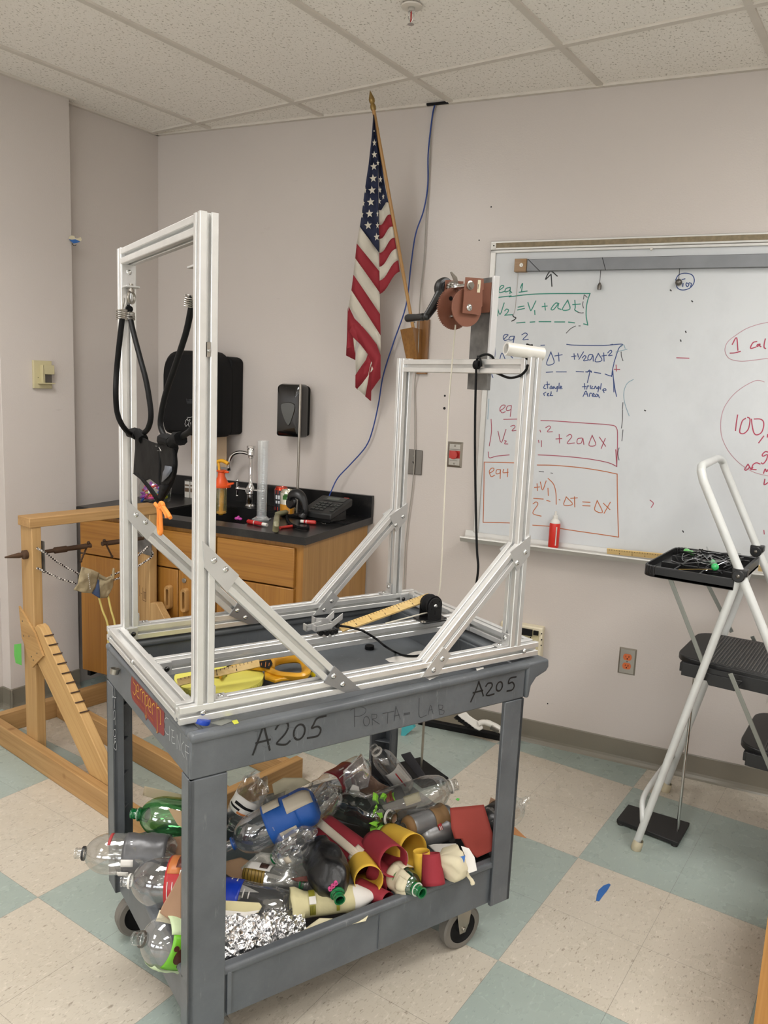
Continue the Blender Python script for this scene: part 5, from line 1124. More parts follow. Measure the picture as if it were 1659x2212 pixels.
# stamp on far post
b = MB()
for (x, z, w, h_) in ((.250, .575, .002, .05), (.258, .59, .012, .002), (.275, .56, .026, .002), (.275, .60, .026, .002), (.275, .56, .002, .06), (.282, .57, .002, .03), (.289, .57, .002, .03), (.296, .57, .002, .03), (.299, .56, .002, .06)): b.fbox(wf, (x, .5612, z), (x+w, .5615, z+h_))
b.build('grade_stamp', mat('stamp_ink', '5a3d26', .8), up2, smooth=False)
# steel plates and hooks on the posts
for v0, sg, up_ in ((.0765, 1, up1), (.5615, -1, up2)):
    b = MB(); b.fbox(wf, (.30, v0 if sg > 0 else v0-.004, .775), (.345, v0+.004 if sg > 0 else v0, .90)); b.fbox(wf, (.24, v0 if sg > 0 else v0-.003, .775), (.345, v0+.003 if sg > 0 else v0, .90)); b.build('steel_plate', M['galv'], wfm, bevel=.001)
# rusty clamp screws through the posts
RU = mat('rusty_iron', '5b4433', .75, .5, bump=.4, bsc=60, var=.2)
def clampscrew(v0, sg, label, L1, L2):
    t = thing('clamp_screw', wf(.285, v0, .845), label, 'clamp', 'rusty clamp screws')
    c_ = wf(.285, v0, .845); d = wv*sg
    b = MB(); b.lathe(c_-d*L1, d, [(0, 0), (.0, .003), (.04, .009), (.055, .011), (L1-.02, .009), (L1-.015, .018), (L1, .018), (L1, .008), (L1+L2*.4, .008), (L1+L2*.42, .013), (L1+L2*.6, .013), (L1+L2*.62, .010), (L1+L2-.02, .011), (L1+L2-.02, .006), (L1+L2, .010), (L1+L2, 0)], 16); b.build('screw', RU, t)
    e = c_+d*(L2-.01); b = MB(); b.tube([e+UP*.012, e-UP*.06-d*.035], .0038, 8); b.sphere(e+UP*.013, .007); b.sphere(e-UP*.06-d*.035, .006); b.build('tommy_bar', RU, t)
clampscrew(.038, 1, 'rusty clamp screw with tommy bar through the left post of the wooden frame', .085, .27); clampscrew(.60, -1, 'rusty clamp screw through the right post of the wooden frame, mostly behind the upright', .06, .24)
# checked elastic cords holding the denim pouch
def check_mat():
    t = NT('checked_elastic'); g = t.n('ShaderNodeNewGeometry').outputs['Position']
    w = t.n('ShaderNodeTexChecker', i_Vector=g, i_Scale=130.0); w.inputs[1].default_value = lin('2a1e1e'); w.inputs[2].default_value = lin('d6cfc6'); t.l(w.outputs[0], t.p.inputs['Base Color']); t.p.inputs['Roughness'].default_value = .7; return t.m
CK = check_mat()
def onw(px, py, u=.34): return onpl(px, py, wf(u, 0, 0), wu)
for pts, lab in ((((80,1184),(100,1196),(130,1218),(172,1241)), 'upper left checked elastic cord between wooden post and pouch'), (((80,1227),(100,1236),(130,1250),(164,1260)), 'lower left checked elastic cord between wooden post and pouch'), (((240,1243),(265,1232),(290,1208),(320,1180)), 'upper right checked elastic cord behind the upright'), (((236,1255),(270,1244),(300,1222),(325,1205),(330,1196),(326,1188)), 'lower right checked elastic cord behind the upright')):
    b = MB(); b.tube(smoothpath([onw(x, y) for x, y in pts], 6), .0042, 8); tag(b.build('elastic_cord', CK), lab, 'cord', 'checked elastic cords of the wooden slingshot')
DN = mat('faded_canvas', 'a89878', .9, bump=.6, bsc=120, var=.18, nsc=18); DB = mat('blue_denim', '4a5a7c', .9, bump=.5, bsc=200, var=.15)
zp = lambda l: [(150+x/5.027, 1160+y/5.027) for x, y in l]
dp = thing('denim_pouch', onw(205, 1290), 'worn cream and blue denim sling pouch between the wooden posts', 'pouch')
def cloth(name, rows, m_, par, surf, d=.0, amp=.012, sc=25, seed=1, th=.003, sub=6, cn=None):
    """rows: list of polylines (pixel) top->bottom; a soft quilted sheet"""
    b = MB(); R_ = [[surf(x, y) for x, y in r] for r in rows]; nv = len(R_)-1; nu = len(R_[0])-1
    cn = cn or (O-R_[0][0]).normalized()
    def fn(u, v):
        i = min(int(u*nu), nu-1); j = min(int(v*nv), nv-1); a = u*nu-i; c_ = v*nv-j
        p = R_[j][i].lerp(R_[j][i+1], a).lerp(R_[j+1][i].lerp(R_[j+1][i+1], a), c_)
        q = p*sc+Vector((seed, seed*2, 0)); return p + cn*(d+amp*noise.noise(q)+amp*.4*noise.noise(q*2.7)+amp*.8*math.sin(u*PI)*math.sin(v*PI))
    b.grid(fn, nu*sub, nv*sub); return b.build(name, m_, par, solid=th, ang=70)
cloth('canvas_left', [zp([(135,322),(230,350),(322,388)]), zp([(105,420),(200,450),(300,470)]), zp([(90,510),(180,530),(280,545)]), zp([(45,572),(140,600),(240,608)])], DN, dp, onw, d=.02)
cloth('denim_panel', [zp([(300,452),(310,460),(322,470)]), zp([(265,545),(300,555),(325,560)]), zp([(235,605),(285,640),(330,665)])], DB, dp, onw, d=.014, amp=.006)
cloth('canvas_right', [zp([(318,400),(400,440),(470,415),(482,330)]), zp([(310,480),(380,490),(430,480),(480,450)]), zp([(325,560),(370,560),(420,560),(470,540)]), zp([(335,660),(370,662),(410,655),(440,600)])], DN, dp, onw, d=.012, seed=5)
b = MB(); b.tube(smoothpath([onw(*p)+(O-onw(*p)).normalized()*.02 for p in zp([(320,410),(360,440),(400,460),(440,440),(470,450),(482,340)])], 4), .005, 8); b.crumple(.003, 80); b.build('rolled_hem', DN, dp)
b = MB()
for k in range(8): 
    p = zp([(215+k*3-10, 400+k*22), (213+k*3-10, 412+k*22)]); q_ = [onw(*t)+(O-onw(*t)).normalized()*.036 for t in p]; b.stroke(q_, .0015, (O-q_[0]))
b.build('stitching', M['whitep'], dp, smooth=False)
YR = mat('yellow_rubber_tube', 'e0cf7c', .5)
for pts, lab in ((((214,1292),(222,1320),(233,1352)), 'left yellow rubber tube hanging from the denim pouch'), (((233,1286),(240,1318),(248,1350)), 'right yellow rubber tube hanging from the denim pouch')):
    b = MB(); b.tube(smoothpath([onw(x, y) for x, y in pts]+[onw(*pts[-1])-UP*.12], 5), .0042, 8); tag(b.build('rubber_tubing', YR), lab, 'tube', 'yellow tubes under the denim pouch')
# green tape on the post
tag(flat('green_tape', [(31,1392),(46,1390),(47,1437),(34,1432),(31,1415)], mat('green_painter_tape', '5aa84a', .6), None, lambda x, y: onpl(x, y, wf(.238, 0, 0), wv*.8-wu*.6)), 'torn green tape sticking out of the left wooden post', 'tape')

# ================================================================== black bungee sling on the near end of the frame
sl_ = thing('bungee_sling', fp(.055, .33, 1.30), 'black bungee cord sling with a nylon pouch hanging in the near upright pair', 'sling')
def ons(px, py, d=0): return onpl(px, py, fp(.055+d, 0, 0), FP)
c1_ = smoothpath([ons(*p) for p in ((264,688,-.05),(258,740,-.055),(252,800,-.058),(250,850,-.066),(253,890,-.06),(262,915,-.05),(275,932,-.03),(288,942,-.005))], 6)
c2_ = smoothpath([ons(*p) for p in ((281,685),(290,725),(303,775),(315,820),(323,865),(326,900),(320,925),(308,938))], 6)
c3_ = smoothpath([ons(*p) for p in ((416,640),(413,665),(404,710),(392,750),(375,800),(358,850),(349,890),(347,920),(355,942),(362,950))], 6)
c4_ = smoothpath([ons(*p) for p in ((430,640),(434,700),(436,800),(432,880),(415,925),(398,940),(384,952))], 6)
for c_ in (c1_, c2_, c3_, c4_): b = MB(); b.tube(c_, .0066, 12); b.build('bungee_cord', M['cord'], sl_)
def coil(a, c_, r, name='wire_wrap'):
    a, c_ = Vector(a), Vector(c_); d = (c_-a); n = 5; x = d.normalized().orthogonal(); y = d.normalized().cross(x); P = [a+d*(k/(n*12))+x*r*math.cos(2*PI*k/12)+y*r*math.sin(2*PI*k/12) for k in range(n*12+1)]
    b = MB(); b.tube(P, .0013, 6); b.build(name, M['steelp'], sl_)
coil(ons(263,668,-.05), ons(264,690,-.05), .0088); coil(ons(280,675), ons(281,692), .0086); coil(ons(414,640), ons(412,662), .0100); coil(ons(430,640), ons(432,662), .0098)
b = MB(); b.tube(smoothpath([ons(264,670,-.05), ons(267,655,-.03), ons(270,640), EYE1-UP*.012, ons(274,650), ons(280,676)], 5), .0022, 8); b.build('hook', M['steelp'], sl_)
b = MB(); b.tube(smoothpath([ons(414,640), EYE2-UP*.03, EYE2-UP*.012, EYE2-UP*.03+FQ*-.01, ons(430,640)], 5), .0022, 8); b.build('hook', M['steelp'], sl_)
b = MB(); b.tube([ons(272,664), ons(280,668)], .009, 10); b.build('cord_end', M['cord'], sl_)
zq = lambda l: [(270+x/8.506, 920+y/8.506) for x, y in l]
cloth('pouch_front', [zq([(195,190),(330,215),(480,290),(620,330)]), zq([(195,420),(320,440),(480,460),(640,470)]), zq([(175,640),(320,680),(490,690),(650,720)]), zq([(165,870),(290,860),(460,900),(640,950)]), zq([(255,925),(370,1000),(460,960),(655,1110)])], M['nylon'], sl_, ons, d=.028, amp=.012, sc=14)
cloth('pouch_side', [zq([(620,330),(720,320),(880,330)]), zq([(640,470),(760,480),(915,500)]), zq([(650,720),(740,730),(920,700)]), zq([(640,950),(700,1040),(885,920)]), zq([(655,1110),(730,1120),(790,1100)])], M['nylon'], sl_, ons, d=.018, amp=.014, sc=16, seed=4)
b = MB(); b.poly([ons(*p)+(O-ons(*p)).normalized()*.040 for p in zq([(740,730),(860,750),(860,830),(800,920),(700,1020),(680,1030),(700,860),(730,800)])]); b.build('pouch_opening', mat('grey_lining', '50545c', .5), sl_, solid=.002)
for a, c_, w in (((100,130),(240,180),.016), ((250,140),(340,260),.016), ((680,260),(860,300),.018), ((880,300),(1030,230),.018)):
    p, q_ = [ons(*t)+(O-ons(*t)).normalized()*.012 for t in zq([a, c_])]; b = MB(); b.tube([p, p.lerp(q_, .5)+UP*.004, q_], w*.8, 10); b.crumple(.004, 60); b.build('cord_loop', M['fabric'], sl_)
b = MB(); b.tube(smoothpath([ons(*p) for p in zq([(830,320),(930,380),(905,520),(915,700),(890,900),(820,1090),(700,1290),(640,1390)])], 4), .0065, 8); b.build('edge_strap', M['fabric'], sl_)
b = MB(); L_ = [ons(*p)+(O-ons(*p)).normalized()*.03 for p in zq([(150,870),(290,980),(420,1150),(520,1290),(585,1400)])]; R_ = [ons(*p)+(O-ons(*p)).normalized()*.03 for p in zq([(250,860),(380,1010),(500,1150),(590,1280),(640,1370)])]; b.quadstrip(L_, R_)
L_ = [ons(*p)+(O-ons(*p)).normalized()*.026 for p in zq([(640,1080),(630,1200),(610,1300),(600,1400)])]; R_ = [ons(*p)+(O-ons(*p)).normalized()*.026 for p in zq([(800,1090),(730,1220),(690,1300),(650,1390)])]; b.quadstrip(L_, R_); b.build('strap', M['fabric'], sl_, solid=.003)
b = MB(); 
for st_ in ([(555,370),(590,372)], [(590,455),(640,455)], [(620,390),(640,420),(660,460)]): b.stroke([ons(*p)+(O-ons(*p)).normalized()*.048 for p in zq(st_)], .0014, O-ons(350, 960))
b.build('care_print', M['white'], sl_, smooth=False)
# orange cord tied under the pouch
oc = thing('orange_cord', ons(348, 1150), 'bright orange cord knotted to the tip of the black sling', 'cord')
def onk(px, py, d=.035): return ons(px, py)+(O-ons(px, py)).normalized()*d
b = MB()
for pts in ([(560,1430),(600,1480),(650,1480),(690,1430),(660,1415),(640,1450)], [(690,1420),(705,1470),(670,1510),(640,1490),(660,1440)]): b.tube(smoothpath([onk(*p) for p in zq(pts)], 5), .0048, 10)
b.build('knot', M['orangec'], oc)
b = MB(); b.tube(smoothpath([onk(*p) for p in zq([(610,1490),(620,1620),(615,1800),(625,1940),(650,1985),(668,1940),(660,1780),(650,1620),(640,1500)])], 5), .0044, 10); b.build('hanging_loop', M['orangec'], oc)
for p_ in ([(680,1490),(720,1560),(760,1640),(768,1690)], [(700,1480),(760,1560),(810,1640),(835,1690)]): b = MB(); b.tube(smoothpath([onk(*p) for p in zq(p_)], 5), .0046, 10); b.build('loose_end', M['orangec'], oc)

# ================================================================== winch on its plate behind the far crossbar
wn = thing('hand_winch', fp(.93, .255, 1.55), 'rust-brown hand winch with black crank bolted to an aluminium plate above the far crossbar', 'winch')
BR = mat('copper_brown_paint', '875846', .45, .2, var=.06)
b = MB(); b.fbox(fp, (.9365, .212, 1.553), (.949, .30, 1.858)); b.build('mounting_plate', M['galv'], wn, bevel=.001)
b = MB(); b.fbox(fp, (.930, .203, 1.60), (.950, .2119, 1.86)); b.build('edge_bar', mat('white_anodised', 'dedede', .35, .3), wn, bevel=.001)
aq = lambda px, py, q=.205: onpl(px, py, fp(0, q, 0), FQ)
def lp(x, y): return (860+x/7.54, 570+y/7.54)
def PQ(px, py, q): v = aq(px, py, q)-FO; return v.dot(FP), v.z
bolt1 = PQ(*lp(1160, 710), .212); bolt2 = PQ(*lp(1172, 350), .212)
pts = [PQ(*lp(x, y), .212) for x, y in ((1105,215),(1395,240),(1392,420),(1375,430),(1372,690),(1360,700),(1345,835),(1050,800))]
b = MB(); b.prism([fp(p, .212, z) for p, z in pts], FQ*.003); b.build('side_plate', BR, wn, smooth=False)
b = MB(); b.prism([fp(p, .300, z) for p, z in pts], FQ*.003); b.fbox(fp, (.930, .214, pts[-1][1]+.01), (.9345, .300, pts[0][1]-.004)); b.build('side_plate', BR, wn, smooth=False)
b = MB(); z0 = bolt1[1]; 
b.lathe(fp(bolt1[0], .222, z0), FQ, [(0, .0), (0, .050), (.003, .050), (.003, .014), (.052, .014)], 40); b.build('drum', BR, wn)
def gear(c_, ax_, r, n, th, name, m_, rt=.0035):
    b = MB(); x = ax_.orthogonal().normalized(); y = ax_.cross(x); pts = []
    for k in range(n):
        for j, rr in ((0, r), (.3, r), (.5, r+rt), (.8, r+rt)): a = 2*PI*(k+j)/n; pts.append(c_+x*rr*math.cos(a)+y*rr*math.sin(a))
    b.prism(pts, ax_*th); return b.build(name, m_, wn, smooth=False)
gear(fp(bolt1[0]-.002, .276, z0), FQ, .053, 56, .005, 'gear_wheel', BR)
b = MB(); b.cyl(fp(bolt1[0]-.016, .2755, z0+.026), fp(bolt1[0]-.016, .2748, z0+.026), .006, 14); b.build('rope_hole', M['blackm'], wn)
bolt(fp(bolt1[0], .2118, z0), -FQ, .009, wn, 'steel', 'axle_bolt'); 
b = MB(); b.lathe(fp(bolt2[0], .2118, bolt2[1]), -FQ, [(0, .012), (.002, .012), (.003, .0085), (.008, .008), (.008, 0)], 18); b.build('shaft_end', M['steelp'], wn)
b = MB(); b.cyl(fp(bolt2[0], .2155, bolt2[1]), fp(bolt2[0], .30, bolt2[1]), .0065, 16); b.build('drive_shaft', M['chrome'], wn)
gear(fp(bolt2[0], .268, bolt2[1]), FQ, .009, 10, .016, 'pinion', M['chrome'], .003); gear(fp(bolt2[0], .288, bolt2[1]), FQ, .015, 14, .005, 'ratchet', M['steelp'], .003)
b = MB(); b.tube([fp(bolt1[0]-.02, .262, z0-.022), fp(bolt1[0]-.02, .244, z0-.018)], .0025, 8); b.lathe(fp(bolt1[0]-.02, .266, z0-.023), -FQ, [(0, 0), (0, .0055), (.005, .0055), (.005, 0)], 6); b.build('clamp_bolt', M['steel'], wn)
P_ = [aq(*lp(x, y), .262) for x, y in ((855,135),(870,125),(960,215),(985,330),(920,300),(890,215))]; b = MB(); b.prism(P_, FQ*.003); b.build('pawl_lever', M['steelp'], wn, smooth=False)
b = MB(); hcz = PQ(*lp(640, 385), .325); b.lathe(fp(bolt2[0], .3035, bolt2[1]), FQ, [(0, 0), (0, .020), (.010, .020), (.012, .027), (.020, .031), (.032, .029), (.040, .016), (.041, 0)], 28)
for k in range(5):
    a = 2*PI*k/5+.3; b.beam(fp(bolt2[0], .3435, bolt2[1]), fp(bolt2[0], .3435, bolt2[1])+(FP*math.cos(a)+UP*math.sin(a))*.022, FQ, .004, .003)
hub_c = fp(bolt2[0], .322, bolt2[1]); e_ = onpl(*lp(462, 860), fp(0, .322, 0), FQ)
b.tube([hub_c, hub_c.lerp(e_, .5), e_], [.022, .0145, .0105], 14, flat=.8); b.sphere(e_, .0105); b.build('crank_arm', M['black'], wn)
b = MB(); g1 = e_+FQ*.008; dgrip = (aq(*lp(110, 862), .322+.10)-e_); dgrip = FQ*.092; b.lathe(g1, dgrip, [(0, 0), (0, .007), (.006, .007), (.008, .0105), (.040, .0095), (.075, .0115), (.085, .011), (.090, .006), (.090, 0)], 18); b.build('grip', M['black'], wn)
b = MB(); lb = [PQ(*lp(x, y), .2117) for x, y in ((1300,262),(1348,265),(1330,468),(1285,465))]; b.prism([fp(p, .2117, z) for p, z in lb], -FQ*.0004); lbo = b.build('sticker', M['ivory'], wn)
b = MB(); q_ = [PQ(*lp(x, y), .2112) for x, y in ((1306,330),(1316,330),(1304,410),(1296,410))]; b.prism([fp(p, .2112, z) for p, z in q_], -FQ*.0002); b.build('sticker_print', M['steeld'], wn)
# rope from the drum to the pulley
RP_ = mat('cream_rope', 'd8d2c2', .8, bump=.5, bsc=300)
pull_c = fp(.905, .303, .935)
top_ = onpl(984, 702, fp(0, .262, 0), FQ)
b = MB(); b.tube(smoothpath([top_, onpl(977, 780, fp(.885, 0, 0), FP), onpl(968, 900, fp(.885, 0, 0), FP), onpl(957, 1150, fp(.885, 0, 0), FP), onpl(951, 1262, fp(.885, 0, 0), FP), onpl(945, 1294, fp(.885, 0, 0), FP)], 4), .0022, 8)
b.tube([fp(.89, .303, .905), fp(.70, .31, .883)], .0022, 8); tag(b.build('winch_rope', RP_), 'cream rope running from the winch down to the pulley', 'rope')
# pulley block
pu = thing('pulley_block', fp(.90, .303, .88), 'black pulley block bolted on the middle rail of the frame', 'pulley')
pcx = onpl(938, 1308, fp(0, .285, 0), FQ); pv = pcx-FO; pp_, pz = pv.dot(FP), pcx.z
for q in (.279, .322):
    b = MB(); pts = [(pp_-.024, .884), (pp_+.024, .884), (pp_+.024, pz)] + [(pp_+.024*math.cos(PI*k/10), pz+.024*math.sin(PI*k/10)) for k in range(11)] + [(pp_-.024, pz)]
    b.prism([fp(p, q, z) for p, z in pts], FQ*.003); b.build('cheek_plate', M['black'], pu, bevel=.0008)
b = MB(); b.fbox(fp, (pp_-.045, .279, .8805), (pp_+.045, .325, .8845)); b.fbox(fp, (pp_-.05, .262, .8805), (pp_+.03, .279, .8845)); b.build('base_plate', M['black'], pu, bevel=.001)
b = MB(); b.lathe(fp(pp_, .2835, pz), FQ, [(0, 0), (0, .028), (.004, .029), (.010, .022), (.018, .022), (.024, .029), (.028, .028), (.028, 0)], 30); b.lathe(fp(pp_, .3125, pz), FQ, [(0, 0), (0, .027), (.006, .027), (.006, 0)], 30); b.build('sheave', M['blackm'], pu)
bolt(fp(pp_, .2788, pz), -FQ, .006, pu); bolt(fp(pp_-.045, .272, .8845), UP, .008, pu, 'steelp')
b = MB()
for dx, dz in ((-.013, .012), (.013, .012), (-.013, -.008), (.013, -.008)): b.cyl(fp(pp_+dx, .2788, pz+dz), fp(pp_+dx, .2784, pz+dz), .0025, 8)
b.fbox(fp, (pp_-.002, .2785, pz-.026), (pp_+.002, .2789, pz-.014)); b.build('holes', mat('hole_black', '050505', .9), pu, smooth=False)
# meter stick leaning in the frame, meter stick in the near bay
ruler(onz(735, 1357, .886), onpl(930, 1287, fp(0, .335, 0), FQ), UP*.5+FQ, .026, .006, 'wooden metre stick leaning from the middle rail up behind the pulley')
ruler(onz(383, 1474, .80), onz(560, 1432, .852), UP*.8+FQ*.6, .018, .006, 'wooden metre stick under the near end of the frame, over the yellow tape measure')
# wood scrap behind pulley
# clamps heap on the middle rail
cl = thing('toggle_clamps', fp(.53, .32, .882), 'heap of small steel angle clamps with black screws on the middle rail', 'clamps')
random.seed(4)
for i, (px, py, w, h_, a) in enumerate(((678, 1360, .045, .018, .2), (695, 1352, .045, .022, -.2), (710, 1345, .04, .02, .9), (728, 1348, .04, .018, .8), (700, 1362, .05, .016, .1))):
    c_ = onz(px, py, .897+.006*(i % 3)); d = (FP*math.cos(a)-FQ*math.sin(a)*.3+UP*math.sin(a)*.8).normalized(); s_ = FQ; b = MB(); b.obox(c_-d*w/2, d*w, s_*.02, UP*.003); b.obox(c_-d*w/2, d*w, s_*.003, UP*h_); b.obox(c_-d*w/2, d*.004, s_*.02, UP*h_); b.build('clamp_arm', M['plate'], cl, bevel=.0006)
for px, py in ((690, 1366), (703, 1366), (714, 1364), (722, 1362), (727, 1350)): c_ = onz(px, py, .890); b = MB(); b.cyl(c_, c_-FQ*.014, .0055, 12); b.cyl(c_+FQ*.002, c_-FQ*.010, .0075, 12); b.build('screw', M['black'], cl)
# black cord from clamps, black cord over the crossbar
b = MB(); b.tube(smoothpath([onz(733, 1352, .897), onz(750, 1354, .892), onz(775, 1360, .889), onz(786, 1364, .888), onpl(800, 1372, fp(0, .277, 0), FQ), onpl(815, 1382, fp(0, .272, 0), FQ), onpl(832, 1396, fp(0, .24, 0), FQ), onz(852, 1408, .760), onz(875, 1416, .760), onz(905, 1416, .760), onz(940, 1405, .760)], 6), .0032, 8); tag(b.build('sensor_cable', M['cord']), 'black cable running from the clamps down into the cart tray', 'cable')
def onc(px, py, p=.898): return onpl(px, py, fp(p, 0, 0), FP)
bc = thing('knotted_cord', onc(1030, 1262), 'black cord knotted over the far crossbar and hanging down', 'cord')
b = MB(); b.tube(smoothpath([onc(1028, 788, .892), onc(1031, 776, .892), onc(1040, 768, .895), onc(1055, 766, .917), onc(1066, 775, .945), onc(1066, 800, .945), onc(1078, 808, .93), onc(1100, 816, .90), onc(1122, 812, .892), onc(1136, 800, .892), onc(1140, 788, .89)], 6), .0034, 8)
b.tube(smoothpath([onc(1029, 792, .892), onc(1027, 860, .892), onc(1026, 950, .892), onc(1027, 1050, .892), onc(1030, 1180, .892), onc(1033, 1225, .892), onc(1029, 1262, .892)], 6), .0034, 8)
b.tube(smoothpath([onc(1032, 770, .892), onc(1038, 778, .889), onc(1040, 792, .892)], 4), .003, 8); b.build('cord', M['cord'], bc)
b = MB()
for dx in (-.006, 0, .006): b.tube([onc(1030, 788, .888)+FQ*dx+UP*.009*math.cos(a)+FP*.006*math.sin(a) for a in [2*PI*k/12 for k in range(12)]], .0036, 8, closed=True)
b.build('knot', M['cord'], bc)
# white pvc pipe lying across the far upright
e1 = onz(1093, 753, 1.6585); e2 = onpl(1172, 765, fp(.945, 0, 0), FP); d = (e2-e1); L = d.length; b = MB(); b.lathe(e1, d, [(0, .0125), (0, .0165), (L, .0165), (L, .0125), (0, .0125)], 28); tag(b.build('pvc_pipe', M['white']), 'short white plastic pipe lying across the top of the far front upright', 'pipe')
b = MB(); pm = e1.lerp(e2, .55); b.tube([pm+Vector((0, 0, 0))+d.normalized()*.001*k+UP*.0185*math.cos(a)+FP*.0185*math.sin(a) for k, a in enumerate([2*PI*k/16 for k in range(17)])], .0024, 8); b.sphere(pm-FP*.017+UP*.008, .006); tag(b.build('cord_tie', M['cord']), 'black cord tied around the white plastic pipe', 'cord')
# ================================================================== writing, sticker and marks on the cart
def onfront(x, y): return onpl(x, y, cp(0, .0006, 0), -CT)
def onleft(x, y): return onpl(x, y, cp(.0006, 0, 0), -CS)
def ZA(l): return [[(200+x/3.19, 1200+y/3.19) for x, y in st] for st in l]
def ZB_(l): return [[(620+x/2.765, 1150+y/2.765) for x, y in st] for st in l]
def ZCc(l): return [[(225+x/7.9, 1420+y/7.9) for x, y in st] for st in l]
def ell(cx, cy, rx, ry, tilt=0, n=16): return [(cx+rx*math.cos(a)*math.cos(tilt)-ry*math.sin(a)*math.sin(tilt), cy+rx*math.cos(a)*math.sin(tilt)+ry*math.sin(a)*math.cos(tilt)) for a in [2*PI*k/n for k in range(n+1)]]
handwriting('room_number', ZA([[(1178,1165),(1150,1250),(1105,1370)],[(1178,1165),(1200,1250),(1220,1338)],[(1128,1292),(1222,1268)],[(1262,1195),(1290,1158),(1335,1150),(1348,1180),(1325,1230),(1275,1285),(1275,1300),(1330,1302),(1358,1280)],ell(1424,1216,36,54,.35),[(1606,1105),(1548,1122),(1522,1165),(1510,1190),(1550,1178),(1572,1200),(1552,1242),(1482,1258)]]), '17181a', .0046, surf=onfront, parent=crt, n=-CT, gap=14)
handwriting('room_number', ZB_([[(1145,893),(1125,950),(1098,1010)],[(1145,893),(1160,935),(1172,975)],[(1112,958),(1168,944)],[(1188,918),(1200,902),(1220,900),(1225,918),(1208,945),(1190,970),(1205,974),(1235,965)],ell(1268,920,17,28,.3),[(1367,863),(1332,872),(1322,902),(1345,895),(1357,915),(1345,940),(1315,948)]]), '17181a', .0044, surf=onfront, parent=crt, n=-CT, gap=12)
handwriting('pencil_lettering', ZB_([[(402,1050),(404,1160)],[(378,1062),(420,1042),(465,1050),(468,1075),(440,1095),(402,1100)],ell(474,1128,18,28),[(506,1085),(510,1150)],[(506,1085),(535,1090),(530,1112),(510,1116),(552,1145)],[(572,1082),(640,1068)],[(602,1078),(600,1140)],[(650,1040),(640,1125)],[(650,1040),(676,1115)],[(640,1096),(672,1090)],[(790,992),(790,1100),(832,1092)],[(843,1088),(857,1032),(872,1084)],[(848,1062),(867,1058)],[(905,1030),(910,1085)],[(905,1030),(930,1035),(925,1055),(910,1058),(938,1065),(932,1085),(910,1088)]]), '3f4246', .0016, surf=onfront, parent=crt, n=-CT, gap=30)
handwriting('pencil_dash', ZB_([[(702,1086),(715,1084),(728,1081)]]), '45484c', .006, surf=onfront, parent=crt, n=-CT)
handwriting('faded_lettering', ZA([[(1115,1215),(1180,1205)],[(1140,1210),(1125,1362)],[(1222,1235),(1240,1270),(1200,1320),(1170,1310)],[(1580,1140),(1592,1200),(1560,1235)],[(1330,1180),(1390,1190),(1400,1230),(1370,1270)],[(1455,1180),(1490,1172),(1485,1240)]]), '565a5e', .0012, surf=onfront, parent=crt, n=-CT, gap=30)
handwriting('scratched_lettering', ZCc([[(1095,1050),(1060,1030),(1032,1080),(1026,1200),(1060,1290),(1102,1322)],[(1120,1175),(1120,1420)],[(1168,1240),(1156,1440),(1212,1475)],[(1150,1236),(1192,1252)],[(1158,1350),(1198,1372)],[(1246,1320),(1246,1560)],[(1246,1320),(1272,1440),(1298,1590)],[(1302,1300),(1300,1590)],[(1362,1440),(1325,1500),(1332,1620),(1370,1705)],[(1396,1490),(1394,1640),(1410,1750)],[(1392,1494),(1448,1532)],[(1384,1600),(1442,1642)]]), 'b9bcbd', .0016, surf=onleft, parent=crt, n=-CS, gap=30)
handwriting('scratched_number', ZCc([[(150,510),(150,640),(146,670),(205,690)],[(182,500),(185,700)],[(140,690),(165,660)],[(180,720),(180,870)],[(165,925),(185,905),(190,960),(182,1040),(165,1060),(158,980),(165,925)],[(188,1000),(190,1150)],ell(184,1290,22,60),ell(190,1410,14,30),[(165,1500),(190,1440),(212,1500),(205,1585),(170,1540),(165,1500)]]), 'b4b7b8', .0016, surf=lambda x, y: onpl(x, y, cp(-.0004, 0, 0), -CS), parent=crt, n=-CS, gap=40)
stp = ZCc([[(470,315),(490,330),(1012,882),(1028,905),(1028,1322),(1012,1340),(935,1270),(912,1302),(885,1225),(742,1030),(718,1078),(688,960),(520,760),(482,700),(455,560),(460,440)]])[0]
b = MB(); b.prism([onleft(*p) for p in stp], -CS*.0006); stk = tag(b.build('bumper_sticker', mat('sticker_maroon', '7a201f', .45), smooth=False), 'dark red sticker with yellow Semper fi lettering on the cart end', 'sticker')
handwriting('yellow_lettering', ZCc([[(500,345),(506,420),(545,485),(546,590),(525,640),(500,585)],[(560,560),(592,585),(594,495),(572,468),(560,540),(568,650),(602,702)],[(620,540),(620,720)],[(620,575),(645,540),(660,600),(660,760)],[(660,610),(686,588),(702,640),(702,800)],[(716,640),(722,860),(726,1022),(712,990)],[(716,670),(745,650),(756,740),(742,825),(720,810)],[(766,820),(798,850),(800,760),(780,700),(766,780),(774,890),(806,942)],[(826,780),(832,970)],[(830,815),(858,782),(872,835)],[(906,778),(912,1000),(916,1250),(902,1278)],[(906,862),(942,855),(940,885)],[(966,900),(970,1140)],[(975,1130),(962,1140)]]), 'd9a83a', .0021, surf=lambda x, y: onleft(x, y)-CS*.0008, parent=stk, n=-CS, gap=30)
handwriting('orange_small_print', ZCc([[(498,650),(530,690)],[(540,700),(598,780)],[(500,672),(596,800)],[(612,775),(640,812)],[(648,825),(690,880)],[(612,798),(690,905)],[(740,925),(780,985)],[(790,1000),(852,1080)],[(740,948),(850,1100)]]), 'a5512a', .0016, surf=lambda x, y: onleft(x, y)-CS*.0008, parent=stk, n=-CS, gap=30)
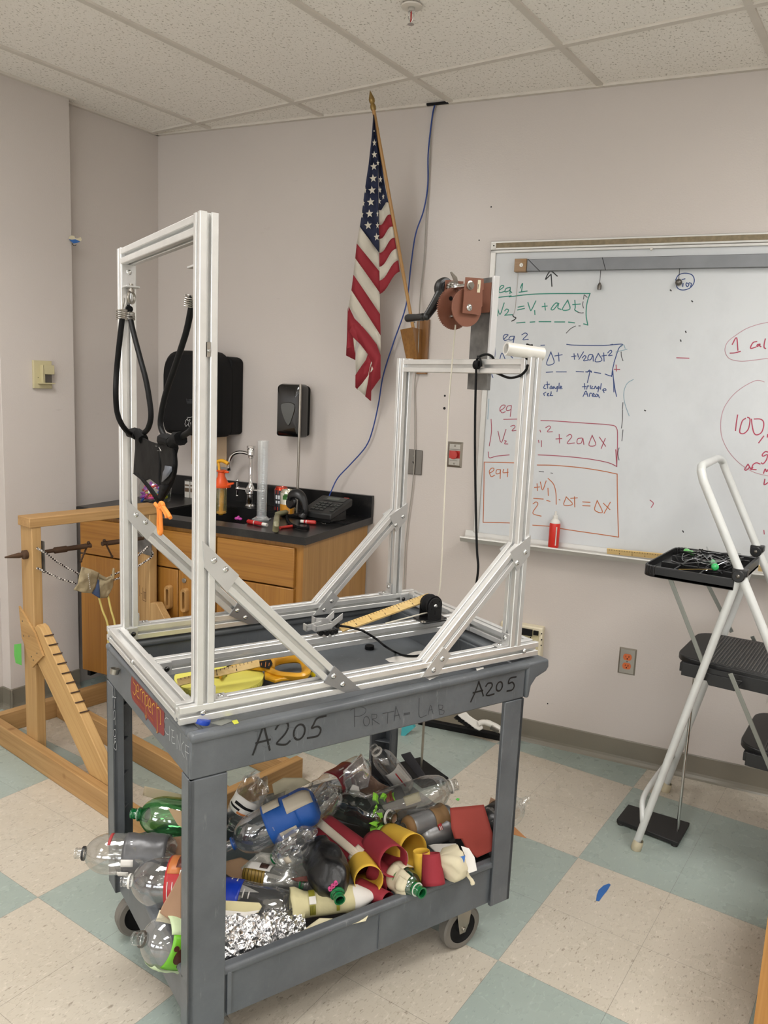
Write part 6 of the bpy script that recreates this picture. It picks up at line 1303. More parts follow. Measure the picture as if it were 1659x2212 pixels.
# things stuck on or lying along the cart rim
def onrim(x, y): return onz(x, y, .8358)
tag(flat('white_label', [(912,1459),(940,1452),(957,1456),(928,1469)], M['whitep'], None, onrim, th=.0004), 'white paper label on the cart rim below the right front brace', 'label')
tag(flat('white_chip', [(1028,1444),(1044,1440),(1045,1444),(1030,1449)], M['whitep'], None, onrim, th=.0004), 'small white paper chip on the cart rim near the handle', 'paper')
tag(flat('yellow_chip', [(500,1557),(512,1555),(516,1562),(506,1565)], mat('lime_tape', 'd6d84a', .6), None, onrim, th=.0004), 'tiny lime tape chip on the front rim near the cart corner', 'tape')
tag(flat('clear_tape', [(455,1562),(480,1552),(505,1556),(478,1568)], mat('dull_tape', '8b8d86', .4), None, onrim, th=.0004), 'dull strip of old tape on the front rim beside the blue cap', 'tape')
bc0 = onz(436, 1562, .836); lathe_obj('bottle_cap', bc0, [(0, 0), (0, .016), (.004, .017), (.010, .016), (.011, 0)], mat('blue_cap', '2347b0', .35), ax=(FP*.3+UP), label='blue plastic bottle cap lying on the cart rim at the near corner', cat='cap')
b = MB(); rg = onpl(248, 1449, cp(-.012, 0, 0), CS); b.lathe(rg, UP*1+CS*.2, [(-.008, .011), (.006, .0125), (.006, .0105), (-.008, .009), (-.008, .011)], 20); tag(b.build('metal_ring', M['steelp']), 'short steel ring hanging under the left rail at the cart end', 'ring')
# ================================================================== things in the top tray
def ont(px, py, z=.768): return onz(px, py, z)
TM = thing('tape_reel', ont(500, 1470, .754), 'yellow open-reel long tape measure lying in the cart tray', 'tape measure')
zr = .775; rc = ont(474, 1466, zr); er = ont(571, 1461, zr); rr = min((er-rc).length, .115)
TY = NT('tape_yellow'); g_ = TY.n('ShaderNodeTexCoord').outputs['Object']; 
sp_ = TY.n('ShaderNodeVectorMath', operation='LENGTH'); mp_ = TY.n('ShaderNodeVectorMath', operation='SUBTRACT'); TY.l(TY.n('ShaderNodeNewGeometry').outputs['Position'], mp_.inputs[0]); mp_.inputs[1].default_value = (rc.x, rc.y, zr); TY.l(mp_.outputs[0], sp_.inputs[0])
TY.l(TY.mix(TY.math('MULTIPLY', TY.math('FRACT', TY.math('MULTIPLY', sp_.outputs['Value'], 420)), .35), lin('e8e06a'), lin('a8a548')), TY.p.inputs['Base Color']); TY.p.inputs['Roughness'].default_value = .5
b = MB(); b.lathe((rc.x, rc.y, zr-.008), UP, [(0, .02), (0, rr), (.016, rr), (.016, .02), (0, .02)], 56); b.build('wound_tape', TY.m, TM)
b = MB(); vd = (O-rc); vd.z = 0; a0 = math.atan2(vd.y, vd.x)
for k in range(-40, 41):
    a = a0+k*.028; n_ = Vector((math.cos(a), math.sin(a), 0)); b.stroke([Vector((rc.x, rc.y, zr-.008))+n_*(rr+.0003), Vector((rc.x, rc.y, zr-(.001 if k % 5 else -.004)))+n_*(rr+.0003)], .0009, n_)
for k, dg in ((-20, '6'), (-8, '6'), (0, '6'), (9, '5'), (18, '4'), (27, '3')):
    a = a0+k*.028; n_ = Vector((math.cos(a), math.sin(a), 0)); t_ = Vector((-math.sin(a), math.cos(a), 0)); c_ = Vector((rc.x, rc.y, zr+.001))+n_*(rr+.0004)
    S_ = {'6': [(.5,1),(-.4,.6),(-.5,-.5),(0,-1),(.5,-.5),(0,0),(-.45,-.3)], '5': [(.5,1),(-.4,1),(-.45,.1),(.3,.2),(.5,-.4),(0,-1),(-.5,-.8)], '4': [(.3,-1),(.3,1),(-.5,-.2),(.6,-.2)], '3': [(-.4,.9),(.4,.8),(.1,.1),(.5,-.5),(0,-1),(-.5,-.8)]}[dg]
    b.stroke([c_+t_*x*.0035+UP*y*.0045 for x, y in S_], .0014, n_)
b.build('numerals', M['blackm'], TM, smooth=False)
zt_ = lambda l, z=.795: [onz(380+x/4.61, 1340+y/4.61, z) for x, y in l]
b = MB(); b.prism(zt_([(445,600),(418,560),(560,480),(720,425),(840,410),(960,395),(990,440),(985,500),(900,515),(780,500),(640,480),(520,500)], .786), UP*.012); b.build('reel_arm', M['yellow'], TM, bevel=.003)
b = MB(); hpth = smoothpath(zt_([(930,440),(1000,395),(1120,372),(1230,372),(1292,410),(1300,500),(1262,560),(1130,560),(1020,545),(930,500)], .788), 6, True); b.tube(hpth, .011, 10, closed=True, flat=1.5); b.build('handle', M['yellow'], TM)
b = MB(); b.prism(zt_([(880,545),(980,545),(1060,575),(1290,550),(1290,590),(1060,610),(985,630),(885,595)], .780), UP*.010); b.build('handle_side', M['yellow'], TM, bevel=.003)
b = MB(); b.prism(zt_([(832,410),(945,392),(962,430),(930,485),(820,462)], .802), UP*.001); lb = b.build('label_plate', M['blackm'], TM)
b = MB(); 
for (x0, y0, x1, y1) in ((852,425,850,450),(895,415,890,465),(930,425,925,455)): b.stroke(zt_([(x0, y0), (x1, y1)], .8032), .0018, UP)
b.build('label_print', mat('label_orange', 'c97b2a', .5), lb, smooth=False)
b = MB(); kc = onz(474, 1384, .775); kz = onpl(474, 1361, kc, (O-kc).normalized()).z
b.lathe(kc, UP, [(0, 0), (0, .010), (kz-kc.z-.004, .0135), (kz-kc.z, .011), (kz-kc.z, 0)], 16); kk = thing('yellow_handled_tool', kc, 'yellow plastic handled tool standing in the back bay of the cart tray', 'tool'); b.build('handle', M['yellow'], kk)
b = MB(); b.cbox(kc-UP*.01, FP*.05, FQ*.03, UP*.02); b.build('foot', M['steelp'], kk, bevel=.002)
tag(lathe_obj('bottle_cap', ont(798, 1402, .7538), [(0, 0), (0, .014), (.001, .0145), (.011, .0140), (.012, .013), (.012, 0)], M['blackm']), 'black screw cap lying in the middle of the cart tray', 'cap')
tag(flat('torn_paper', [(832,1424),(850,1419),(872,1417),(895,1408),(918,1405),(925,1412),(905,1424),(880,1426),(862,1430),(842,1431)], M['whitep'], None, lambda x, y: ont(x, y, .7545), th=.0006), 'torn white paper lying in the tray under the black cable', 'paper')
b = MB(); q_ = ont(686, 1458, .765); b.sphere(q_, .016, sc=(1.4, 1, .6)); tag(b.build('bright_yellow_disc', mat('bright_yellow', 'f0dc1e', .4)), 'bright yellow disc partly hidden behind the front brace', 'disc')
b = MB(); q_ = ont(554, 1480, .762); b.sphere(q_, .011, sc=(1.5, .8, .5)); tag(b.build('clear_clip', plastic_film('clear_bit', (.85,.9,.9), .2, .6)), 'small clear plastic clip beside the tape reel', 'clip')

# ================================================================== junk in the lower tray
FILM = plastic_film('clear_bottle', (.95,.96,.96), .03, .42, .05); FILMG = plastic_film('green_bottle', (.36,.72,.42), .05, .45, .05, (.1,.4,.2)); FILMD = plastic_film('dim_bottle', (.80,.80,.78), .10, .40, .07, (.5,.5,.48)); FILML = plastic_film('pale_blue_bottle', (.86,.90,.95), .04, .45, .05)
GREENP = mat('green_neck_plastic', '146b3a', .2, coat=.5)
DUCT = mat('silver_duct_tape', '9a9a9b', .35, .55, bump=.4, bsc=50, var=.12); DUCTG = mat('grey_duct_wrap', '5e5e60', .35, .2, bump=.5, bsc=40, var=.1)
def camref(c, ax):
    v = (O-Vector(c)).normalized(); a = Vector(ax).normalized(); v = v-a*v.dot(a); return v.normalized()
def bottle(neck, base, R_, label, film=FILM, L=None, ring=None, parts=(), petal=True, name='plastic_bottle', cat='bottle', nr=.0135, crush=0, seed=0, neckmat=None, grp='empty plastic bottles in the lower tray', rings=()):
    N_ = Vector(neck); B_ = Vector(base); ax = (B_-N_).normalized(); L = L or (B_-N_).length; ref = camref(N_.lerp(N_+ax*L, .5), ax)
    t = thing(name, N_+ax*L/2-UP*R_, label, cat, grp)
    sh = min(.026+R_*1.25, L*.52)           # shoulder
    prof = [(0, nr*.82), (0, nr), (.004, nr), (.005, nr*.9), (.009, nr*1.02), (.012, nr*.92), (.015, nr*1.02), (.018, nr*.95), (.021, nr*1.3), (.023, nr*1.3), (.026, nr*.98)]
    for k in range(1, 9):
        u = k/8; prof.append((.026+(sh-.026)*(.35*u+.65*(1-math.cos(u*PI/2))), nr+(R_-nr)*math.sin(u*PI/2)))
    m0 = len(prof)
    for k in range(1, 13):
        u = k/12; h_ = sh+(L-.03-sh)*u; r_ = R_
        for (c_, d_) in rings: r_ -= R_*d_*math.exp(-((h_-c_*L)/.004)**2)
        prof.append((h_, r_))
    prof += [(L-.018, R_*.95), (L-.006, R_*.75), (L, R_*.5), (L-.004, R_*.2), (L-.006, .0005)]
    def mod(a, h_, r):
        if petal and h_ > L-.028 and r > R_*.1:
            f = max(0, math.cos(a*5))**.8; return r*(1-.10*(1-f)), h_-(.016*(1-f) if r < R_*.97 else .004*(1-f))
        return r, h_
    def disp(p):
        if not crush: return p
        q = p*22+Vector((seed, 0, 0)); return p+Vector((noise.noise(q), noise.noise(q+Vector((5,5,5))), noise.noise(q+Vector((9,1,3)))))*crush
    b = MB(); b.lathe(N_, ax, prof, 40, ref, mod=mod)
    if crush: 
        for v in b.b.verts:
            h_ = (v.co-N_).dot(ax)
            if h_ > .03: v.co = disp(v.co)
    b.build('bottle_shell', film, t, ang=60)
    if ring: b = MB(); b.lathe(N_+ax*.0185, ax, [(0, nr*1.05), (0, nr*1.32), (.005, nr*1.34), (.005, nr*1.05), (0, nr*1.05)], 24); b.build('neck_ring', ring, t)
    if neckmat: b = MB(); b.lathe(N_, ax, [(-.001, nr*.8), (-.001, nr*1.06), (.004, nr*1.06), (.006, nr*.97), (.010, nr*1.08), (.014, nr*.97), (.019, nr*1.1), (.020, nr*1.38), (.023, nr*1.38), (.026, nr*1.05), (.045, nr*1.5), (.045, nr*1.4), (.0, nr*.8)], 26); b.build('neck', neckmat, t)
    y = ax.cross(ref)
    def rad(h_):
        for (h1, r1), (h2, r2) in zip(prof[1:], prof[2:]):
            if h1 <= h_ <= h2: return r1+(r2-r1)*((h_-h1)/(h2-h1+1e-9))
        return R_
    for pt in parts:
        nm, mm, h0, h1, a0, a1 = pt[:6]; off = pt[6] if len(pt) > 6 else .0012; amp = pt[7] if len(pt) > 7 else 0
        b = MB(); na = max(3, int(abs(a1-a0)/.18)); nh = max(2, int((h1-h0)*L/.008))
        def fn(u, v):
            h_ = (h0+(h1-h0)*u)*L; a = a0+(a1-a0)*v; r = rad(h_)+off; p = N_+ax*h_+ref*(r*math.cos(a))+y*(r*math.sin(a))
            if amp: q = p*45; p = p+(ref*math.cos(a)+y*math.sin(a))*amp*noise.noise(q)
            return disp(p)
        b.grid(fn, nh, na); b.build(nm, mm, t, solid=.0006, ang=60)
    t['_'] = 0; del t['_']
    return t, N_, ax, ref, y
def Zl(x, y, z): return onz(x, y, z)
WRG = M['white']
# left end, sticking out
bottle(Zl(285,1757,.36), Zl(395,1769,.36), .054, 'big green bottle without cap pointing out of the cart end, uppermost at the left', FILMG, L=.21, ring=WRG, neckmat=GREENP)
RB = mat('red_soda_print', 'a83a3a', .5)
bottle(Zl(163,1843,.325), Zl(345,1846,.325), .0505, 'clear bottle wrapped in grey duct tape, pointing furthest out of the cart end', FILMD, L=.26, ring=M['black'], parts=(('duct_wrap', DUCTG, .50, .92, -3.14, 3.14, .0012, .004), ('red_print', RB, .345, .375, -1.3, -.4, .001), ('white_scrap', M['whitep'], .50, .62, .25, .6, .003), ('white_scrap', M['whitep'], .46, .57, .9, 1.3, .003)))
RL = mat('red_label', 'b0262b', .35); OL = mat('orange_label', 'c9783f', .4)
bottle(Zl(263,1903,.31), Zl(400,1906,.315), .060, 'large clear bottle with a red nutrition label at the cart end', FILM, L=.195, ring=WRG, parts=(('red_label', RL, .62, .95, -3.1, 3.1, .001), ('orange_picture', OL, .64, .80, -1.5, -.3, .002), ('brown_picture', mat('brown_label', '5c2a1e', .4), .74, .84, -1.3, -.55, .0026), ('white_print', M['whitep'], .66, .67, .0, .9, .002), ('white_print', M['whitep'], .72, .73, .0, .9, .002), ('white_print', M['whitep'], .78, .785, .0, .8, .002), ('white_band', M['whitep'], .80, .86, -.45, -.2, .003)))
GL = mat('lime_label', '6db32a', .4); LGT = mat('pale_green_tape', 'b9c9a0', .6, bump=.4, bsc=60); BRN = mat('reindeer_brown', '4a261b', .5)
tt_, N_, ax_, rf_, yy_ = bottle(Zl(288,2027,.322), Zl(400,2037,.262), .058, 'large clear bottle with a lime label and a brown reindeer, lowest at the cart end', FILM, L=.17, ring=M['steeld'], parts=(('lime_label', GL, .40, .95, -.25, 1.2, .0012), ('tape_wrap', LGT, .37, .95, -1.9, -.25, .0014, .002), ('bottom_tape', LGT, .32, .95, 1.2, 2.2, .003, .004)))
def onb(t_, N__, ax__, rf, y, R_, pts, mm, name, off=.003):
    """flat picture bent round a bottle: pts in (h, angle)"""
    b = MB(); b.poly([N__+ax__*h_+rf*((R_+off)*math.cos(a))+y*((R_+off)*math.sin(a)) for h_, a in pts]); return b.build(name, mm, t_, smooth=False, solid=.0004)
onb(tt_, N_, ax_, rf_, yy_, .058, [(.093+.014*math.cos(k*PI/8), .50+.30*math.sin(k*PI/8)) for k in range(16)], BRN, 'reindeer_head')
onb(tt_, N_, ax_, rf_, yy_, .058, [(.078+.007*math.cos(k*PI/6), .22+.10*math.sin(k*PI/6)) for k in range(12)], BRN, 'reindeer_ear', .0034)
onb(tt_, N_, ax_, rf_, yy_, .058, [(.102+.005*math.cos(k*PI/6), .85+.10*math.sin(k*PI/6)) for k in range(12)], BRN, 'reindeer_ear', .0034)
b = MB()
for st_ in ([(.101,.35),(.115,.28),(.123,.15)], [(.113,.28),(.123,.33)], [(.106,.62),(.119,.68),(.125,.60)], [(.117,.66),(.124,.78)]): b.stroke([N_+ax_*h_+rf_*(.0622*math.cos(a))+yy_*(.0622*math.sin(a)) for h_, a in st_], .0018, rf_)
b.build('antlers', M['whitep'], tt_, smooth=False)
CB = mat('brown_cardboard', '9a7a60', .85, var=.06); CBD = mat('dark_cardboard', '6f5a48', .85)
def P_(s, t, z=.3): 
    c_ = cp(s, t, z); n_ = (O-c_).normalized(); return lambda x, y: onpl(x, y, c_, n_)
def sheet(name, pts, mm, s, t, label=None, cat=None, z=.3, tilt=0, group=None, parent=None, amp=.004, th=.0012, z2=None):
    """a bent sheet of paper or card: outline traced, cut in a fan and gently curled; its plane leans back by tilt"""
    c_ = cp(s, t, z); n_ = (O-c_).normalized(); n_ = (n_+UP*tilt).normalized(); b = MB(); P = [onpl(x, y, c_, n_) for x, y in pts]; cen = sum(P, Vector())/len(P)
    vs = [b.b.verts.new(p) for p in P]; mid = [b.b.verts.new(p.lerp(cen, .5)) for p in P]; cv = b.b.verts.new(cen); n = len(P)
    for i in range(n): b._f([vs[i], vs[(i+1)%n], mid[(i+1)%n], mid[i]]); b._f([mid[i], mid[(i+1)%n], cv])
    bmesh.ops.subdivide_edges(b.b, edges=b.b.edges[:], cuts=2, use_grid_fill=True)
    for v in b.b.verts: v.co += n_*(amp*2.2*noise.noise(v.co*11+Vector((s*9, t*7, 0)))+amp*.6*noise.noise(v.co*30))
    o = b.build(name, mm, parent, solid=th, ang=50); return tag(o, label, cat, group)
sheet('cardboard_piece', [(345,1812),(392,1806),(396,1850),(345,1868)], CB, .06, .42, 'brown cardboard flap between the duct-taped bottle and the green bottle', 'cardboard', z=.34)
sheet('cardboard_piece', [(392,1880),(392,2003),(372,1992),(345,1972),(350,1958),(372,1920)], CB, .03, .12, 'brown cardboard corner leaning on the red-label bottle', 'cardboard', z=.33)
sheet('cardboard_piece', [(362,1745),(392,1752),(394,1788),(384,1782)], mat('tan_card', 'b49a78', .85), .08, .34, 'tan card point crossing in front of the green bottle', 'cardboard', z=.42)
sheet('cardboard_piece', [(312,1698),(392,1716),(392,1745),(330,1724),(308,1718)], mat('cream_card', 'c0b092', .85), .14, .60, 'cream card strip behind the green bottle', 'cardboard', z=.36)
sheet('masking_paper', [(345,1965),(392,1990),(392,2002),(352,1992),(336,1990)], MT, .03, .13, 'torn masking tape edge above the lime label bottle', 'tape', z=.325)
sheet('blue_wrapper', [(370,1858),(392,1851),(392,1868),(378,1866)], mat('deep_blue', '1f3f8f', .4), .08, .30, 'sliver of dark blue wrapper above the red-label bottle', 'wrapper', z=.36)
# front left behind the near leg
BLU = mat('blue_tape_wrap', '1d57a8', .5, bump=.3, bsc=60); CRM = mat('cream_tape_patch', 'c6bca9', .75)
bottle(Zl(488,1830,.29), Zl(612,1768,.36), .053, 'clear bottle with blue tape wrap and three cream patches behind the near leg', FILML, L=.27, ring=BLU, neckmat=None, parts=(('blue_wrap', BLU, .46, .78, -1.7, 1.2, .0015, .003), ('blue_wrap', BLU, .78, 1.0, -3.1, 3.1, .0015, .002), ('cream_patch', CRM, .48, .66, -1.35, -.65, .004), ('cream_patch', CRM, .70, .98, -.95, -.1, .004), ('cream_patch', CRM, .56, .74, .55, 1.2, .005)))
bottle(Zl(498,1790,.27), Zl(548,1703,.40), .042, 'small upended clear bottle with a white and black label behind the blue-taped one', FILM, L=.19, parts=(('white_label', M['whitep'], .42, .66, -1.4, 1.4, .001), ('black_print', M['blackm'], .47, .50, -1.0, -.1, .0018), ('black_print', M['blackm'], .53, .57, -.6, .8, .0018), ('orange_print', OL, .43, .46, -.2, .6, .0018)), crush=.006, seed=2)
sheet('masking_paper', [(588,1694),(612,1680),(655,1680),(672,1690),(640,1705),(628,1738),(614,1728),(617,1708),(592,1718)], MT, .50, .47, 'crumpled cream masking paper behind the blue-taped bottle', 'paper', z=.38, amp=.012)
DR = mat('dark_red_label', '80202a', .35)
bottle(Zl(800,1648,.36), Zl(636,1752,.36), .046, 'crumpled clear bottle with a dark red label and barcode across the middle', FILM, L=.29, parts=(('dark_red_label', DR, .38, .72, -1.9, 1.6, .0015), ('barcode_panel', M['whitep'], .56, .66, -.75, -.15, .003), ('white_line', M['whitep'], .40, .70, .20, .25, .003), ('white_print', M['whitep'], .42, .44, -.9, -.3, .003), ('white_print', M['whitep'], .48, .50, -.9, -.3, .003), ('emblem', M['whitep'], .52, .60, .65, .75, .003)) + tuple(('barcode_bar', M['blackm'], .57+.010*k, .574+.010*k, -.7, -.2, .0036) for k in range(8)), crush=.006, seed=5)
bottle(Zl(590,1852,.30), Zl(683,1752,.36), .043, 'crushed clear bottle lying across the middle of the pile', FILM, L=.27, crush=.005, seed=8, rings=((.5,.08),(.6,.08),(.7,.08)))
bottle(Zl(583,1858,.27), Zl(682,1812,.37), .046, 'clear bottle showing its star-shaped base beside the long red tube', FILM, ring=GREENP, parts=(('tape_bit', CRM, .5, .6, .2, .6, .002),), crush=.003, seed=3)
# star base on that bottle: bright petals already in the shell
sheet('clear_wrap', [(520,1875),(560,1840),(640,1850),(700,1870),(650,1915),(560,1915)], plastic_film('cloudy_sheet', (.85,.85,.82), .28, .3, .12, (.62,.6,.56)), .38, .25, 'sheet of cloudy plastic film under the clear bottles', 'film', z=.24, amp=.012)
GOLD = mat('gold_label', '8f7430', .4, .2); BLK = M['blackm']
bottle(Zl(668,1912,.245), Zl(540,1884,.245), .030, 'small clear bottle with a gold label and green neck ring in the middle front', FILM, L=.19, ring=GREENP, parts=(('gold_label', GOLD, .62, .96, -1.0, .3, .001), ('white_label', M['whitep'], .55, .90, .3, 1.2, .001), ('brown_print', mat('chocolate', '3a2016', .5), .60, .72, .5, 1.1, .002)) + tuple(('gold_line', BLK, .66+.05*k, .665+.05*k, -.9, .25, .002) for k in range(6)), crush=.003, seed=4)
sheet('gift_wrap', [(628,1898),(655,1893),(680,1890),(700,1893),(702,1903),(670,1904),(640,1904)], mat('rusty_foil', '7a3524', .5, bump=.8, bsc=120, var=.3, nsc=80), .40, .20, 'strip of rusty orange foil on the gold label bottle', 'wrapper', z=.275)
# long clear bottle with blue label and masking tape collar
BLL = mat('soda_blue', '1438b0', .3); YT2 = mat('yellow_masking', 'cfc69a', .75, bump=.5, bsc=70, var=.08)
bottle(Zl(640,1966,.225), Zl(484,1938,.238), .047, 'large clear bottle with a bright blue label lying behind the foil', FILM, L=.29, nr=.036, parts=(('blue_label', BLL, .50, 1.0, -.25, 1.9, .0012), ('yellow_tape', YT2, .44, 1.0, -1.0, -.25, .002), ('white_ring', M['whitep'], .80, .81, -.25, .5, .002), ('white_print', M['whitep'], .60, .61, 1.1, 1.5, .002), ('white_print', M['whitep'], .55, .56, 1.0, 1.5, .002), ('white_print', M['whitep'], .46, .47, .1, .6, .002), ('white_print', M['whitep'], .41, .42, .1, .5, .002)), crush=.002)
# masking tape rocket body with a white nose cone
rk = thing('taped_tube', Zl(710,1955,.21), 'masking tape wrapped bottle tube with a white paper nose cone along the front rim', 'tube')
a_, c_ = Zl(628,1958,.250), Zl(762,1940,.258); ax_ = (c_-a_).normalized(); Lr = (c_-a_).length; rf_ = camref(a_, ax_)
b = MB(); b.lathe(a_, ax_, [(0, .044), (.012, .043), (.035, .031), (.05, .029), (Lr*.5, .030), (Lr*.85, .031), (Lr, .034)], 36, rf_); b.crumple(.0035, 40); b.build('tape_wrap', YT2, rk, solid=.001, ang=60)
b = MB(); b.lathe(c_-ax_*.004, ax_, [(0, .033), (.02, .030), (.055, .012), (.062, .003), (.062, 0)], 28, rf_); b.crumple(.003, 40); b.build('nose_cone', M['whitep'], rk)
OLV = mat('olive_print', '8f8a2e', .5)
def band(par, o, ax, rf, r, h0, h1, a0, a1, mm, nm):
    y = ax.cross(rf); b = MB(); b.grid(lambda u, v: o+ax*(h0+(h1-h0)*u)+rf*(r*math.cos(a0+(a1-a0)*v))+y*(r*math.sin(a0+(a1-a0)*v)), 2, 8); b.build(nm, mm, par, smooth=False)
for h0, h1, a0, a1 in ((.045, .060, -1.2, -.5), (.045, .060, .1, .9), (.112, .120, .0, .8)): band(rk, a_, ax_, rf_, .0335, h0, h1, a0, a1, OLV, 'olive_print')
band(rk, a_, ax_, rf_, .0338, .045, .062, -.5, .05, M['whitep'], 'white_panel')
for k in range(5): band(rk, a_, ax_, rf_, .0340, .0455+.003*k, .0465+.003*k, .15, .85, M['blackm'], 'barcode_bar')
sheet('paper_sheet', [(480,1893),(500,1900),(540,1918),(560,1928),(480,1926)], M['whitep'], .17, .30, 'white paper triangle behind the blue-label bottle', 'paper', z=.25, amp=.004)
sheet('paper_sheet', [(480,1966),(530,1970),(562,1966),(540,1982),(500,1996),(480,2000)], M['whitep'], .13, .12, 'white paper strip between the blue-label bottle and the foil', 'paper', z=.26, amp=.004)
sheet('paper_sheet', [(640,2022),(690,1985),(752,1985),(800,1968),(790,1990),(720,2005),(665,2030)], mat('pale_yellow_paper', 'd8cfae', .8), .34, .05, 'pale yellow paper sheets along the front rim right of the foil', 'paper', z=.245, tilt=1.0, amp=.003)
sheet('masking_paper', [(485,1945),(560,1950),(566,1958),(558,1972),(520,1975),(485,1968)], mat('pale_tape', 'd6cc9f', .7), .16, .16, 'pale yellow tape strip along the blue-label bottle', 'tape', z=.27)
# aluminium foil
def foil_mat():
    t = NT('crinkled_foil'); t.p.inputs['Metallic'].default_value = 1; t.p.inputs['Roughness'].default_value = .26; t.p.inputs['Base Color'].default_value = lin('efeff0')
    g = t.n('ShaderNodeNewGeometry').outputs['Position']; v = t.n('ShaderNodeTexVoronoi', i_Vector=g, i_Scale=85.0); v2 = t.n('ShaderNodeTexNoise', i_Vector=g, i_Scale=60.0, i_Detail=4.0).outputs[0]
    t.bump(t.math('ADD', v.outputs['Distance'], v2), 1.0, .006); return t.m
b = MB()
fo_ = [(470,2110),(478,1992),(520,1975),(560,1985),(610,1995),(640,2010),(660,2032),(620,2055),(560,2080),(510,2100)]
def foilf(u, v):
    p = cp(.06+.27*u, .03+.15*v, 0); z = .170+.135*math.sin(PI*min(1, max(0, v))**1.0)*(1-.55*u)+.02
    q = p*38; return Vector((p.x, p.y, z))+Vector((noise.noise(q), noise.noise(q+Vector((4,4,4))), noise.noise(q*1.3+Vector((8,1,1)))*1.6))*.011+Vector((noise.noise(q*3.3), noise.noise(q*3.1+Vector((1,7,1))), noise.noise(q*3.7)))*.006
b.grid(foilf, 64, 40); tag(b.build('foil_sheet', foil_mat(), ang=25), 'crumpled aluminium foil heap beside the near leg in the lower tray', 'foil')
# black taped bottle with green neck
BTP = mat('black_plastic_tape', '101011', .38, bump=1.0, bsc=45)
tb_, N_, ax_, rf_, yy_ = bottle(Zl(734,1944,.300), Zl(696,1848,.315), .054, 'bottle wrapped in black tape with open green neck by the front rim', BTP, L=.20, neckmat=GREENP, petal=False, crush=.014, seed=6)
for k in range(3): b = MB(); c_ = N_+ax_*.028+rf_*(.010+.004*k)-yy_*(.012-.009*k)+rf_*.012; b.lathe(c_, -ax_, [(0, .003), (0, .005), (.007, .005), (.007, .003), (0, .003)], 12); b.build('pink_bead', mat('pink_bead', 'd6578f', .4), tb_)
# coloured card tubes
REDC = mat('dark_red_card', '8f2430', .8); YELC = mat('yellow_card', 'd9ae3a', .8); MTS = mat('masking_strip', 'c8bba8', .7)
def tube_obj(a, c_, r, mm, label, name='paper_tube', parts=(), sq=1.0, r2=None, cat='paper tube', grp='coloured card tubes'):
    a, c_ = Vector(a), Vector(c_); ax = (c_-a).normalized(); L = (c_-a).length; rf = camref(a, ax); y = ax.cross(rf); r2 = r2 or r
    t = thing(name, a.lerp(c_, .5)-UP*r, label, cat, grp)
    b = MB(); b.grid(lambda u, v: a+ax*(L*u)+rf*((r+(r2-r)*u)*math.cos(2*PI*v))+y*((r+(r2-r)*u)*sq*math.sin(2*PI*v)), 8, 40); bmesh.ops.remove_doubles(b.b, verts=b.b.verts[:], dist=1e-5); b.build('card', mm, t, solid=.0012, ang=70)
    for (nm, m2, h0, h1, a0, a1) in parts:
        b = MB(); b.grid(lambda u, v: a+ax*(L*(h0+(h1-h0)*u))+rf*((r+.0018)*math.cos(a0+(a1-a0)*v))+y*((r+.0018)*sq*math.sin(a0+(a1-a0)*v)), 4, 5); b.build(nm, m2, t, solid=.0003)
    return t
def tob(o_, b__, k, r, mm, label, **kw):
    a, c_ = Zl(*o_), Zl(*b__); return tube_obj(a, a+(c_-a)*k, r, mm, label, **kw)
tob((797,1902,.302), (780,1862,.280), 1.1, .037, YELC, 'yellow card tube opening towards the front, left one of the two yellow tubes', parts=(('tape', MTS, 0, .3, 1.4, 1.9),))
tob((851,1861,.335), (812,1828,.315), 1.1, .040, REDC, 'dark red card tube between the two yellow tubes', parts=(('tape', MTS, 0, .25, 1.9, 2.6),))
tob((893,1838,.320), (845,1815,.295), 1.1, .044, YELC, 'yellow card tube opening to the right, behind the middle red tube')
tob((795,1868,.275), (698,1785,.315), 1.0, .047, REDC, 'long dark red card tube with a strip of masking tape along it', parts=(('tape_strip', MTS, .05, 1.0, -.2, .25), ('tape_cross', MTS, .08, .22, -.45, .5)), r2=.036)
tob((838,1946,.248), (790,1922,.25), 1.3, .034, REDC, 'squashed dark red card tube lying on the front rim', sq=.62)
tob((850,1905,.258), (812,1880,.27), 1.2, .036, REDC, 'dark red card tube mostly hidden under the middle red tube', sq=.8)
tube_obj(Zl(936,1910,.272), Zl(931,1843,.340), .031, REDC, 'small dark red card cone standing near the right end of the front rim', r2=.023)
tube_obj(Zl(913,1900,.262), Zl(910,1838,.335), .022, YELC, 'narrow yellow card tube standing behind the small red cone', r2=.022)
# green neck bottle with masking tape
bottle(Zl(912,1929,.283), Zl(850,1886,.275), .034, 'bottle with green neck and torn masking paper over the front rim', FILMG, L=.12, ring=WRG, neckmat=GREENP, parts=(('masking_paper', MT, .30, .95, -2.2, .6, .004, .008), ('masking_paper', MT, .55, .95, .6, 1.6, .004, .006), ('masking_paper', MT, .28, .50, -.8, .1, .007, .008)), petal=False)
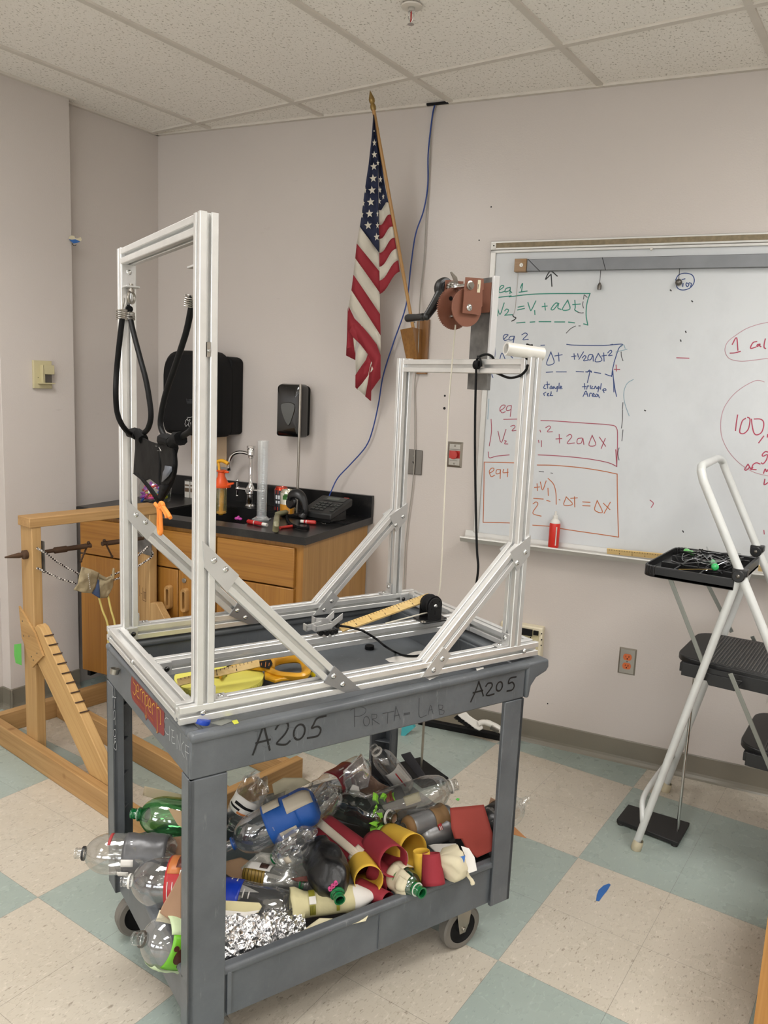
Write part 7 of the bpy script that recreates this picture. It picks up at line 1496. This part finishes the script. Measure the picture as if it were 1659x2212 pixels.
# leafy bottle, silver bottles, big clear bottle
LF = mat('lime_leaves', '8fd040', .5); 
lb_, N_, ax_, rf_, yy_ = bottle(Zl(853,1769,.345), Zl(760,1742,.33), .046, 'dark clear bottle with lime green paper leaves around its open neck', plastic_film('dark_bottle', (.42,.46,.42), .10, .45, .06, (.12,.13,.12)), L=.26, ring=WRG, nr=.0165, crush=.006, seed=9)
random.seed(21)
for k in range(20):
    a = random.uniform(-2.4, 2.4); h_ = random.uniform(.020, .060); c_ = N_+ax_*h_+(rf_*math.cos(a)+yy_*math.sin(a))*(.036+.020*random.random()); d = (rf_*math.cos(a)+yy_*math.sin(a)+ax_*random.uniform(-1, .3)).normalized(); s_ = d.cross(rf_).normalized(); l = random.uniform(.013, .022)
    b = MB(); P = []
    for j in range(9): aa = 2*PI*j/9; rr_ = l*(1 if j % 2 else .6); P.append(c_+d*rr_*math.cos(aa)+s_*rr_*.8*math.sin(aa)+rf_*.006*math.sin(aa*2))
    b.poly(P); b.build('paper_leaf', LF if k % 4 else mat('brown_leaf', '6a3526', .6), lb_, solid=.0004, smooth=False)
b = MB(); b.grid(lambda u, v: N_+ax_*(.012+.05*u)+rf_*((.024+.022*u)*math.cos(2.0+1.8*v))+yy_*((.024+.022*u)*math.sin(2.0+1.8*v)), 5, 8); b.build('silver_tape', DUCT, lb_, solid=.0006)
b = MB(); b.lathe(N_+ax_*.002, ax_, [(0, .012), (.02, .012), (.02, 0)], 20); b.build('neck_inside', CB, lb_)
KR = mat('kraft_band', '8a6a44', .7)
bottle(Zl(968,1760,.31), Zl(872,1790,.315), .031, 'silver duct-taped bottle with a brown band, behind the yellow tube', DUCT, petal=False, nr=.029, parts=(('brown_band', KR, .14, .42, -2.2, 2.2, .002), ('brown_band', KR, .86, 1.0, -2.2, 2.2, .002)))
bottle(Zl(985,1785,.285), Zl(902,1806,.28), .034, 'silver duct-taped bottle with a torn red and white spot, beside the red card', DUCT, petal=False, nr=.032, crush=.003, parts=(('red_spot', RL, .46, .56, .0, .75, .004), ('white_stripe', M['whitep'], .48, .50, .0, .3, .005), ('white_stripe', M['whitep'], .52, .54, .0, .3, .005)))
bottle(Zl(987,1694,.385), Zl(838,1742,.345), .050, 'big clear bottle with an open white-ringed neck reaching to the right', FILMD, L=.31, ring=WRG, nr=.0165, parts=(('cream_scrap', M['cream'], .42, .58, -.3, .3, -.004), ('grey_paper', mat('grey_paper', '4a4747', .7), .55, .95, -.2, 1.6, -.006)), crush=.003)
# dark foam boards and the bottle standing among them
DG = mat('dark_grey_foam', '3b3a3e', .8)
sheet('foam_board', [(803,1630),(812,1625),(880,1692),(868,1698),(846,1700),(803,1672)], DG, .80, .44, 'dark grey foam board leaning behind the big clear bottle', 'foam board', z=.36, th=.02)
sheet('foam_board', [(866,1630),(886,1624),(920,1676),(908,1684),(872,1640)], DG, .90, .46, 'second dark grey foam board, right of the upright clear bottle', 'foam board', z=.36, th=.015)
bottle(Zl(806,1614,.47), Zl(868,1690,.34), .034, 'clear bottle with a white and red label among the dark foam boards', FILM, L=.20, ring=WRG, parts=(('white_label', M['whitep'], .45, .95, -1.0, .9, -.002), ('red_line', RL, .5, .8, -.1, .0, .001)))
sheet('crushed_wrap', [(762,1650),(780,1628),(792,1665),(820,1690),(842,1700),(800,1722),(770,1720),(755,1690)], plastic_film('orange_tinted_film', (.9,.75,.68), .30, .4, .08, (.62,.42,.32)), .66, .42, 'crushed clear wrap with an orange tint behind the barcode bottle', 'film', z=.36, amp=.016)
sheet('crushed_wrap', [(742,1665),(770,1640),(783,1632),(790,1648),(800,1672),(795,1700),(760,1712),(740,1700)], plastic_film('shiny_film', (.9,.9,.9), .15, .7, .05), .62, .40, 'shiny crushed plastic end rising from the barcode bottle', 'film', z=.38, amp=.02)
tag(sheet('paper_sheet', [(752,1712),(762,1694),(775,1700),(778,1715),(765,1724)], M['whitep'], .62, .38, z=.37), 'small white paper circle stuck on the barcode bottle end', 'paper')
# right end
sheet('red_card', [(972,1745),(1045,1738),(1052,1760),(1064,1800),(1063,1838),(1030,1853),(1006,1832),(996,1812),(982,1812),(975,1790)], mat('brick_card', 'a4443a', .8), .86, .07, 'large brick red card sheet beside the right front leg', 'card', z=.31, amp=.006)
sheet('white_card', [(925,1826),(940,1823),(985,1822),(990,1842),(978,1852),(950,1850)], M['whitep'], .72, .18, 'white card strip behind the small red cone', 'card', z=.29)
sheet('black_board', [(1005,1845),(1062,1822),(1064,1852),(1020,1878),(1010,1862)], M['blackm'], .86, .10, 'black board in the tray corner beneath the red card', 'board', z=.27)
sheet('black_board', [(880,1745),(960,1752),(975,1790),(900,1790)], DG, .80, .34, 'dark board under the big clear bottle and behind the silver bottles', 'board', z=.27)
sheet('blue_tray', [(920,1908),(960,1895),(1000,1888),(960,1908),(925,1921)], mat('royal_blue', '1f49b0', .4), .72, .07, 'blue plastic edge under the small red cone', 'plastic', z=.262)
bl = thing('masking_paper_ball', Zl(985,1890,.27), 'cone of crumpled masking paper with a blue tape square and a hanging tail', 'paper ball')
ap = Zl(958,1862,.315); mo = Zl(1010,1868,.30); ax_ = (mo-ap).normalized(); rf_ = camref(ap, ax_); L = (mo-ap).length
b = MB(); b.lathe(ap-ax_*.012, ax_, [(0, .004), (.008, .022), (.02, .035), (.032, .043), (.045, .045), (.055, .043), (.065, .036), (.075, .022), (.078, .0)], 44, rf_); b.crumple(.012, 26); b.crumple(.005, 75); b.build('paper', MT, bl, ang=50)
flat('white_fold', [(995,1828),(1012,1833),(1024,1852),(1029,1880),(1012,1886),(996,1862),(1004,1850)], M['whitep'], bl, P_(.77, .02, .30), off=(O-ap).normalized()*.045)
flat('blue_square', [(981,1849),(993,1851),(1004,1848),(1002,1863),(985,1868),(980,1862)], BT, bl, P_(.76, .02, .30), off=(O-ap).normalized()*.06)
b = MB(); b.tube(smoothpath([P_(.77, .0, .29)(*p) for p in ((1004,1885),(1012,1892),(1018,1902),(1022,1912))], 4), [.010, .009, .008, .006, .005, .005, .0045, .0045, .005, .005, .006, .006, .004], 10, flat=.5); b.crumple(.002, 60); b.build('tail', MT, bl)
bottle(Zl(1140,1727,.31), Zl(1078,1765,.285), .045, 'clear bottle wrapped in black tape poking out past the right front leg', FILM, L=.19, nr=.012, parts=(('black_tape', BTP, .52, 1.0, -3.1, 3.1, .001, .004),))
sheet('cardboard_piece', [(1052,1750),(1060,1722),(1072,1728),(1060,1745)], CB, .93, .28, 'brown cardboard corner above the black-taped bottle', 'cardboard', z=.34)
sheet('cardboard_piece', [(1100,1775),(1138,1811),(1105,1802),(1090,1795)], mat('orange_card', 'a9764a', .85), .96, .12, 'orange-brown cardboard point past the right leg', 'cardboard', z=.27)
# small fillers low in the tray
sheet('cardboard_piece', [(485,1860),(520,1852),(560,1868),(590,1905),(520,1905),(485,1885)], mat('pinkish_card', 'a88768', .85), .26, .35, 'pale brown card lying under the blue-taped bottle', 'cardboard', z=.20, tilt=1)
sheet('paper_sheet', [(545,1830),(600,1828),(660,1872),(690,1900),(620,1900),(560,1870)], mat('grey_card', '8c877c', .8), .36, .30, 'grey card in the middle of the tray under the clear bottles', 'card', z=.21, tilt=.8)
sheet('paper_sheet', [(745,1880),(770,1895),(775,1945),(745,1935),(738,1900)], M['whitep'], .50, .17, 'white paper edge between the black taped bottle and the yellow tube', 'paper', z=.25)
sheet('crushed_wrap', [(560,1720),(620,1705),(640,1740),(600,1768),(565,1752)], plastic_film('grey_film', (.6,.6,.58), .35, .3, .12, (.4,.4,.38)), .44, .5, 'grey plastic wrap behind the blue-taped bottle', 'film', z=.30)
sheet('foam_board', [(640,1790),(690,1770),(860,1800),(850,1840),(760,1850)], mat('dark_filler', '3a3632', .8), .60, .36, 'dark board lying in the bottom of the tray behind the card tubes', 'board', z=.19, tilt=1.2)  # plain dark filler sheet under the pile

# ================================================================== on the floor behind the cart
dp_ = thing('dustpan', onz(1000, 1590, 0), 'wide black-lipped dustpan lying against the wall behind the cart', 'dustpan')
a_, c_ = onz(902, 1560, .012), onz(1121, 1604, .012); d = (c_-a_).normalized(); s_ = UP.cross(d).normalized(); s_ = s_ if s_.dot(WN) < 0 else -s_
b = MB(); b.obox(a_-UP*.012, (c_-a_), s_*.03, UP*.028); b.build('rubber_lip', M['blackm'], dp_, bevel=.004)
b = MB(); b.hexa([a_+d*.02+s_*.03-UP*.008, c_-d*.05+s_*.03-UP*.008, c_-d*.05+s_*.10-UP*.006, a_+d*.02+s_*.10-UP*.006, a_+d*.02+s_*.03+UP*.004, c_-d*.05+s_*.03+UP*.004, c_-d*.05+s_*.10+UP*.045, a_+d*.02+s_*.10+UP*.045]); b.build('pan', mat('smoky_pan', '7a7466', .25, .3), dp_, bevel=.002)
br_ = thing('hand_brush', onz(1030, 1580, .02), 'white-handled hand brush with black bristles resting in the dustpan', 'brush')
zz_ = lambda x, y: (840+x/4.608, 1480+y/4.608)
bpl = cp(0, 0, 0); bc_ = onz(1010, 1583, .05); bs = lambda x, y: onpl(*zz_(x, y), bc_, (O-bc_).normalized())
b = MB(); b.prism([bs(*p) for p in ((680,295),(770,265),(800,300),(850,335),(905,365),(935,410),(940,435),(900,455),(850,430),(780,380),(720,335))], (O-bc_).normalized()*-.02); b.build('brush_block', M['white'], br_, bevel=.005, seg=3)
b = MB(); b.tube(smoothpath([bs(*p) for p in ((890,385),(930,370),(980,375),(1030,395),(1080,425),(1125,455))], 5), [.014]+[.012]*8+[.0135]*8+[.015]*9, 12); b.build('handle', M['white'], br_)
b = MB(); b.tube([bs(1020, 405), bs(1100, 450)], .0155, 12); b.build('tape_wrap', M['steeld'], br_)
random.seed(2)
b = MB()
for k in range(70): u = k/69; p = bs(680+170*u, 300+125*u); q = bs(640+150*u+random.uniform(-6, 6), 320+105*u+random.uniform(-4, 8)); b.tube([p-(O-bc_).normalized()*.01*random.random(), q-(O-bc_).normalized()*.012*random.random()], [.0018, .0009], 4)
tag(b.build('bristles', M['blackm'], br_, smooth=False), kind=None)
tq = mat('turquoise_plastic', '3c9aa0', .4); b = MB(); q0_ = onz(880, 1590, .0); b.prism([onpl(x, y, q0_, (O-q0_).normalized()) for x, y in ((868,1568),(890,1566),(895,1572),(872,1592),(866,1590))], -WN*.02); tag(b.build('turquoise_bin', tq), 'corner of a turquoise plastic object on the floor behind the cart', 'plastic')
s2 = thing('ring_stand', onz(910, 1660, 0), 'black flat lab stand with a steel rod standing on the floor behind the cart', 'lab stand')
q = onz(910, 1662, .02); b = MB(); b.cyl(q, q+UP*.62, .005, 12); b.build('rod', M['steelp'], s2); b = MB(); b.cbox(q-UP*.012, FP*.13, FQ*.20, UP*.016); b.build('base', M['blackm'], s2, bevel=.003)

# ================================================================== lab table at the right edge
c0 = onz(1617, 2290, 0); tl = thing('oak_lab_bench', (c0.x+.6, c0.y+.3, 0), 'oak panel corner of a lab bench at the lower right edge of the view', 'bench')
OAKT = wood_mat('oak_bench', 'bb8a4c', 'a97638', UP, .4, .7, dark='6a4520', coat=.2)
b = MB(); b.box((c0.x, c0.y, 0), (c0.x+.9, c0.y+.02, .72)); b.box((c0.x, c0.y+.02, 0), (c0.x+.02, c0.y+.58, .72)); b.box((c0.x+.88, c0.y+.02, 0), (c0.x+.9, c0.y+.58, .72)); b.box((c0.x+.02, c0.y+.56, 0), (c0.x+.88, c0.y+.58, .72)); b.build('cabinet_body', OAKT, tl, smooth=False)
b = MB(); b.box((c0.x, c0.y, .72), (c0.x+.92, c0.y+.6, .752)); b.build('bench_top', M['blackm'], tl, bevel=.003)
